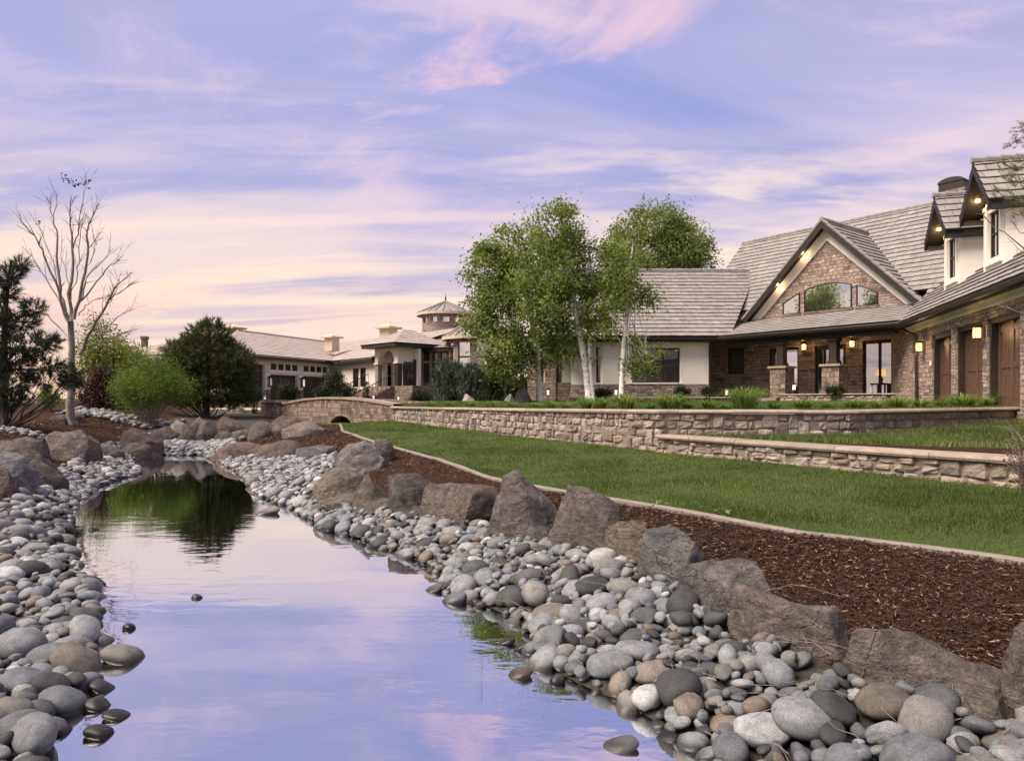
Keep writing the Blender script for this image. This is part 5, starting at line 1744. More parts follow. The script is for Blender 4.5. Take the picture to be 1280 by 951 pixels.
boulder('boulder', 416, 482, 551, 591, 'pale grey peaked boulder behind the sandy tan one', prof=[(-1, .45), (-.4, .9), (.1, 1), (.6, .8), (1, .35)], col=(.235, .215, .20), seed=43, depth=.8, cuts=8)
boulder('boulder', 454, 493, 548, 577, 'small brown boulder at the tip of the mulch beside the kerb', prof=[(-1, .6), (0, 1), (.6, .9), (1, .5)], col=G1, seed=47, depth=.8, cuts=8, sub=4)
boulder('boulder', 1256, 1352, 772, 905, 'dark boulder cut off by the right edge of the picture', prof=[(-1, .6), (-.6, .9), (0, 1), (1, .6)], col=G1, seed=53, depth=.7, cuts=8)
far = 'boulders around the head of the pond'
boulder('boulder', 266, 332, 552, 574, 'low flat reddish slab on the point where the pond narrows', prof=[(-1, .3), (-.5, .8), (.2, 1), (.8, .9), (1, .5)], col=(.21, .155, .135), seed=59, depth=.34, cuts=8, group=far, sub=4)
boulder('boulder', 324, 377, 550, 573, 'flat brown slab next to the reddish one, second along the point', prof=[(-1, .6), (0, 1), (.7, .9), (1, .5)], col=G1, seed=61, depth=.6, cuts=8, group=far, sub=4)
boulder('boulder', 372, 422, 556, 574, 'low grey slab closing the row of flat slabs near the peaked boulder', prof=[(-1, .7), (0, 1), (.7, .8), (1, .5)], col=G2, seed=67, depth=.6, cuts=8, group=far, sub=4)
left = 'boulders on the left bank'
boulder('boulder', -24, 21, 584, 621, 'brown rock cut by the left edge of the picture, lowest in the left pile', prof=[(-1, .6), (0, 1), (.6, .8), (1, .3)], col=(.15, .115, .095), seed=71, cuts=8, group=left, sub=4)
boulder('boulder', -18, 42, 564, 614, 'pale bluish grey boulder in the pile at the left edge', prof=[(-1, .8), (-.3, 1), (.4, .85), (1, .35)], col=(.25, .25, .265), seed=73, cuts=9, group=left)
boulder('boulder', 30, 80, 573, 612, 'dark rounded rock at the right foot of the left pile', prof=[(-1, .7), (-.4, 1), (.2, .8), (1, .25)], col=G4, seed=79, cuts=8, group=left, sub=4)
boulder('boulder', 8, 72, 549, 598, 'dark brown boulder sloping to the right behind the bluish grey one', prof=[(-1, .7), (-.4, 1), (.1, .85), (.6, .45), (1, .2)], col=G4, seed=83, cuts=8, group=left, push=1.6)
boulder('boulder', -10, 64, 546, 577, 'long low brown boulder at the back of the left pile', prof=[(-1, .8), (0, 1), (.7, .85), (1, .4)], col=G1, seed=89, cuts=8, group=left, push=1.2)
boulder('boulder', 44, 123, 537, 575, 'broad grey-brown boulder with two humps before the left mulch', prof=[(-1, .55), (-.55, .95), (-.2, .82), (.3, 1), (.7, .9), (1, .6)], col=(.20, .165, .145), seed=97, cuts=9, group=left)
boulder('boulder', 118, 153, 553, 574, 'small low rock between the two-humped boulder and the square dark one', prof=[(-1, .8), (0, 1), (1, .45)], col=G1, seed=101, cuts=7, group=left, sub=4)
boulder('boulder', 148, 203, 534, 568, 'dark reddish boulder sloping to the pond on the far left bank', prof=[(-1, .75), (-.4, 1), (.2, .9), (1, .4)], col=(.14, .10, .088), seed=103, cuts=8, group=left)
boulder('boulder', 149, 187, 553, 573, 'square dark rock at the water in front of the dark reddish boulder', prof=[(-1, .9), (0, 1), (1, .85)], col=G4, seed=107, cuts=6, group=left, sub=4)
boulder('boulder', 210, 237, 524, 552, 'pale cream pointed boulder at the head of the pond, lightest of all', prof=[(-1, .7), (-.2, 1), (.5, .8), (1, .3)], col=(.40, .36, .32), seed=109, cuts=8, group=far, sub=4)
boulder('boulder', 221, 257, 528, 553, 'dark triangular boulder leaning on the pale cream one', prof=[(-1, .3), (0, .9), (.3, 1), (1, .35)], col=G4, seed=113, cuts=8, group=far, sub=4, push=.2)
boulder('boulder', 236, 270, 521, 553, 'tall rounded grey-brown boulder at the head of the pond', prof=[(-1, .7), (-.3, 1), (.3, .9), (1, .45)], col=(.21, .175, .16), seed=127, cuts=7, group=far, sub=4)
boulder('boulder', 269, 304, 520, 542, 'triangular brown boulder right of the tall rounded one', prof=[(-1, .4), (-.4, 1), (.2, .8), (1, .35)], col=(.20, .155, .135), seed=131, cuts=8, group=far, sub=4)
boulder('boulder', 190, 224, 533, 553, 'low brown rock left of the pale cream boulder', prof=[(-1, .6), (0, 1), (1, .6)], col=G1, seed=137, cuts=8, group=far, sub=4)
boulder('boulder', 268, 295, 538, 553, 'small rock in front of the triangular brown boulder', prof=[(-1, .6), (0, 1), (1, .6)], col=G1, seed=139, cuts=8, group=far, sub=4)
boulder('boulder', 292, 317, 536, 551, 'small square grey rock among the boulders at the head of the pond', prof=[(-1, .85), (0, 1), (1, .75)], col=G2, seed=149, cuts=8, group=far, sub=4)
boulder('boulder', 311, 346, 526, 548, 'rounded brown boulder in the row leading towards the bridge', prof=[(-1, .5), (-.2, 1), (.5, .85), (1, .45)], col=G1, seed=151, cuts=8, group=far, sub=4)
boulder('boulder', 340, 377, 519, 542, 'brown boulder nearest the bridge pier', prof=[(-1, .7), (-.3, 1), (.5, .8), (1, .45)], col=(.19, .145, .12), seed=157, cuts=8, group=far, sub=4)
boulder('boulder', 354, 407, 526, 545, 'long pale pinkish boulder before the bridge arch', prof=[(-1, .45), (-.3, .9), (.2, 1), (1, .35)], col=(.28, .235, .21), seed=163, cuts=8, group=far, sub=4)
boulder('boulder', 64, 86, 518, 528, 'small flat rock up on the left mulch', col=G1, seed=167, cuts=8, group=left, sub=4)
boulder('boulder', 83, 106, 514, 527, 'small rock at the foot of the bare tree', col=G2, seed=173, cuts=8, group=left, sub=4)
boulder('boulder', 164, 190, 520, 531, 'small brown rock beside the dry cobble stream', col=G1, seed=179, cuts=8, group=left, sub=4)
boulder('boulder', 284, 306, 507, 516, 'low pale rock in front of the bushy pine', col=(.42, .37, .32), seed=181, cuts=6, group=far, sub=4)


def terrace_rock(px, py0, py1, wpx, D, label, col, seed):
    c = at(px, py1, D)
    z = hz(c.x, c.y)
    rg = random.Random(seed)
    w = wpx / FPX * D; H = CAMZ - (py0 - HZ) / FPX * D - z
    V = IV4.copy(); V /= ((np.abs(V) ** 2.6).sum(1) ** (1 / 2.6))[:, None]
    for _ in range(7):
        th = rg.uniform(0, 6.28); el = rg.uniform(0, .9)
        n = np.array([math.cos(th) * math.cos(el), math.sin(th) * math.cos(el), math.sin(el)])
        V -= np.outer(np.maximum(V @ n - rg.uniform(.6, .85), 0) * .9, n)
    P = V * np.array([w / 2, w * .4, H])
    P[:, 2] = np.maximum(P[:, 2], -.15)
    for i in range(len(P)):
        P[i] += V[i] * w * .04 * fbm(Vector(V[i] * 1.6) + Vector((seed, 0, 0)), 4)
    o = np_mesh('boulder', P, IF4, M['boulder'], smooth=True)
    o.location = (c.x, c.y, z); o.color = (*col, 1)
    tag(o, label, 'boulder', 'rocks on the terrace')


terrace_rock(655, 483, 499, 22, 27, 'rounded grey rock on the terrace beside the corner of the house', (.20, .18, .17), 1)
terrace_rock(585, 492, 500, 20, 30, 'low pale rock under the blue-green junipers', (.32, .29, .26), 2)
terrace_rock(638, 492, 500, 16, 28, 'small pale grey rock left of the rounded rock on the terrace', (.30, .29, .28), 3)
terrace_rock(1090, 488, 492, 0.1 + 9, 24.5, 'small stone at the foot of the porch window', (.28, .26, .24), 4)


# ------------------------------------------------------------------ river cobbles: dropped one by one so that they rest on the ground and on each other
def cobble_mesh(seed, V0):
    rg = random.Random(seed)
    V = V0.copy()
    p = rg.uniform(2.0, 2.5)
    V /= ((np.abs(V) ** p).sum(1) ** (1 / p))[:, None]
    for _ in range(rg.choice((0, 1, 1, 2, 3))):
        th = rg.uniform(0, 6.28); el = rg.uniform(-.5, 1.2)
        n = np.array([math.cos(th) * math.cos(el), math.sin(th) * math.cos(el), math.sin(el)])
        V -= np.outer(np.maximum(V @ n - rg.uniform(.62, .88), 0) * .8, n)
    o = Vector((seed * 1.7, seed * .6, 0))
    k = rg.uniform(.07, .18)
    tap = rg.uniform(-.14, .14)
    for i in range(len(V)):
        q = Vector(V[i])
        V[i] = V[i] * (1 + k * noise.noise(q * 1.1 + o) + .03 * noise.noise(q * 3.1 + o))
    V[:, 1] *= 1 + tap * V[:, 0]
    V[:, 2] *= 1 - .5 * tap * V[:, 0]
    V /= np.abs(V).max(0)
    return V


NVAR = 22
VAR3 = [cobble_mesh(i + 1, IV3) for i in range(NVAR)]
VAR2 = [cobble_mesh(i + 1, IV2) for i in range(NVAR)]
VAR1 = [cobble_mesh(i + 1, IV1) for i in range(NVAR)]

RES = .03
GX0, GX1, GY0, GY1 = -16.0, 4.6, -1.0, 31.0
NX, NY = int((GX1 - GX0) / RES), int((GY1 - GY0) / RES)


def height_grid():
    ys = GY0 + (np.arange(NY) + .5) * RES
    xs = GX0 + (np.arange(NX) + .5) * RES
    H = np.zeros((NY, NX), dtype=np.float32)
    for i, y in enumerate(ys):
        L = [ML, BL, WL, WR, BR, CR, WB]
        lxs = [float(lx(l, y)) for l in L]; lzs = [float(lz(l, y)) for l in L]
        # the pond bed dips between the shores
        f = max(0, min(1, (22 - y) / 3))
        a, b = lxs[2], lxs[3]
        px, pz_ = [], []
        for x, z in zip(lxs[:3], lzs[:3]): px.append(x); pz_.append(z)
        for k in (.04, .1, .2, .5, .8, .9, .96):
            px.append(a + (b - a) * k); pz_.append(lzs[2] + (lzs[3] - lzs[2]) * k - .4 * f * math.sqrt(math.sin(math.pi * k)))
        for x, z in zip(lxs[3:], lzs[3:]): px.append(x); pz_.append(z)
        H[i] = np.interp(xs, px, pz_)
    return H


HG = height_grid()
HG0 = HG.copy()
BLOCK = np.zeros((NY, NX), dtype=bool)
for cx, cy, a, b, zb, H in BOULDERS:
    i0, i1 = int((cy - b - GY0) / RES), int((cy + b - GY0) / RES) + 1
    j0, j1 = int((cx - a - GX0) / RES), int((cx + a - GX0) / RES) + 1
    if i1 <= 0 or j1 <= 0 or i0 >= NY or j0 >= NX: continue
    i0, j0, i1, j1 = max(i0, 0), max(j0, 0), min(i1, NY), min(j1, NX)
    yy = GY0 + (np.arange(i0, i1) + .5) * RES; xx = GX0 + (np.arange(j0, j1) + .5) * RES
    e = ((xx[None] - cx) / a) ** 2 + ((yy[:, None] - cy) / b) ** 2
    sel = e < 1
    sub = HG[i0:i1, j0:j1]
    sub[sel] = np.maximum(sub[sel], (zb + H * .8 * np.sqrt(np.maximum(0, 1 - e)))[sel])
    BLOCK[i0:i1, j0:j1] |= e < .98

STONES_OUT = []


def drop(x, y, a, b, c, yaw, tries=3, spread=.1, sink=62, cap=.10):
    best = None
    for k in range(tries):
        tx = x + (RNG.uniform(-spread, spread) if k else 0); ty = y + (RNG.uniform(-spread, spread) if k else 0)
        m = max(a, b)
        i0, i1 = int((ty - m - GY0) / RES), int((ty + m - GY0) / RES) + 1
        j0, j1 = int((tx - m - GX0) / RES), int((tx + m - GX0) / RES) + 1
        if i0 < 0 or j0 < 0 or i1 >= NY or j1 >= NX: continue
        if BLOCK[int((ty - GY0) / RES), int((tx - GX0) / RES)]: continue
        yy = GY0 + (np.arange(i0, i1) + .5) * RES - ty; xx = GX0 + (np.arange(j0, j1) + .5) * RES - tx
        u = (xx[None] * math.cos(yaw) + yy[:, None] * math.sin(yaw)) / a
        v = (-xx[None] * math.sin(yaw) + yy[:, None] * math.cos(yaw)) / b
        e = u * u + v * v
        sel = e < .97
        if sel.sum() < 4: continue
        h = HG[i0:i1, j0:j1]
        prof = c * np.sqrt(1 - np.minimum(e, 1))
        zc = np.percentile((h + prof)[sel], sink)
        if best is None or zc < best[0]:
            # lean with what is underneath
            hs = h[sel]; U = (xx[None] + 0 * yy[:, None])[sel]; Vv = (yy[:, None] + 0 * xx[None])[sel]
            gx = ((U - U.mean()) * hs).sum() / max(((U - U.mean()) ** 2).sum(), 1e-6)
            gy = ((Vv - Vv.mean()) * hs).sum() / max(((Vv - Vv.mean()) ** 2).sum(), 1e-6)
            best = (zc, tx, ty, i0, i1, j0, j1, sel, prof, gx, gy)
    if best is None: return None
    g0 = HG0[int((best[2] - GY0) / RES), int((best[1] - GX0) / RES)]
    if best[0] - g0 > max(cap, c * .98): return None
    zc, tx, ty, i0, i1, j0, j1, sel, prof, gx, gy = best
    h = HG[i0:i1, j0:j1]
    h[sel] = np.maximum(h[sel], (zc + prof)[sel])
    return (tx, ty, float(zc), a, b, c, yaw, max(-.5, min(.5, gx * .8)), max(-.5, min(.5, gy * .8)))


def scatter():
    out = []
    # stones placed where the photograph singles them out: px, py of the middle, width px, height ratio
    hand = [(150, 819, 56, .62, 3), (103, 822, 36, .6, 1), (127, 855, 34, .5, 0), (118, 877, 38, .62, 0), (143, 889, 36, .4, 0), (121, 911, 38, .62, 0),
            (73, 906, 34, .6, 1), (116, 727, 34, .6, 0), (160, 780, 17, .8, 0), (332, 639, 32, .45, 3), (245, 742, 15, .7, 1), (116, 659, 14, .5, 0),
            (690, 813, 48, .95, 2), (650, 839, 34, .55, 4), (633, 798, 24, .5, 0), (652, 806, 25, .6, 0), (697, 846, 22, .9, 0), (567, 748, 34, .62, 1), (541, 734, 27, .4, 3), (586, 735, 24, .4, 0),
            (596, 706, 11, .5, 1), (835, 915, 64, .7, 2), (777, 927, 46, .4, 2), (763, 845, 62, .6, 2), (798, 829, 60, .62, 2), (762, 725, 44, .95, 3), (767, 722, 32, .9, 6),
            (740, 748, 48, .7, 0), (690, 780, 52, .6, 4), (727, 796, 46, .5, 0), (772, 783, 34, .75, 4), (1190, 903, 56, .8, 2), (1111, 900, 70, .6, 4), (1090, 871, 42, .7, 6), (957, 937, 74, .6, 6),
            (1010, 931, 80, .7, 2), (1050, 858, 34, .65, 2), (927, 798, 34, .7, 6), (1000, 836, 36, .6, 2), (60, 838, 62, .75, 1), (20, 830, 64, .9, 2), (20, 870, 66, .75, 1), (10, 905, 52, .9, 3), (60, 870, 50, .8, 0)]
    for k, (px, py, wp, hr, cl) in enumerate(hand):
        d = gp(px, py)
        if d is None: continue
        D = min(d.y, FPX * (CAMZ - .04) / (py - HZ))
        x = (px - 640) / FPX * D
        a = wp / FPX * D / 2
        st = drop(x, D + a * .3, a, a * .78, a * hr * .78, RNG.uniform(-.3, .3), 1, 0, 70)
        if st:
            if st[2] < .22 * st[5]: st = st[:2] + (.22 * st[5],) + st[3:]
            out.append((st, cl, k + 1))
    def zone(LA, LB, y0, y1, per, smin, smax, jitter, over_a=0.0, over_b=0.0, layers=1, xa=None):
        n = 0
        y = y0
        area = 0
        ys = np.arange(y0, y1, .25)
        wid = np.array([max(0, lx(LB, q) + over_b - lx(LA, q) + over_a) for q in ys])
        tot = wid.sum() * .25
        cum = np.cumsum(wid); cum /= cum[-1]
        for _ in range(int(tot * per)):
            q = ys[min(np.searchsorted(cum, RNG.random()), len(ys) - 1)] + RNG.random() * .25
            x = RNG.uniform(lx(LA, q) - over_a, lx(LB, q) + over_b)
            if xa and x < xa(q): continue
            sz = smin + (smax - smin) * RNG.random() ** 1.7
            a = sz / 2; b = a * RNG.uniform(.64, .96); c = a * RNG.uniform(.40, .70)
            st = drop(x, q, a, b, c, RNG.uniform(0, 6.28), 4, .12)
            if st:
                if st[2] + st[5] < .02: continue
                r = RNG.random()
                if q > 11 and r < .45: r = RNG.choice((.5, .95, .97, .3, .6))
                cl = 0 if r < .19 else 1 if r < .43 else 2 if r < .72 else 3 if r < .84 else 4 if r < .89 else 5 if r < .93 else 6
                out.append((st, cl, 0))
    seen = lambda q: -.80 * q - .6
    # two courses: large first, then smaller ones in the gaps
    zone(WR, BR, -.2, 21.5, 15, .15, .32, .1, .02, .12)
    zone(WR, BR, -.2, 21.5, 85, .085, .20, .1, .05, .12)
    zone(WR, BR, -.2, 9, 150, .045, .11, .1, .05, .12)
    zone(BL, WL, 2.4, 22, 15, .15, .32, .1, .0, .04, xa=seen)
    zone(BL, WL, 2.4, 22, 60, .09, .21, .1, .0, .06, xa=seen)
    zone(BL, WL, 2.4, 8, 80, .045, .11, .1, .0, .05, xa=seen)
    zone(WR, WR, -.2, 15, 22, .10, .22, .1, .26, .03)
    zone(WL, WL, 2.6, 12, 22, .10, .24, .1, .03, .26)
    # dry bed beyond the head of the pond
    zone(WL, BR, 21.6, 25.5, 26, .14, .30, .1)
    return out


RAW = scatter()
PAL = [(.046, .046, .045), (.108, .114, .123), (.158, .164, .169), (.150, .144, .132), (.118, .102, .086), (.142, .134, .127), (.232, .237, .238)]
PALN = ['dark grey', 'blue-grey', 'mid grey', 'buff grey', 'brown', 'pinkish', 'pale grey']
TINT = [.02, .25, .42, .58, .75, .86, 1.0]


def place_cobbles():
    lst = []
    for st, cl, hand in RAW:
        x, y, z, a, b, c, yaw, gx, gy = st
        if y < .8: px = None
        else:
            px = 640 + FPX * x / y; py = HZ + FPX * (CAMZ - z) / y
        vis = px is not None and -20 < px < 1300 and py < 985
        top = z + c * .5 >= HG[min(NY - 1, max(0, int((y - GY0) / RES))), min(NX - 1, max(0, int((x - GX0) / RES)))] - .02
        area = (a * c * FPX * FPX / (y * y)) if vis else 0
        if not top: area *= .1
        if hand: area += 1e5
        lst.append((area, st, cl, hand, px, py if px is not None else None))
    lst.sort(key=lambda t: -t[0])
    used = [None] * NVAR
    chosen = lst[:300]
    rest = lst[300:]
    hl = {0: 'large buff oval cobble standing in shallow water off the left shore', 9: 'single flat buff cobble standing alone in the water off the far right bank', 10: 'small blue-grey stone poking out of open water far from either shore',
          12: 'big egg-shaped grey cobble standing tall at the right water edge', 13: 'flat brown cobble lying in the water left of the big egg-shaped one', 7: 'dark cobble at the outer edge of the left shore halfway up the pond',
          17: 'blue-grey cobble in the water where the right shore juts out', 18: 'thin flat buff cobble in the water where the right shore juts out', 21: 'large smooth grey cobble at the bottom of the picture near the water corner',
          22: 'flat grey cobble alone in the water off the near right shore', 31: 'large rounded grey cobble below the long wedge-shaped boulder', 32: 'broad brown cobble below the long wedge-shaped boulder'}
    for area, st, cl, hand, px, py in chosen:
        x, y, z, a, b, c, yaw, gx, gy = st
        v = RNG.randrange(NVAR)
        if used[v] is None:
            o = np_mesh('river_cobble', VAR3[v], IF3, M['cobble'], smooth=True); used[v] = o
        else:
            o = used[v].copy(); COL.objects.link(o)
        e = Matrix.Rotation(math.atan(gy), 3, 'X') @ Matrix.Rotation(-math.atan(gx), 3, 'Y') @ Matrix.Rotation(yaw, 3, 'Z')
        o.rotation_euler = e.to_euler()
        o.location = (x, y, z)
        o.scale = (a, b, c)
        k = RNG.uniform(.82, 1.2)
        o.color = (PAL[cl][0] * k * .9, PAL[cl][1] * k * .9, PAL[cl][2] * k * .9, 1)
        side = 'left' if x < (lx(WL, y) + lx(WR, y)) / 2 else 'right'
        size = 'large' if a > .15 else 'small' if a < .085 else 'middling'
        lab = '%s %s river cobble lying among the stones of the %s bank' % (size, PALN[cl], side)
        if hand - 1 in hl: lab = hl[hand - 1]
        tag(o, lab, 'cobble', 'river cobbles on the %s bank' % side)
    Vs, Fs, Ts, k = [], [], [], 0
    for area, st, cl, hand, px, py in rest:
        x, y, z, a, b, c, yaw, gx, gy = st
        v = RNG.randrange(NVAR)
        vv, ff = (VAR2[v], IF2) if y < 13 else (VAR1[v], IF1)
        e = np.array(Matrix.Rotation(math.atan(gy), 3, 'X') @ Matrix.Rotation(-math.atan(gx), 3, 'Y') @ Matrix.Rotation(yaw, 3, 'Z'))
        P = (vv * np.array([a, b, c])) @ e.T + np.array([x, y, z])
        Vs.append(P); Fs.append(ff + k); k += len(P)
        Ts.append(np.full(len(ff), min(1, max(0, TINT[cl] + RNG.uniform(-.05, .05)))))
    o = np_mesh('river_cobbles', np.concatenate(Vs), np.concatenate(Fs), M['cobbles'], tint=np.concatenate(Ts), smooth=True)
    tag(o, 'rounded grey river cobbles heaped along both banks of the pond', 'cobbles', kind='stuff')
    print('cobbles', len(lst))


place_cobbles()


# dry cobble stream running down to the head of the pond from the left
def dry_stream():
    Vs, Fs, Ts, k = [], [], [], 0
    def run(pts, n, w, s0, s1):
        nonlocal k
        W = [gp(*p) for p in pts]
        for _ in range(n):
            t = RNG.random() * (len(W) - 1); i = int(t); p = W[i].lerp(W[i + 1], t - i)
            x, y = p.x + RNG.gauss(0, w), p.y + RNG.gauss(0, w)
            z = hz(x, y)
            a = RNG.uniform(s0, s1) / 2; v = RNG.randrange(NVAR); yaw = RNG.uniform(0, 6.28)
            e = np.array(Matrix.Rotation(yaw, 3, 'Z'))
            P = (VAR1[v] * np.array([a, a * .8, a * .6])) @ e.T + np.array([x, y, z + a * .25 + RNG.uniform(0, .08)])
            Vs.append(P); Fs.append(IF1 + k); k += len(P); Ts.append(np.full(len(IF1), RNG.choice((.42, .6, 1, .9, .3))))
    run([(108, 517), (135, 520), (165, 527), (205, 532)], 420, .45, .14, .34)
    run([(0, 540), (25, 542), (45, 547)], 60, .2, .12, .28)
    run([(205, 548), (230, 556), (262, 560), (275, 556)], 260, .4, .14, .3)
    tag(np_mesh('dry_stream_cobbles', np.concatenate(Vs), np.concatenate(Fs), M['cobbles'], tint=np.concatenate(Ts), smooth=True), 'pale cobbles of the dry stream winding down through the left mulch', 'cobbles', kind='stuff')


dry_stream()


# ------------------------------------------------------------------ bark chips on the mulch
def chips():
    V, F, T = [], [], []
    def one(x, y, z, l, w):
        l *= .62; w *= .62
        yaw = RNG.uniform(0, 6.28); d = Vector((math.cos(yaw), math.sin(yaw), RNG.gauss(0, .28))).normalized()
        t = Vector((-d.y, d.x, RNG.gauss(0, .6))).normalized()
        n = d.cross(t)
        c = Vector((x, y, z + RNG.uniform(.0, .03)))
        b = len(V)
        k = RNG.uniform(.1, .35) * w
        V.extend([c - d * l * .5 - t * w * .3, c - d * l * .1 - t * w * .5 , c + d * l * .5 - t * w * .15, c + d * l * .5 + t * w * .2, c + t * w * .5, c - d * l * .5 + t * w * .25,
                  c - d * l * .45 + n * k, c + n * k * 1.2, c + d * l * .46 + n * k * .6])
        tint = min(1, abs(RNG.gauss(.3, .25)))
        if RNG.random() < .06: tint = RNG.uniform(.85, 1)
        for q in ((0, 1, 7, 6), (1, 2, 8, 7), (6, 7, 4, 5), (7, 8, 3, 4)):
            F.append(tuple(b + i for i in q)); T.append(tint)
    def spread(LA, LB, y0, y1, dens, off=0):
        y = y0
        while y < y1:
            dy = .25
            a, b = lx(LA, y) - .1, lx(LB, y) - .05
            n = int(max(0, b - a) * dy * dens(y))
            for _ in range(n):
                yy = y + RNG.random() * dy; t = RNG.random()
                x = lx(LA, yy) + (lx(LB, yy) - .07 - lx(LA, yy)) * t
                z = hz(x, yy)
                k = 1 + max(0, yy - 5) * .09
                one(x, yy, z, RNG.uniform(.02, .085) * k, RNG.uniform(.006, .018) * k)
            y += dy
    spread(BR, CR, 2.2, 9, lambda y: 5200 if y < 6 else 2600)
    spread(BR, CR, 9, 25, lambda y: 330)
    spread(ML, BL, 13, 27, lambda y: 150)
    o = np_mesh('bark_chips', V, F, M['chips'], tint=T)
    tag(o, 'shredded brown bark mulch covering the beds', 'mulch', kind='stuff')


chips()


# ------------------------------------------------------------------ grass
def blades(name, pts, hts, wds, label, seed, lean=.35, mat='grass'):
    rg = np.random.default_rng(seed)
    n = len(pts)
    P = np.asarray(pts, dtype=np.float32)
    yaw = rg.uniform(0, 2 * math.pi, n)
    h = np.asarray(hts); w = np.asarray(wds)
    t = np.stack([np.cos(yaw), np.sin(yaw), np.zeros(n)], 1)
    ln = rg.uniform(0, 2 * math.pi, n); la = np.abs(rg.normal(0, lean, n))
    L = np.stack([np.cos(ln) * la, np.sin(ln) * la, np.ones(n)], 1); L /= np.linalg.norm(L, axis=1)[:, None]
    a = P - t * (w / 2)[:, None]; b = P + t * (w / 2)[:, None]; c = P + L * h[:, None]
    V = np.stack([a, b, c], 1).reshape(-1, 3)
    F = np.arange(3 * n).reshape(n, 3)
    patch = np.array([noise.noise(Vector((float(p[0]) * .55, float(p[1]) * .55, 7))) + .6 * noise.noise(Vector((float(p[0]) * 2.2, float(p[1]) * 2.2, 2))) for p in P])
    tint = np.clip(.44 + .42 * patch + rg.normal(0, .2, n), 0, 1)
    o = np_mesh(name, V, F, M[mat], tint=tint)
    tag(o, label, 'grass', kind='stuff')
    return o


def lawn_grass():
    pts, h, w = [], [], []
    y = 2.5
    while y < 26.4:
        dy = .15
        a, b = lx(CR, y), lx(WB, y)
        dens = 4200 if y < 8 else 2600 if y < 11 else 1300 if y < 16 else 600
        vis = min(b, .80 * y + .5)
        n = int(max(0, vis - a) * dy * dens)
        for _ in range(n):
            yy = y + NR.random() * dy
            a_, b_ = lx(CR, yy) + .015, lx(WB, yy)
            x = a_ + (b_ - a_) * NR.random()
            if x > .80 * yy + .5: continue
            t = (x - a_) / max(b_ - a_, .01)
            z = lz(CR, yy) + (lz(WB, yy) - lz(CR, yy)) * t + .03 * math.sin(math.pi * t)
            pts.append((x, yy, z - .01)); h.append(NR.uniform(.028, .056) * (1.25 if t < .03 else 1)); w.append(.004 + .0009 * yy)
        y += dy
    blades('lawn_grass', pts, h, w, 'mown green grass of the lawn between kerb and walls', 4)


def sheet_grass(G3, dens, y0, y1, hh, label, xl, seed, keep=None):
    pts, h, w = [], [], []
    n, m, _ = G3.shape
    for i in range(n - 1):
        for j in range(m - 1):
            p, q, r, s_ = G3[i, j], G3[i + 1, j], G3[i + 1, j + 1], G3[i, j + 1]
            c = (p + r) / 2
            if c[1] < y0 or c[1] > y1 or abs(c[0]) > .80 * c[1] + .6: continue
            if keep and not keep(c): continue
            ar = np.linalg.norm(np.cross(q - p, s_ - p))
            for _ in range(int(ar * dens + NR.random())):
                u, v = NR.random(), NR.random()
                g_ = p * (1 - u) * (1 - v) + q * u * (1 - v) + r * u * v + s_ * (1 - u) * v
                pts.append(g_); h.append(NR.uniform(*hh)); w.append(.006 + .0012 * g_[1])
    blades('lawn_grass', pts, h, w, label, seed)


lawn_grass()
sheet_grass(S2, 1100, 6, 22, (.05, .09), 'strip of grass between the lower and upper stone walls', 0, 5)
sheet_grass(TERR, 420, 11.5, 31, (.03, .06), 'grass of the house terrace above the long stone wall', 0, 6)

# ------------------------------------------------------------------ leaves, needles, trees
def leaf_arrays(P, size, rg, aspect=.62, up=.35, tint=None, tj=.14):
    n = len(P)
    nrm = rg.normal(0, 1, (n, 3)); nrm[:, 2] += up; nrm /= np.linalg.norm(nrm, axis=1)[:, None]
    a = rg.normal(0, 1, (n, 3)); a -= nrm * (a * nrm).sum(1)[:, None]; a /= np.linalg.norm(a, axis=1)[:, None]
    b = np.cross(nrm, a)
    s_ = size * rg.uniform(.65, 1.25, n)
    l = a * s_[:, None] * .5; w = b * s_[:, None] * .5 * aspect
    fold = nrm * s_[:, None] * .08
    V = np.stack([P - l, P - l * .1 + w + fold, P + l, P - l * .1 - w + fold], 1).reshape(-1, 3)
    F = np.arange(4 * n).reshape(n, 4)
    T = np.clip((tint if tint is not None else .5) + rg.normal(0, tj, n), 0, 1)
    return V, F, T


def needle_arrays(C, Dn, length, per, rg, width=.012, spread=.75, tint=.5):
    """tufts of needles at C, each round its own direction"""
    n = len(C)
    c = np.repeat(C, per, 0); d = np.repeat(Dn, per, 0)
    v = d + rg.normal(0, spread, (n * per, 3)); v /= np.linalg.norm(v, axis=1)[:, None]
    l = length * rg.uniform(.6, 1.2, n * per)
    t = np.cross(v, rg.normal(0, 1, (n * per, 3))); t /= np.linalg.norm(t, axis=1)[:, None]
    o = c + d * (rg.uniform(-.5, .6, n * per) * length)[:, None]
    V = np.stack([o - t * width / 2, o + t * width / 2, o + v * l[:, None]], 1).reshape(-1, 3)
    F = np.arange(3 * n * per).reshape(-1, 3)
    T = np.clip(np.repeat(tint, per) + rg.normal(0, .12, n * per), 0, 1)
    return V, F, T


def lobes3(lobes, D):
    out = []
    for l in lobes:
        px, py, rx, ry = l[:4]; dd = l[4] if len(l) > 4 else 0
        Dl = D + dd
        c = at(px, py, Dl); k = Dl / FPX
        out.append((c, rx * k, min(rx, ry * 1.3) * k * .85, ry * k))
    return out


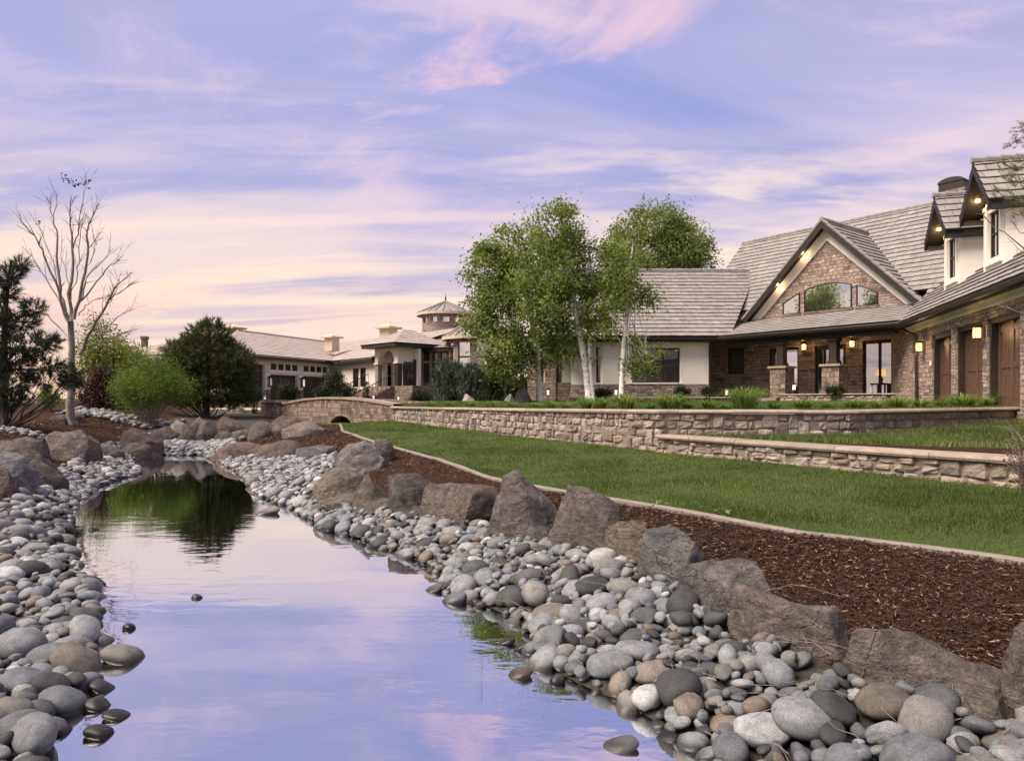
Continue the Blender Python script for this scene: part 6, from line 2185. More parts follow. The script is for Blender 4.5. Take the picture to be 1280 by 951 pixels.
def sample_lobes(L, n, rg, shell=.45):
    vol = np.array([a * b * c for _, a, b, c in L]) ** .8; vol /= vol.sum()
    idx = rg.choice(len(L), n, p=vol)
    d = rg.normal(0, 1, (n, 3)); d /= np.linalg.norm(d, axis=1)[:, None]
    r = (shell ** 3 + (1 - shell ** 3) * rg.random(n)) ** (1 / 3)
    C = np.array([tuple(L[i][0]) for i in idx]); S = np.array([L[i][1:] for i in idx])
    return C + d * r[:, None] * S, d, idx


def limb(mb, p0, p1, r0, r1, rg, n=5, wig=.06, sag=0.0, sides=5, m=0):
    p0, p1 = Vector(p0), Vector(p1); L = (p1 - p0).length
    pts = []
    for i in range(n + 1):
        t = i / n
        p = p0.lerp(p1, t)
        if 0 < i < n: p += Vector((rg.normal(0, 1), rg.normal(0, 1), rg.normal(0, .6))) * wig * L * .3
        p.z += sag * L * math.sin(math.pi * t)
        pts.append(p)
    mb.tube(pts, [r0 + (r1 - r0) * i / n for i in range(n + 1)], sides, m)
    return pts


def px_trunk(mb, pts, D, zb=None, n=8, sides=8):
    """pts: px, py, width px"""
    P = [at(p[0], p[1], D + (p[3] if len(p) > 3 else 0)) for p in pts]
    if zb is not None and pts[0][1] > 484: P[0].z = zb - .12
    R = [p[2] / FPX * D / 2 for p in pts]
    mb.tube(P, R, sides)
    return P


def broadleaf(name, label, cat, D, trunks, lobes, nclump, per, size, mat, bark, seed, sigma=.33, nbr=60, group=None, shell=.35, up=.35, base_px=None):
    rg = np.random.default_rng(seed)
    b0 = at(trunks[0][0][0], HZ, D); zb = hz(b0.x, b0.y)
    root = empty(name, (b0.x, b0.y, zb), label, cat, group)
    tm = MB(); paths = []
    for t in trunks: paths.append(px_trunk(tm, t, D, zb))
    L = lobes3(lobes, D)
    C, d, idx = sample_lobes(L, nclump, rg, shell)
    for i in rg.choice(nclump, min(nbr, nclump), replace=False):
        c = Vector(C[i])
        pa = paths[rg.integers(len(paths))]
        cand = [p for p in pa[min(2, len(pa) - 2):] if p.z < c.z - .1] or [pa[-1]]
        s0 = min(cand, key=lambda p: (p - c).length)
        ln = (c - s0).length
        limb(tm, s0, c, min(.03, .008 + .006 * ln), .004, rg, 5, .09, .05, 4)
    tm.build('trunk', M[bark], root, True)
    base = rg.normal(.48, .17, nclump)
    m = rg.poisson(per, nclump)
    P = np.repeat(C, m, 0); k = len(P)
    sg = np.repeat(rg.uniform(.6, 1.35, nclump) * sigma, m)[:, None]
    P = P + rg.normal(0, 1, (k, 3)) * sg * np.array([1, 1, .75])
    V, F, T = leaf_arrays(P, size, rg, tint=np.repeat(base, m), up=up)
    np_mesh('crown', V, F, M[mat], root, tint=T)
    return root


broadleaf('aspen_tree', 'largest leafy aspen hanging over the junipers, with a slim pale trunk at the house corner', 'tree', 27,
          [[(676, 494, 7), (673, 465, 6.5), (671, 430, 6), (664, 395, 5), (652, 355, 4), (640, 320, 2.5)], [(671, 440, 4), (650, 415, 3.4), (628, 380, 2.5), (612, 345, 1.5)], [(668, 420, 4), (640, 425, 2.5), (612, 428, 1.4)]],
          [(612, 340, 36, 36), (640, 308, 40, 30), (632, 385, 46, 40), (598, 372, 24, 34), (652, 440, 44, 30), (628, 440, 34, 28, -.5), (658, 345, 42, 44), (645, 470, 26, 14), (600, 410, 22, 20)],
          255, 92, .13, 'aspen', 'birch', 31, .235, 50, 'leafy aspens before the house')
broadleaf('aspen_tree', 'tall middle aspen with two white stems leaning together before the cream wall', 'tree', 24,
          [[(737, 496, 9), (733, 465, 8.5), (727, 430, 8), (721, 397, 7), (713, 350, 5), (704, 300, 3), (701, 268, 1.5)], [(741, 496, 7), (738, 460, 6), (737, 425, 5), (735, 395, 4), (742, 350, 3)], [(722, 402, 4), (745, 370, 3), (758, 330, 1.8)]],
          [(699, 285, 38, 26), (690, 335, 52, 42), (722, 385, 50, 42), (742, 335, 36, 36), (686, 392, 36, 34, .4), (728, 445, 20, 20), (708, 428, 30, 20, .6), (704, 262, 16, 10), (752, 365, 22, 28), (764, 316, 24, 26)],
          265, 88, .118, 'aspen', 'birch', 37, .215, 50, 'leafy aspens before the house')
broadleaf('aspen_tree', 'round leafy aspen standing behind the tiled roof of the cream wing', 'tree', 41,
          [[(828, 497, 9), (828, 420, 8), (826, 360, 6), (822, 300, 4), (820, 270, 2)], [(826, 380, 5), (850, 330, 3), (868, 310, 1.6)], [(826, 380, 5), (800, 335, 3), (785, 305, 1.6)]],
          [(822, 288, 44, 26), (862, 312, 30, 24), (786, 302, 30, 28), (800, 335, 40, 22), (838, 315, 44, 26), (812, 265, 22, 10), (855, 282, 22, 14), (845, 345, 40, 14), (872, 330, 20, 14)],
          280, 78, .17, 'aspen', 'birch', 41, .33, 40, 'leafy aspens before the house')
broadleaf('birch_tree', 'thin sparse birch with a bare white trunk in front of the wide dark window', 'tree', 23,
          [[(776, 494, 6.5), (778, 460, 6), (780, 430, 6), (784, 390, 5), (786, 350, 3.6), (790, 318, 2), (792, 300, 1)], [(780, 425, 3), (795, 432, 2.4), (808, 442, 1.6), (822, 448, .9)], [(781, 410, 2.5), (770, 396, 1.8), (757, 384, 1)], [(785, 385, 2.2), (800, 372, 1.5), (812, 360, .9)]],
          [(786, 322, 22, 18), (783, 355, 24, 20), (770, 380, 16, 16), (802, 372, 18, 14), (800, 455, 16, 16), (812, 440, 13, 10), (794, 428, 10, 10), (760, 410, 10, 14), (772, 345, 16, 16)],
          130, 40, .12, 'aspen', 'birch', 43, .2, 22, 'leafy aspens before the house', .15)


def conifer(name, label, cat, D, trunk, lobes, ntuft, per, length, width, mat, bark, seed, group=None, nbr=80, up=.55, spread=.6):
    rg = np.random.default_rng(seed)
    b0 = at(trunk[0][0], HZ, D); zb = hz(b0.x, b0.y)
    root = empty(name, (b0.x, b0.y, zb), label, cat, group)
    tm = MB(); P = px_trunk(tm, trunk, D, zb)
    L = lobes3(lobes, D)
    C, d, idx = sample_lobes(L, ntuft, rg, .5)
    for i in rg.choice(ntuft, min(nbr, ntuft), replace=False):
        c = Vector(C[i]); cand = [p for p in P if p.z < c.z + .1] or [P[0]]
        s0 = max(cand, key=lambda p: p.z)
        limb(tm, s0, c, .035, .008, rg, 5, .07, -.05, 4)
    tm.build('trunk', M[bark], root, True)
    dn = d + np.array([0, 0, up]) + rg.normal(0, .25, d.shape); dn /= np.linalg.norm(dn, axis=1)[:, None]
    base = rg.normal(.45, .2, ntuft)
    V, F, T = needle_arrays(C, dn, length, per, rg, width, spread, base)
    np_mesh('crown', V, F, M[mat], root, tint=T)
    return root


conifer('pine_tree', 'dense bushy pine with upright tufts left of the mansion', 'tree', 31.5,
        [(258, 512, 8), (259, 470, 7), (261, 430, 5), (262, 402, 2)],
        [(262, 420, 30, 18), (256, 442, 46, 22), (252, 464, 58, 24), (258, 488, 60, 20), (290, 455, 28, 26), (226, 460, 30, 22), (214, 434, 12, 8), (302, 478, 18, 22), (264, 405, 13, 8), (228, 494, 32, 14), (290, 498, 30, 12), (238, 424, 12, 8)],
        4200, 26, .22, .022, 'pine', 'darkbark', 51, nbr=60)
conifer('pine_tree', 'dark open-branched pine at the left edge of the picture', 'tree', 21,
        [(6, 512, 9), (5, 460, 8), (6, 400, 6), (10, 350, 4), (14, 325, 2)],
        [(14, 342, 15, 14), (4, 362, 18, 16), (26, 330, 9, 8), (22, 402, 26, 13), (40, 385, 16, 10), (-10, 410, 26, 20), (38, 430, 36, 14), (62, 428, 16, 9), (12, 448, 36, 14), (54, 456, 28, 10), (10, 478, 40, 16), (60, 476, 36, 11), (86, 466, 15, 9), (88, 478, 12, 9), (14, 500, 30, 10), (-24, 460, 24, 40)],
        1700, 24, .19, .016, 'spruce', 'darkbark', 53, nbr=90)


# ------------------------------------------------------------------ the bare tree at left
def bare_tree():
    D = 24.0
    b0 = at(89.6, 514, D); zb = hz(b0.x, b0.y)
    root = empty('bare_tree', (b0.x, b0.y, zb), 'tall leafless tree with pale upright branches behind the left mulch', 'tree')
    rg = np.random.default_rng(61)
    mb = MB()
    Z = lambda p, dd=0: at(p[0] / 3.9625, 200 + p[1] / 3.9625, D + dd)
    def br(pts, w0, w1, dd=0.0, twigs=3):
        P = []
        n = len(pts)
        for i, p in enumerate(pts): P.append(Z(p, dd * i / max(1, n - 1)))
        # refine
        Q = []
        for i in range(n - 1):
            for k in range(3): Q.append(P[i].lerp(P[i + 1], k / 3) + (Vector((rg.normal(0, .025), rg.normal(0, .03), rg.normal(0, .02))) if k else Vector()))
        Q.append(P[-1])
        m = len(Q)
        R = [(w0 + (w1 - w0) * i / (m - 1)) * .78 / 3.9625 / FPX * D / 2 for i in range(m)]
        mb.tube(Q, R, 7)
        for _ in range(twigs * 3):
            i = int(rg.integers(m // 3, m)); 
            if i >= m - 1: i = m - 2
            dr = (Q[i + 1] - Q[i]).normalized()
            dr = (dr + Vector((rg.normal(0, .5), rg.normal(0, .5), rg.normal(.1, .3)))).normalized()
            ln = rg.uniform(.25, .8)
            e = Q[i] + dr * ln
            pts_ = limb(mb, Q[i], e, min(R[i] * .6, .014), .003, rg, 4, .06, .03, 4)
            if rg.random() < .6:
                e2 = pts_[2] + (dr + Vector((rg.normal(0, .6), rg.normal(0, .6), .3))).normalized() * ln * .5
                limb(mb, pts_[2], e2, .006, .002, rg, 3, .06, 0, 4)
    zt = (zb - CAMZ) * -FPX / D + HZ
    br([(355, (zt - 200) * 3.9625 + 20), (356, 1150), (352, 1000), (350, 800)], 52, 34, 0, 0)
    br([(345, 810), (318, 720), (300, 640), (280, 480), (285, 380), (265, 290), (230, 185)], 24, 4, .6, 5)
    br([(265, 290), (280, 220), (285, 165)], 6, 2.5, .3, 2)
    br([(335, 800), (300, 700), (275, 600), (215, 470), (185, 400), (130, 330), (95, 270)], 18, 3, -.8, 5)
    br([(300, 705), (230, 590), (170, 500), (110, 430)], 11, 3, .8, 3)
    br([(352, 800), (355, 600), (358, 450), (352, 350), (345, 270), (350, 190)], 22, 3, .2, 6)
    br([(358, 450), (375, 390), (390, 330), (415, 170), (428, 110)], 9, 1.6, -.6, 4)
    br([(365, 790), (400, 650), (430, 500), (430, 380), (450, 300), (490, 215)], 22, 3, -.3, 6)
    br([(430, 440), (470, 395), (505, 355)], 7, 2.5, .4, 2)
    br([(440, 520), (470, 450), (480, 400)], 6, 2, .2, 2)
    br([(350, 700), (385, 560), (392, 470), (400, 350), (430, 260)], 10, 2.5, .9, 4)
    br([(375, 760), (410, 680), (430, 580), (500, 510), (560, 440)], 13, 3, .8, 3)
    br([(400, 700), (480, 600), (545, 520), (580, 500), (615, 475)], 10, 2.5, -.6, 3)
    br([(395, 960), (440, 860), (480, 790), (540, 690), (580, 620), (655, 555)], 24, 4, -1.0, 4)
    br([(545, 690), (590, 660), (655, 605)], 9, 3, -.3, 2)
    br([(575, 630), (590, 590), (600, 550)], 6, 2, .2, 1)
    br([(470, 860), (520, 840), (580, 780), (660, 735)], 10, 2.5, .5, 2)
    br([(400, 940), (470, 915), (560, 880), (680, 835)], 13, 3, .6, 3)
    br([(390, 770), (420, 720), (480, 690), (550, 665)], 7, 2, .7, 3)
    br([(330, 870), (230, 760), (170, 710), (110, 680)], 9, 2, .5, 3)
    br([(295, 640), (275, 560), (215, 380), (190, 300)], 7, 2, .8, 3)
    br([(340, 640), (328, 560), (300, 470), (310, 390)], 6, 2, .4, 2)
    mb.build('trunk', M['deadbark'], root, True)
    C = np.array([tuple(Z(p)) for p in ((315, 85), (322, 100), (345, 98), (352, 110), (368, 128), (385, 112), (425, 108), (420, 120), (540, 680), (545, 710), (190, 305))])
    tw = MB()
    for a, b in (((428, 110), (385, 116)), ((385, 116), (366, 132)), ((366, 132), (345, 98)), ((345, 98), (312, 80))): limb(tw, Z(a), Z(b), .006, .004, rg, 3, .02, 0, 4)
    tw.build('twig', M['deadbark'], root)
    P = np.repeat(C, 6, 0) + rg.normal(0, .06, (len(C) * 6, 3))
    V, F, T = leaf_arrays(P, .11, rg)
    np_mesh('dry_leaves', V, F, M['dryleaf'], root, tint=T)


bare_tree()


# ------------------------------------------------------------------ shrubs
def shrub(name, label, D, lobes, n, per, size, mat, bark, seed, group=None, sigma=.18, nbr=40, base=None, cat='shrub', aspect=.5, up=.3):
    rg = np.random.default_rng(seed)
    L = lobes3(lobes, D)
    px = base if base is not None else sum(l[0] for l in lobes) / len(lobes)
    b0 = at(px, HZ, D); zb = hz(b0.x, b0.y)
    root = empty(name, (b0.x, b0.y, zb), label, cat, group)
    C, d, idx = sample_lobes(L, n, rg, .3)
    C[:, 2] = np.maximum(C[:, 2], zb + .05)
    mb = MB()
    for i in rg.choice(n, min(nbr, n), replace=False):
        limb(mb, (b0.x + rg.normal(0, .06), b0.y + rg.normal(0, .06), zb - .05), C[i], .02, .005, rg, 5, .06, .04, 4)
    mb.build('stem', M[bark], root)
    m = rg.poisson(per, n); P = np.repeat(C, m, 0)
    P = P + rg.normal(0, sigma, P.shape)
    P[:, 2] = np.maximum(P[:, 2], zb + .02)
    V, F, T = leaf_arrays(P, size, rg, aspect, up, np.repeat(rg.normal(.47, .18, n), m))
    np_mesh('foliage', V, F, M[mat], root, tint=T)
    return root


shrub('willow_shrub', 'bright green feathery shrub in front of the bushy pine', 27, [(190, 480, 40, 26), (165, 488, 22, 20), (218, 485, 22, 20), (195, 455, 26, 12), (180, 500, 34, 12)], 420, 40, .11, 'brightleaf', 'bark', 71, sigma=.2, aspect=.22)
shrub('purple_shrub', 'dark purple-leaved shrub left of the bright green one', 28.5, [(122, 490, 20, 18), (140, 498, 22, 14), (108, 500, 10, 10), (128, 474, 12, 12)], 170, 36, .11, 'purple', 'bark', 73)
shrub('ornamental_tree', 'pale yellow-green small tree in the background behind the bare tree', 38, [(116, 435, 16, 20), (126, 455, 24, 24), (142, 445, 12, 18), (110, 470, 14, 16), (150, 465, 18, 18), (122, 412, 12, 10)], 260, 28, .16, 'yellowleaf', 'bark', 79, sigma=.3, cat='tree', base=122)
shrub('ornamental_tree', 'yellow-green rounded small tree behind the bright green shrub', 40, [(160, 450, 16, 14), (148, 430, 9, 12), (172, 462, 18, 14)], 150, 34, .17, 'yellowleaf', 'bark', 80, sigma=.3, cat='tree', base=158)
shrub('lime_shrub', 'small lime green shrub left of the bare tree', 27, [(61, 500, 11, 11), (58, 492, 7, 7)], 50, 30, .09, 'brightleaf', 'bark', 81, sigma=.1)
for k, (lb, D, lo, nn, mt, sd) in enumerate((
        ('feathery grey-green shrub before the first dark garage door of the mansion', 36, [(358, 490, 14, 10), (355, 483, 7, 7)], 90, 'darkshrub', 83),
        ('broad conical evergreen shrub below the inner corner of the mansion', 36, [(416, 488, 24, 10), (417, 474, 12, 10), (402, 490, 10, 8), (434, 490, 11, 8), (416, 463, 5, 6)], 190, 'darkshrub', 85),
        ('small dark shrub under the right side of the bushy pine', 34, [(318, 494, 9, 8)], 50, 'darkshrub', 87),
        ('dark clipped shrub beside the steps of the mansion', 40, [(528, 496, 13, 7), (518, 500, 8, 5)], 80, 'darkshrub', 89))):
    shrub('evergreen_shrub', lb, D, lo, nn, 34, .12, mt, 'darkbark', sd, 'evergreen shrubs before the mansion', .12, 15, aspect=.3, up=.6)
shrub('dwarf_cypress', 'tiny pointed dark cypress at the foot of the mansion handrail', 42, [(458, 494, 5, 7), (458, 484, 3, 7)], 40, 24, .11, 'darkshrub', 'darkbark', 91, sigma=.06, nbr=6, aspect=.3)


def juniper(label, D, px, py0, w, seed, mat, n=26):
    """upright sprays"""
    rg = np.random.default_rng(seed)
    b0 = at(px, HZ, D); zb = hz(b0.x, b0.y)
    root = empty('juniper', (b0.x, b0.y, zb), label, 'shrub', 'junipers beside the mansion steps')
    mb = MB(); Cs, Ds = [], []
    H = CAMZ - (py0 - HZ) / FPX * D - zb; R = w / 2 / FPX * D
    for i in range(n):
        a = rg.uniform(0, 6.28); r = R * math.sqrt(rg.random()) * .85
        top = Vector((b0.x + math.cos(a) * r * 1.12, b0.y + math.sin(a) * r * .8, zb + H * (1 - .4 * (r / R) ** 2) * rg.uniform(.82, 1.03)))
        p0 = Vector((b0.x + math.cos(a) * r * .55, b0.y + math.sin(a) * r * .4, zb - .05))
        pts = limb(mb, p0, top, .03, .006, rg, 6, .03, 0, 4)
        for t in np.linspace(.08, 1, 34):
            q = p0.lerp(top, t); s_ = R * .20 * (1.15 - t) + .05
            for _ in range(3):
                Cs.append((q.x + rg.normal(0, s_), q.y + rg.normal(0, s_), q.z + rg.normal(0, .05)))
                Ds.append((rg.normal(0, .35), rg.normal(0, .35), 1))
    mb.build('stem', M['darkbark'], root)
    C = np.array(Cs); Dn = np.array(Ds); Dn /= np.linalg.norm(Dn, axis=1)[:, None]
    V, F, T = needle_arrays(C, Dn, .26, 7, rg, .035, .32, rg.normal(.48, .2, len(C)))
    np_mesh('foliage', V, F, M[mat], root, tint=T)


juniper('blue-green upright juniper nearest the mansion windows', 38, 563, 449, 40, 93, 'juniper', 34)
juniper('blue-green upright juniper right of the tallest one, half under the aspen', 37, 593, 456, 42, 95, 'juniper', 32)
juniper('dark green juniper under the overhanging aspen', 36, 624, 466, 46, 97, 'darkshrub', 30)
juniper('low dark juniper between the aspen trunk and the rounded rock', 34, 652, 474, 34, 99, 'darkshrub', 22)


# ------------------------------------------------------------------ day lilies and low clumps along the terrace wall
def clump(name, label, px, D, wpx, hpx, seed, mat='lily', n=150, group='grassy clumps along the terrace wall'):
    rg = np.random.default_rng(seed)
    b0 = at(px, HZ, D); zb = hz(b0.x, b0.y)
    R = wpx / 2 / FPX * D * 1.75; H = hpx / FPX * D * 1.15
    root = empty(name, (b0.x, b0.y, zb), label, 'plant', group)
    V, F, T = [], [], []
    k = 0
    for _ in range(n):
        a = rg.uniform(0, 6.28); lean = rg.random() ** .45
        d = np.array([math.cos(a), math.sin(a), 0]); t = np.array([-d[1], d[0], 0])
        L = rg.uniform(.75, 1.15); w = rg.uniform(.010, .02) + .0004 * D
        o = np.array([b0.x, b0.y, zb - .02]) + d * rg.uniform(0, R * .25)
        pts = []
        for s_ in np.linspace(0, 1, 5):
            x = R * lean * L * (s_ ** 1.3); z = H * L * (1.05 - .35 * lean) * math.sin(s_ * (1.35 + lean * 1.15))
            pts.append(o + d * x + np.array([0, 0, max(z, 0) + .01]))
        tint = min(1, max(0, rg.normal(.5, .2)))
        for i, p in enumerate(pts):
            ww = w * (1 - (i / 4) ** 2 * .95) * .5
            V.append(p - t * ww); V.append(p + t * ww)
        for i in range(4):
            F.append((k + 2 * i, k + 2 * i + 1, k + 2 * i + 3, k + 2 * i + 2)); T.append(tint)
        k += 10
    np_mesh('blades', V, F, M[mat], root, tint=T)


clump('day_lily', 'largest grassy day lily clump, right of the cream wing on the terrace wall', 931, 13.6, 54, 27, 101, n=260)
clump('day_lily', 'wide day lily clump on the wall below the right end of the cream wing', 838, 13.7, 46, 20, 103, n=220)
clump('day_lily', 'day lily clump on the wall just right of the birch trunk', 783, 14.2, 34, 20, 105, n=190)
clump('day_lily', 'day lily clump on the wall right of the two-stemmed aspen', 750, 14.9, 26, 15, 107)
clump('day_lily', 'day lily clump at the foot of the two-stemmed aspen', 733, 15.3, 24, 16, 109)
clump('day_lily', 'small day lily clump on the wall below the edge of the stone house wall', 886, 13.8, 28, 13, 111)
clump('day_lily', 'day lily clump below the left porch column', 1003, 14.0, 34, 13, 113)
clump('day_lily', 'day lily clump below the right porch column', 1068, 14.2, 40, 13, 115)
clump('day_lily', 'day lily clump below the bright porch window', 1120, 14.8, 40, 14, 117)
clump('day_lily', 'broad day lily clump before the second garage door', 1203, 16.3, 48, 16, 119, n=200)
clump('day_lily', 'broad day lily clump before the third garage door', 1263, 17.2, 44, 16, 121, n=200)
for i, (px, D, w, h) in enumerate(((812, 13.9, 20, 9), (860, 13.7, 22, 9), (906, 13.6, 22, 9), (968, 13.8, 24, 10), (1034, 14.1, 24, 10), (1094, 14.5, 24, 10), (1150, 15.3, 26, 11), (1176, 15.8, 24, 10), (1234, 16.8, 24, 11), (708, 16.2, 22, 10), (690, 17, 22, 11), (668, 18, 24, 8), (640, 19.5, 22, 8), (614, 20.6, 22, 8), (588, 22, 20, 8), (562, 23.2, 20, 7), (538, 24.2, 18, 7))):
    clump('low_grass_clump', 'low soft grass clump in the row along the top of the terrace wall', px, D, w, h, 131 + i, 'lily', 80, 'low grass clumps in a row')
shrub('boxwood', 'round dark boxwood below the wide dark window', 27.6, [(853, 489, 10, 6)], 60, 30, .07, 'darkshrub', 'darkbark', 141, 'small boxwoods at the house', .06, 6)
shrub('boxwood', 'small round boxwood beside the downspout of the cream wing', 27.8, [(884, 489, 7, 5)], 45, 28, .07, 'darkshrub', 'darkbark', 143, 'small boxwoods at the house', .06, 6)
shrub('boxwood', 'flat dark boxwood at the foot of the right porch column', 25.0, [(1043, 487, 13, 4)], 60, 30, .06, 'darkshrub', 'darkbark', 145, 'small boxwoods at the house', .05, 6)
shrub('boxwood', 'low green shrub at the foot of the birch trunk', 26.5, [(752, 491, 14, 5)], 60, 28, .07, 'darkshrub', 'darkbark', 147, 'small boxwoods at the house', .06, 6)


# ------------------------------------------------------------------ path lights
def path_light(px, D, label, h=.48, roof=False):
    b = at(px, HZ, D); z = hz(b.x, b.y)
    if roof: z = 1.78
    r = empty('path_light', (b.x, b.y, z), label, 'lamp', 'path lights before the house')
    m = MB(); m.tube([(b.x, b.y, z - .1), (b.x, b.y, z + h - .2)], .02, 6); m.build('post', M['bronze'], r)
    m = MB(); m.box(b.x - .042, b.x + .042, b.y - .042, b.y + .042, z + h - .19, z + h); m.build('lantern_glass', M['lampwhite'], r)
    m = MB(); t = Vector((b.x, b.y, z + h + .09)); k = .11
    P = [Vector((b.x - k, b.y - k, z + h + .003)), Vector((b.x + k, b.y - k, z + h + .003)), Vector((b.x + k, b.y + k, z + h + .003)), Vector((b.x - k, b.y + k, z + h + .003))]
    for i in range(4): m.face([P[i], P[(i + 1) % 4], t])
    m.face(P[::-1]); m.build('cap', M['bronze'], r)


path_light(685, 27.0, 'lit path light at the corner pier left of the aspens')
path_light(770, 27.0, 'lit path light beside the birch trunk')
path_light(908.5, 27.4, 'lit path light below the small dark window in the stone wall')
path_light(992.5, 26.6, 'lit lantern standing on the porch floor right of the left column', .55, True)
path_light(498, 47, 'lit path light beside the mansion steps')
path_light(467, 47.5, 'lit path light left of the mansion steps')
path_light(331, 44, 'pale light before the mansion garage')


# ------------------------------------------------------------------ right edge: pine boughs and a bare red-twigged shrub
def edge_pine():
    D = 11.0
    rg = np.random.default_rng(151)
    b = at(1345, HZ, D)
    zb = hz(b.x, b.y)
    root = empty('pine_tree', (b.x, b.y, zb), 'pine with pale needled boughs reaching in from the right edge', 'tree')
    mb = MB()
    trunk = [Vector((b.x, b.y, zb - .1)), at(1342, 420, D), at(1338, 300, D), at(1334, 180, D), at(1336, 100, D)]
    mb.tube(trunk, [.10, .09, .075, .05, .02], 8)
    C, Dn = [], []
    def bough(p0, pts, r, tufts, dd=0):
        P = [at(*p0, D)] + [at(x, y, D + dd * (i + 1) / len(pts)) for i, (x, y) in enumerate(pts)]
        Q = []
        for i in range(len(P) - 1):
            for k in range(3): Q.append(P[i].lerp(P[i + 1], k / 3) + Vector((rg.normal(0, .008), rg.normal(0, .01), rg.normal(0, .008))))
        Q.append(P[-1])
        mb.tube(Q, [r * (1 - .75 * i / (len(Q) - 1)) for i in range(len(Q))], 5)
        for i in range(2, len(Q)):
            dr = (Q[i] - Q[i - 1]).normalized()
            if tufts:
                for _ in range(tufts):
                    C.append(tuple(Q[i] + Vector((rg.normal(0, .05), rg.normal(0, .06), rg.normal(0, .05))))); Dn.append(tuple(dr + Vector((rg.normal(0, .5), rg.normal(0, .5), .5))))
            elif rg.random() < .6:
                e = Q[i] + (dr + Vector((rg.normal(0, .7), rg.normal(0, .7), rg.normal(0, .7)))).normalized() * rg.uniform(.1, .3)
                limb(mb, Q[i], e, .004, .0015, rg, 3, .05, 0, 4)
    bough((1336, 190), [(1300, 180), (1278, 172), (1262, 182)], .016, 4)
    bough((1336, 205), [(1305, 210), (1282, 205), (1266, 212), (1256, 204)], .016, 4, .3)
    bough((1338, 240), [(1300, 238), (1275, 228), (1258, 226)], .018, 4, -.3)
    bough((1338, 260), [(1305, 262), (1280, 252), (1262, 250), (1248, 240)], .016, 4, .2)
    bough((1338, 160), [(1310, 158), (1290, 160), (1275, 165)], .014, 4)
    bough((1340, 290), [(1305, 282), (1285, 270), (1268, 268)], .014, 3)
    bough((1340, 330), [(1300, 328), (1270, 302), (1245, 285), (1228, 268)], .016, 0)
    bough((1340, 345), [(1310, 336), (1280, 318), (1258, 296)], .012, 0, .2)
    bough((1340, 318), [(1300, 300), (1275, 290), (1262, 272)], .011, 0, -.2)
    bough((1340, 410), [(1310, 402), (1280, 392), (1256, 384), (1238, 378)], .013, 0)
    mb.build('trunk', M['bark'], root, True)
    Dn = np.array(Dn); Dn /= np.linalg.norm(Dn, axis=1)[:, None]
    V, F, T = needle_arrays(np.array(C), Dn, .085, 22, rg, .006, .55, rg.normal(.5, .2, len(C)))
    np_mesh('crown', V, F, M['palepine'], root, tint=T)


edge_pine()


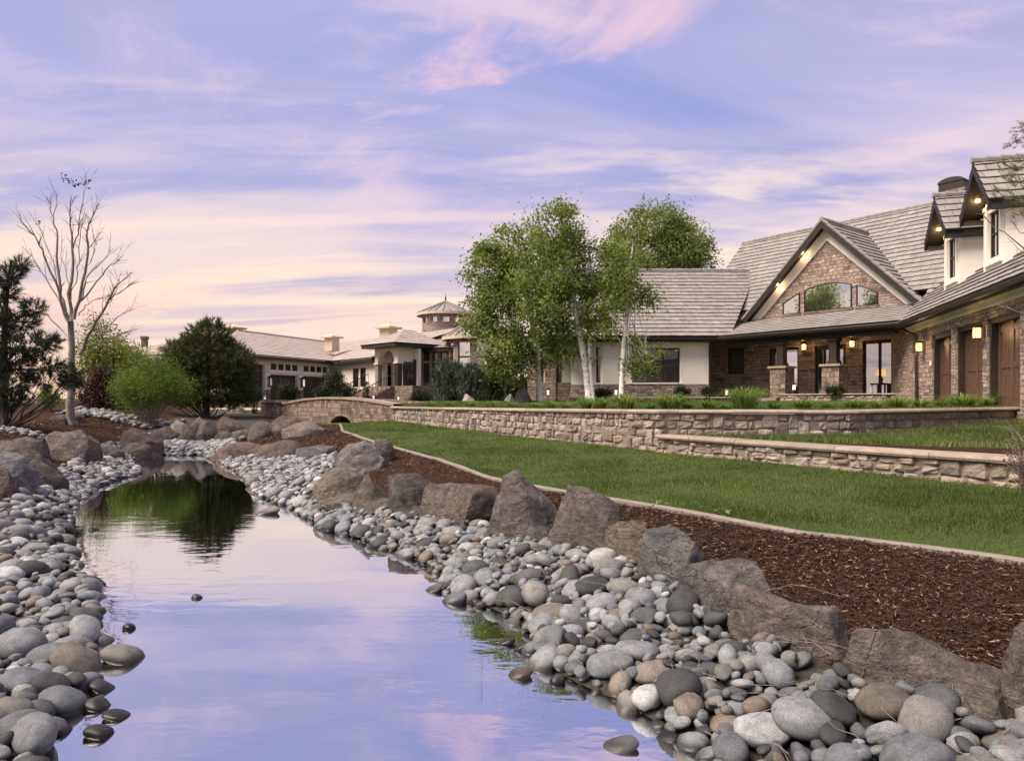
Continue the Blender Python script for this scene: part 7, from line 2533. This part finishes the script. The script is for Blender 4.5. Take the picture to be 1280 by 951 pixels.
def red_shrub():
    D = 6.9
    rg = np.random.default_rng(161)
    b = at(1296, HZ, D); zb = hz(b.x, b.y)
    root = empty('bare_shrub', (b.x, b.y, zb), 'bare reddish twigged shrub at the right edge before the lower wall', 'shrub')
    mb = MB(); tips = []
    for i in range(60):
        tx, ty = rg.uniform(1252, 1340), rg.uniform(515, 600)
        e = at(tx, ty, D + rg.normal(0, .2))
        pts = limb(mb, (b.x + rg.normal(0, .05), b.y + rg.normal(0, .05), zb - .03), e, .007, .0018, rg, 6, .07, .08, 4)
        for _ in range(4):
            q = pts[int(rg.integers(2, 7))]; e2 = q + Vector((rg.normal(0, .08), rg.normal(0, .08), rg.uniform(-.02, .13)))
            limb(mb, q, e2, .003, .001, rg, 3, .05, 0, 3); tips.append(tuple(e2)); tips.append(tuple(q))
    mb.build('twig', M['bark'], root)
    P = np.repeat(np.array(tips), 3, 0) + rg.normal(0, .02, (len(tips) * 3, 3))
    V, F, T = leaf_arrays(P, .022, rg)
    np_mesh('bud', V, F, M['redtwig'], root, tint=T)['kind'] = 'stuff'


red_shrub()


# ------------------------------------------------------------------ small things: dry stems among the cobbles, reed in the water, weeds at the kerb
def stems():
    rg = np.random.default_rng(171)
    mb = MB()
    for _ in range(70):
        y = rg.uniform(2.7, 7.0); t = rg.random()
        x = lx(WR, y) * (1 - t) + lx(BR, y) * t
        if abs(x) > .8 * y: continue
        i, j = int((y - GY0) / RES), int((x - GX0) / RES)
        z = float(HG[i, j]) if 0 <= i < NY and 0 <= j < NX else .2
        a = rg.uniform(0, 6.28); L = rg.uniform(.12, .6)
        p0 = Vector((x, y, z + .02)); p1 = p0 + Vector((math.cos(a) * L, math.sin(a) * L, rg.uniform(-.05, .12)))
        limb(mb, p0, p1, .0022, .001, rg, 4, .12, .06, 4)
    tag(mb.build('dry_stems', M['deadbark']), 'dry grass stems and twigs fallen among the cobbles', 'stems', kind='stuff')
    d = gp(603, 846); D = FPX * CAMZ / (846 - HZ); x = (603 - 640) / FPX * D
    mb = MB()
    limb(mb, (x, D, -.2), (x - .005, D, .17), .003, .0012, rg, 5, .02, 0, 4)
    for k in range(5): limb(mb, (x, D, .03 + .025 * k), (x + rg.choice((-1, 1)) * .035, D, .055 + .028 * k), .0016, .0008, rg, 3, .03, 0, 3)
    tag(mb.build('reed', M['bark']), 'single thin reed standing in the open water of the pond', 'reed')


stems()


def weed(px, py, label, seed):
    rg = np.random.default_rng(seed)
    p = gp(px, py)
    r = empty('weed', p, label, 'plant', 'weeds at the kerb')
    P = np.array([tuple(p)]) + rg.normal(0, 1, (16, 3)) * np.array([.035, .03, .02]) + np.array([0, 0, .055])
    V, F, T = leaf_arrays(P, .055, rg, .6, 1.0, .8)
    np_mesh('foliage', V, F, M['brightleaf'], r, tint=T)
    mb = MB()
    for q in P[:7]: limb(mb, p, q, .003, .0015, rg, 3, .05, 0, 4)
    mb.build('stem', M['lily'], r)


weed(824, 634, 'small green weed beside the kerb above the sharp-edged boulder', 1)
weed(908, 648, 'small green weed beside the kerb, right of the other weed', 2)
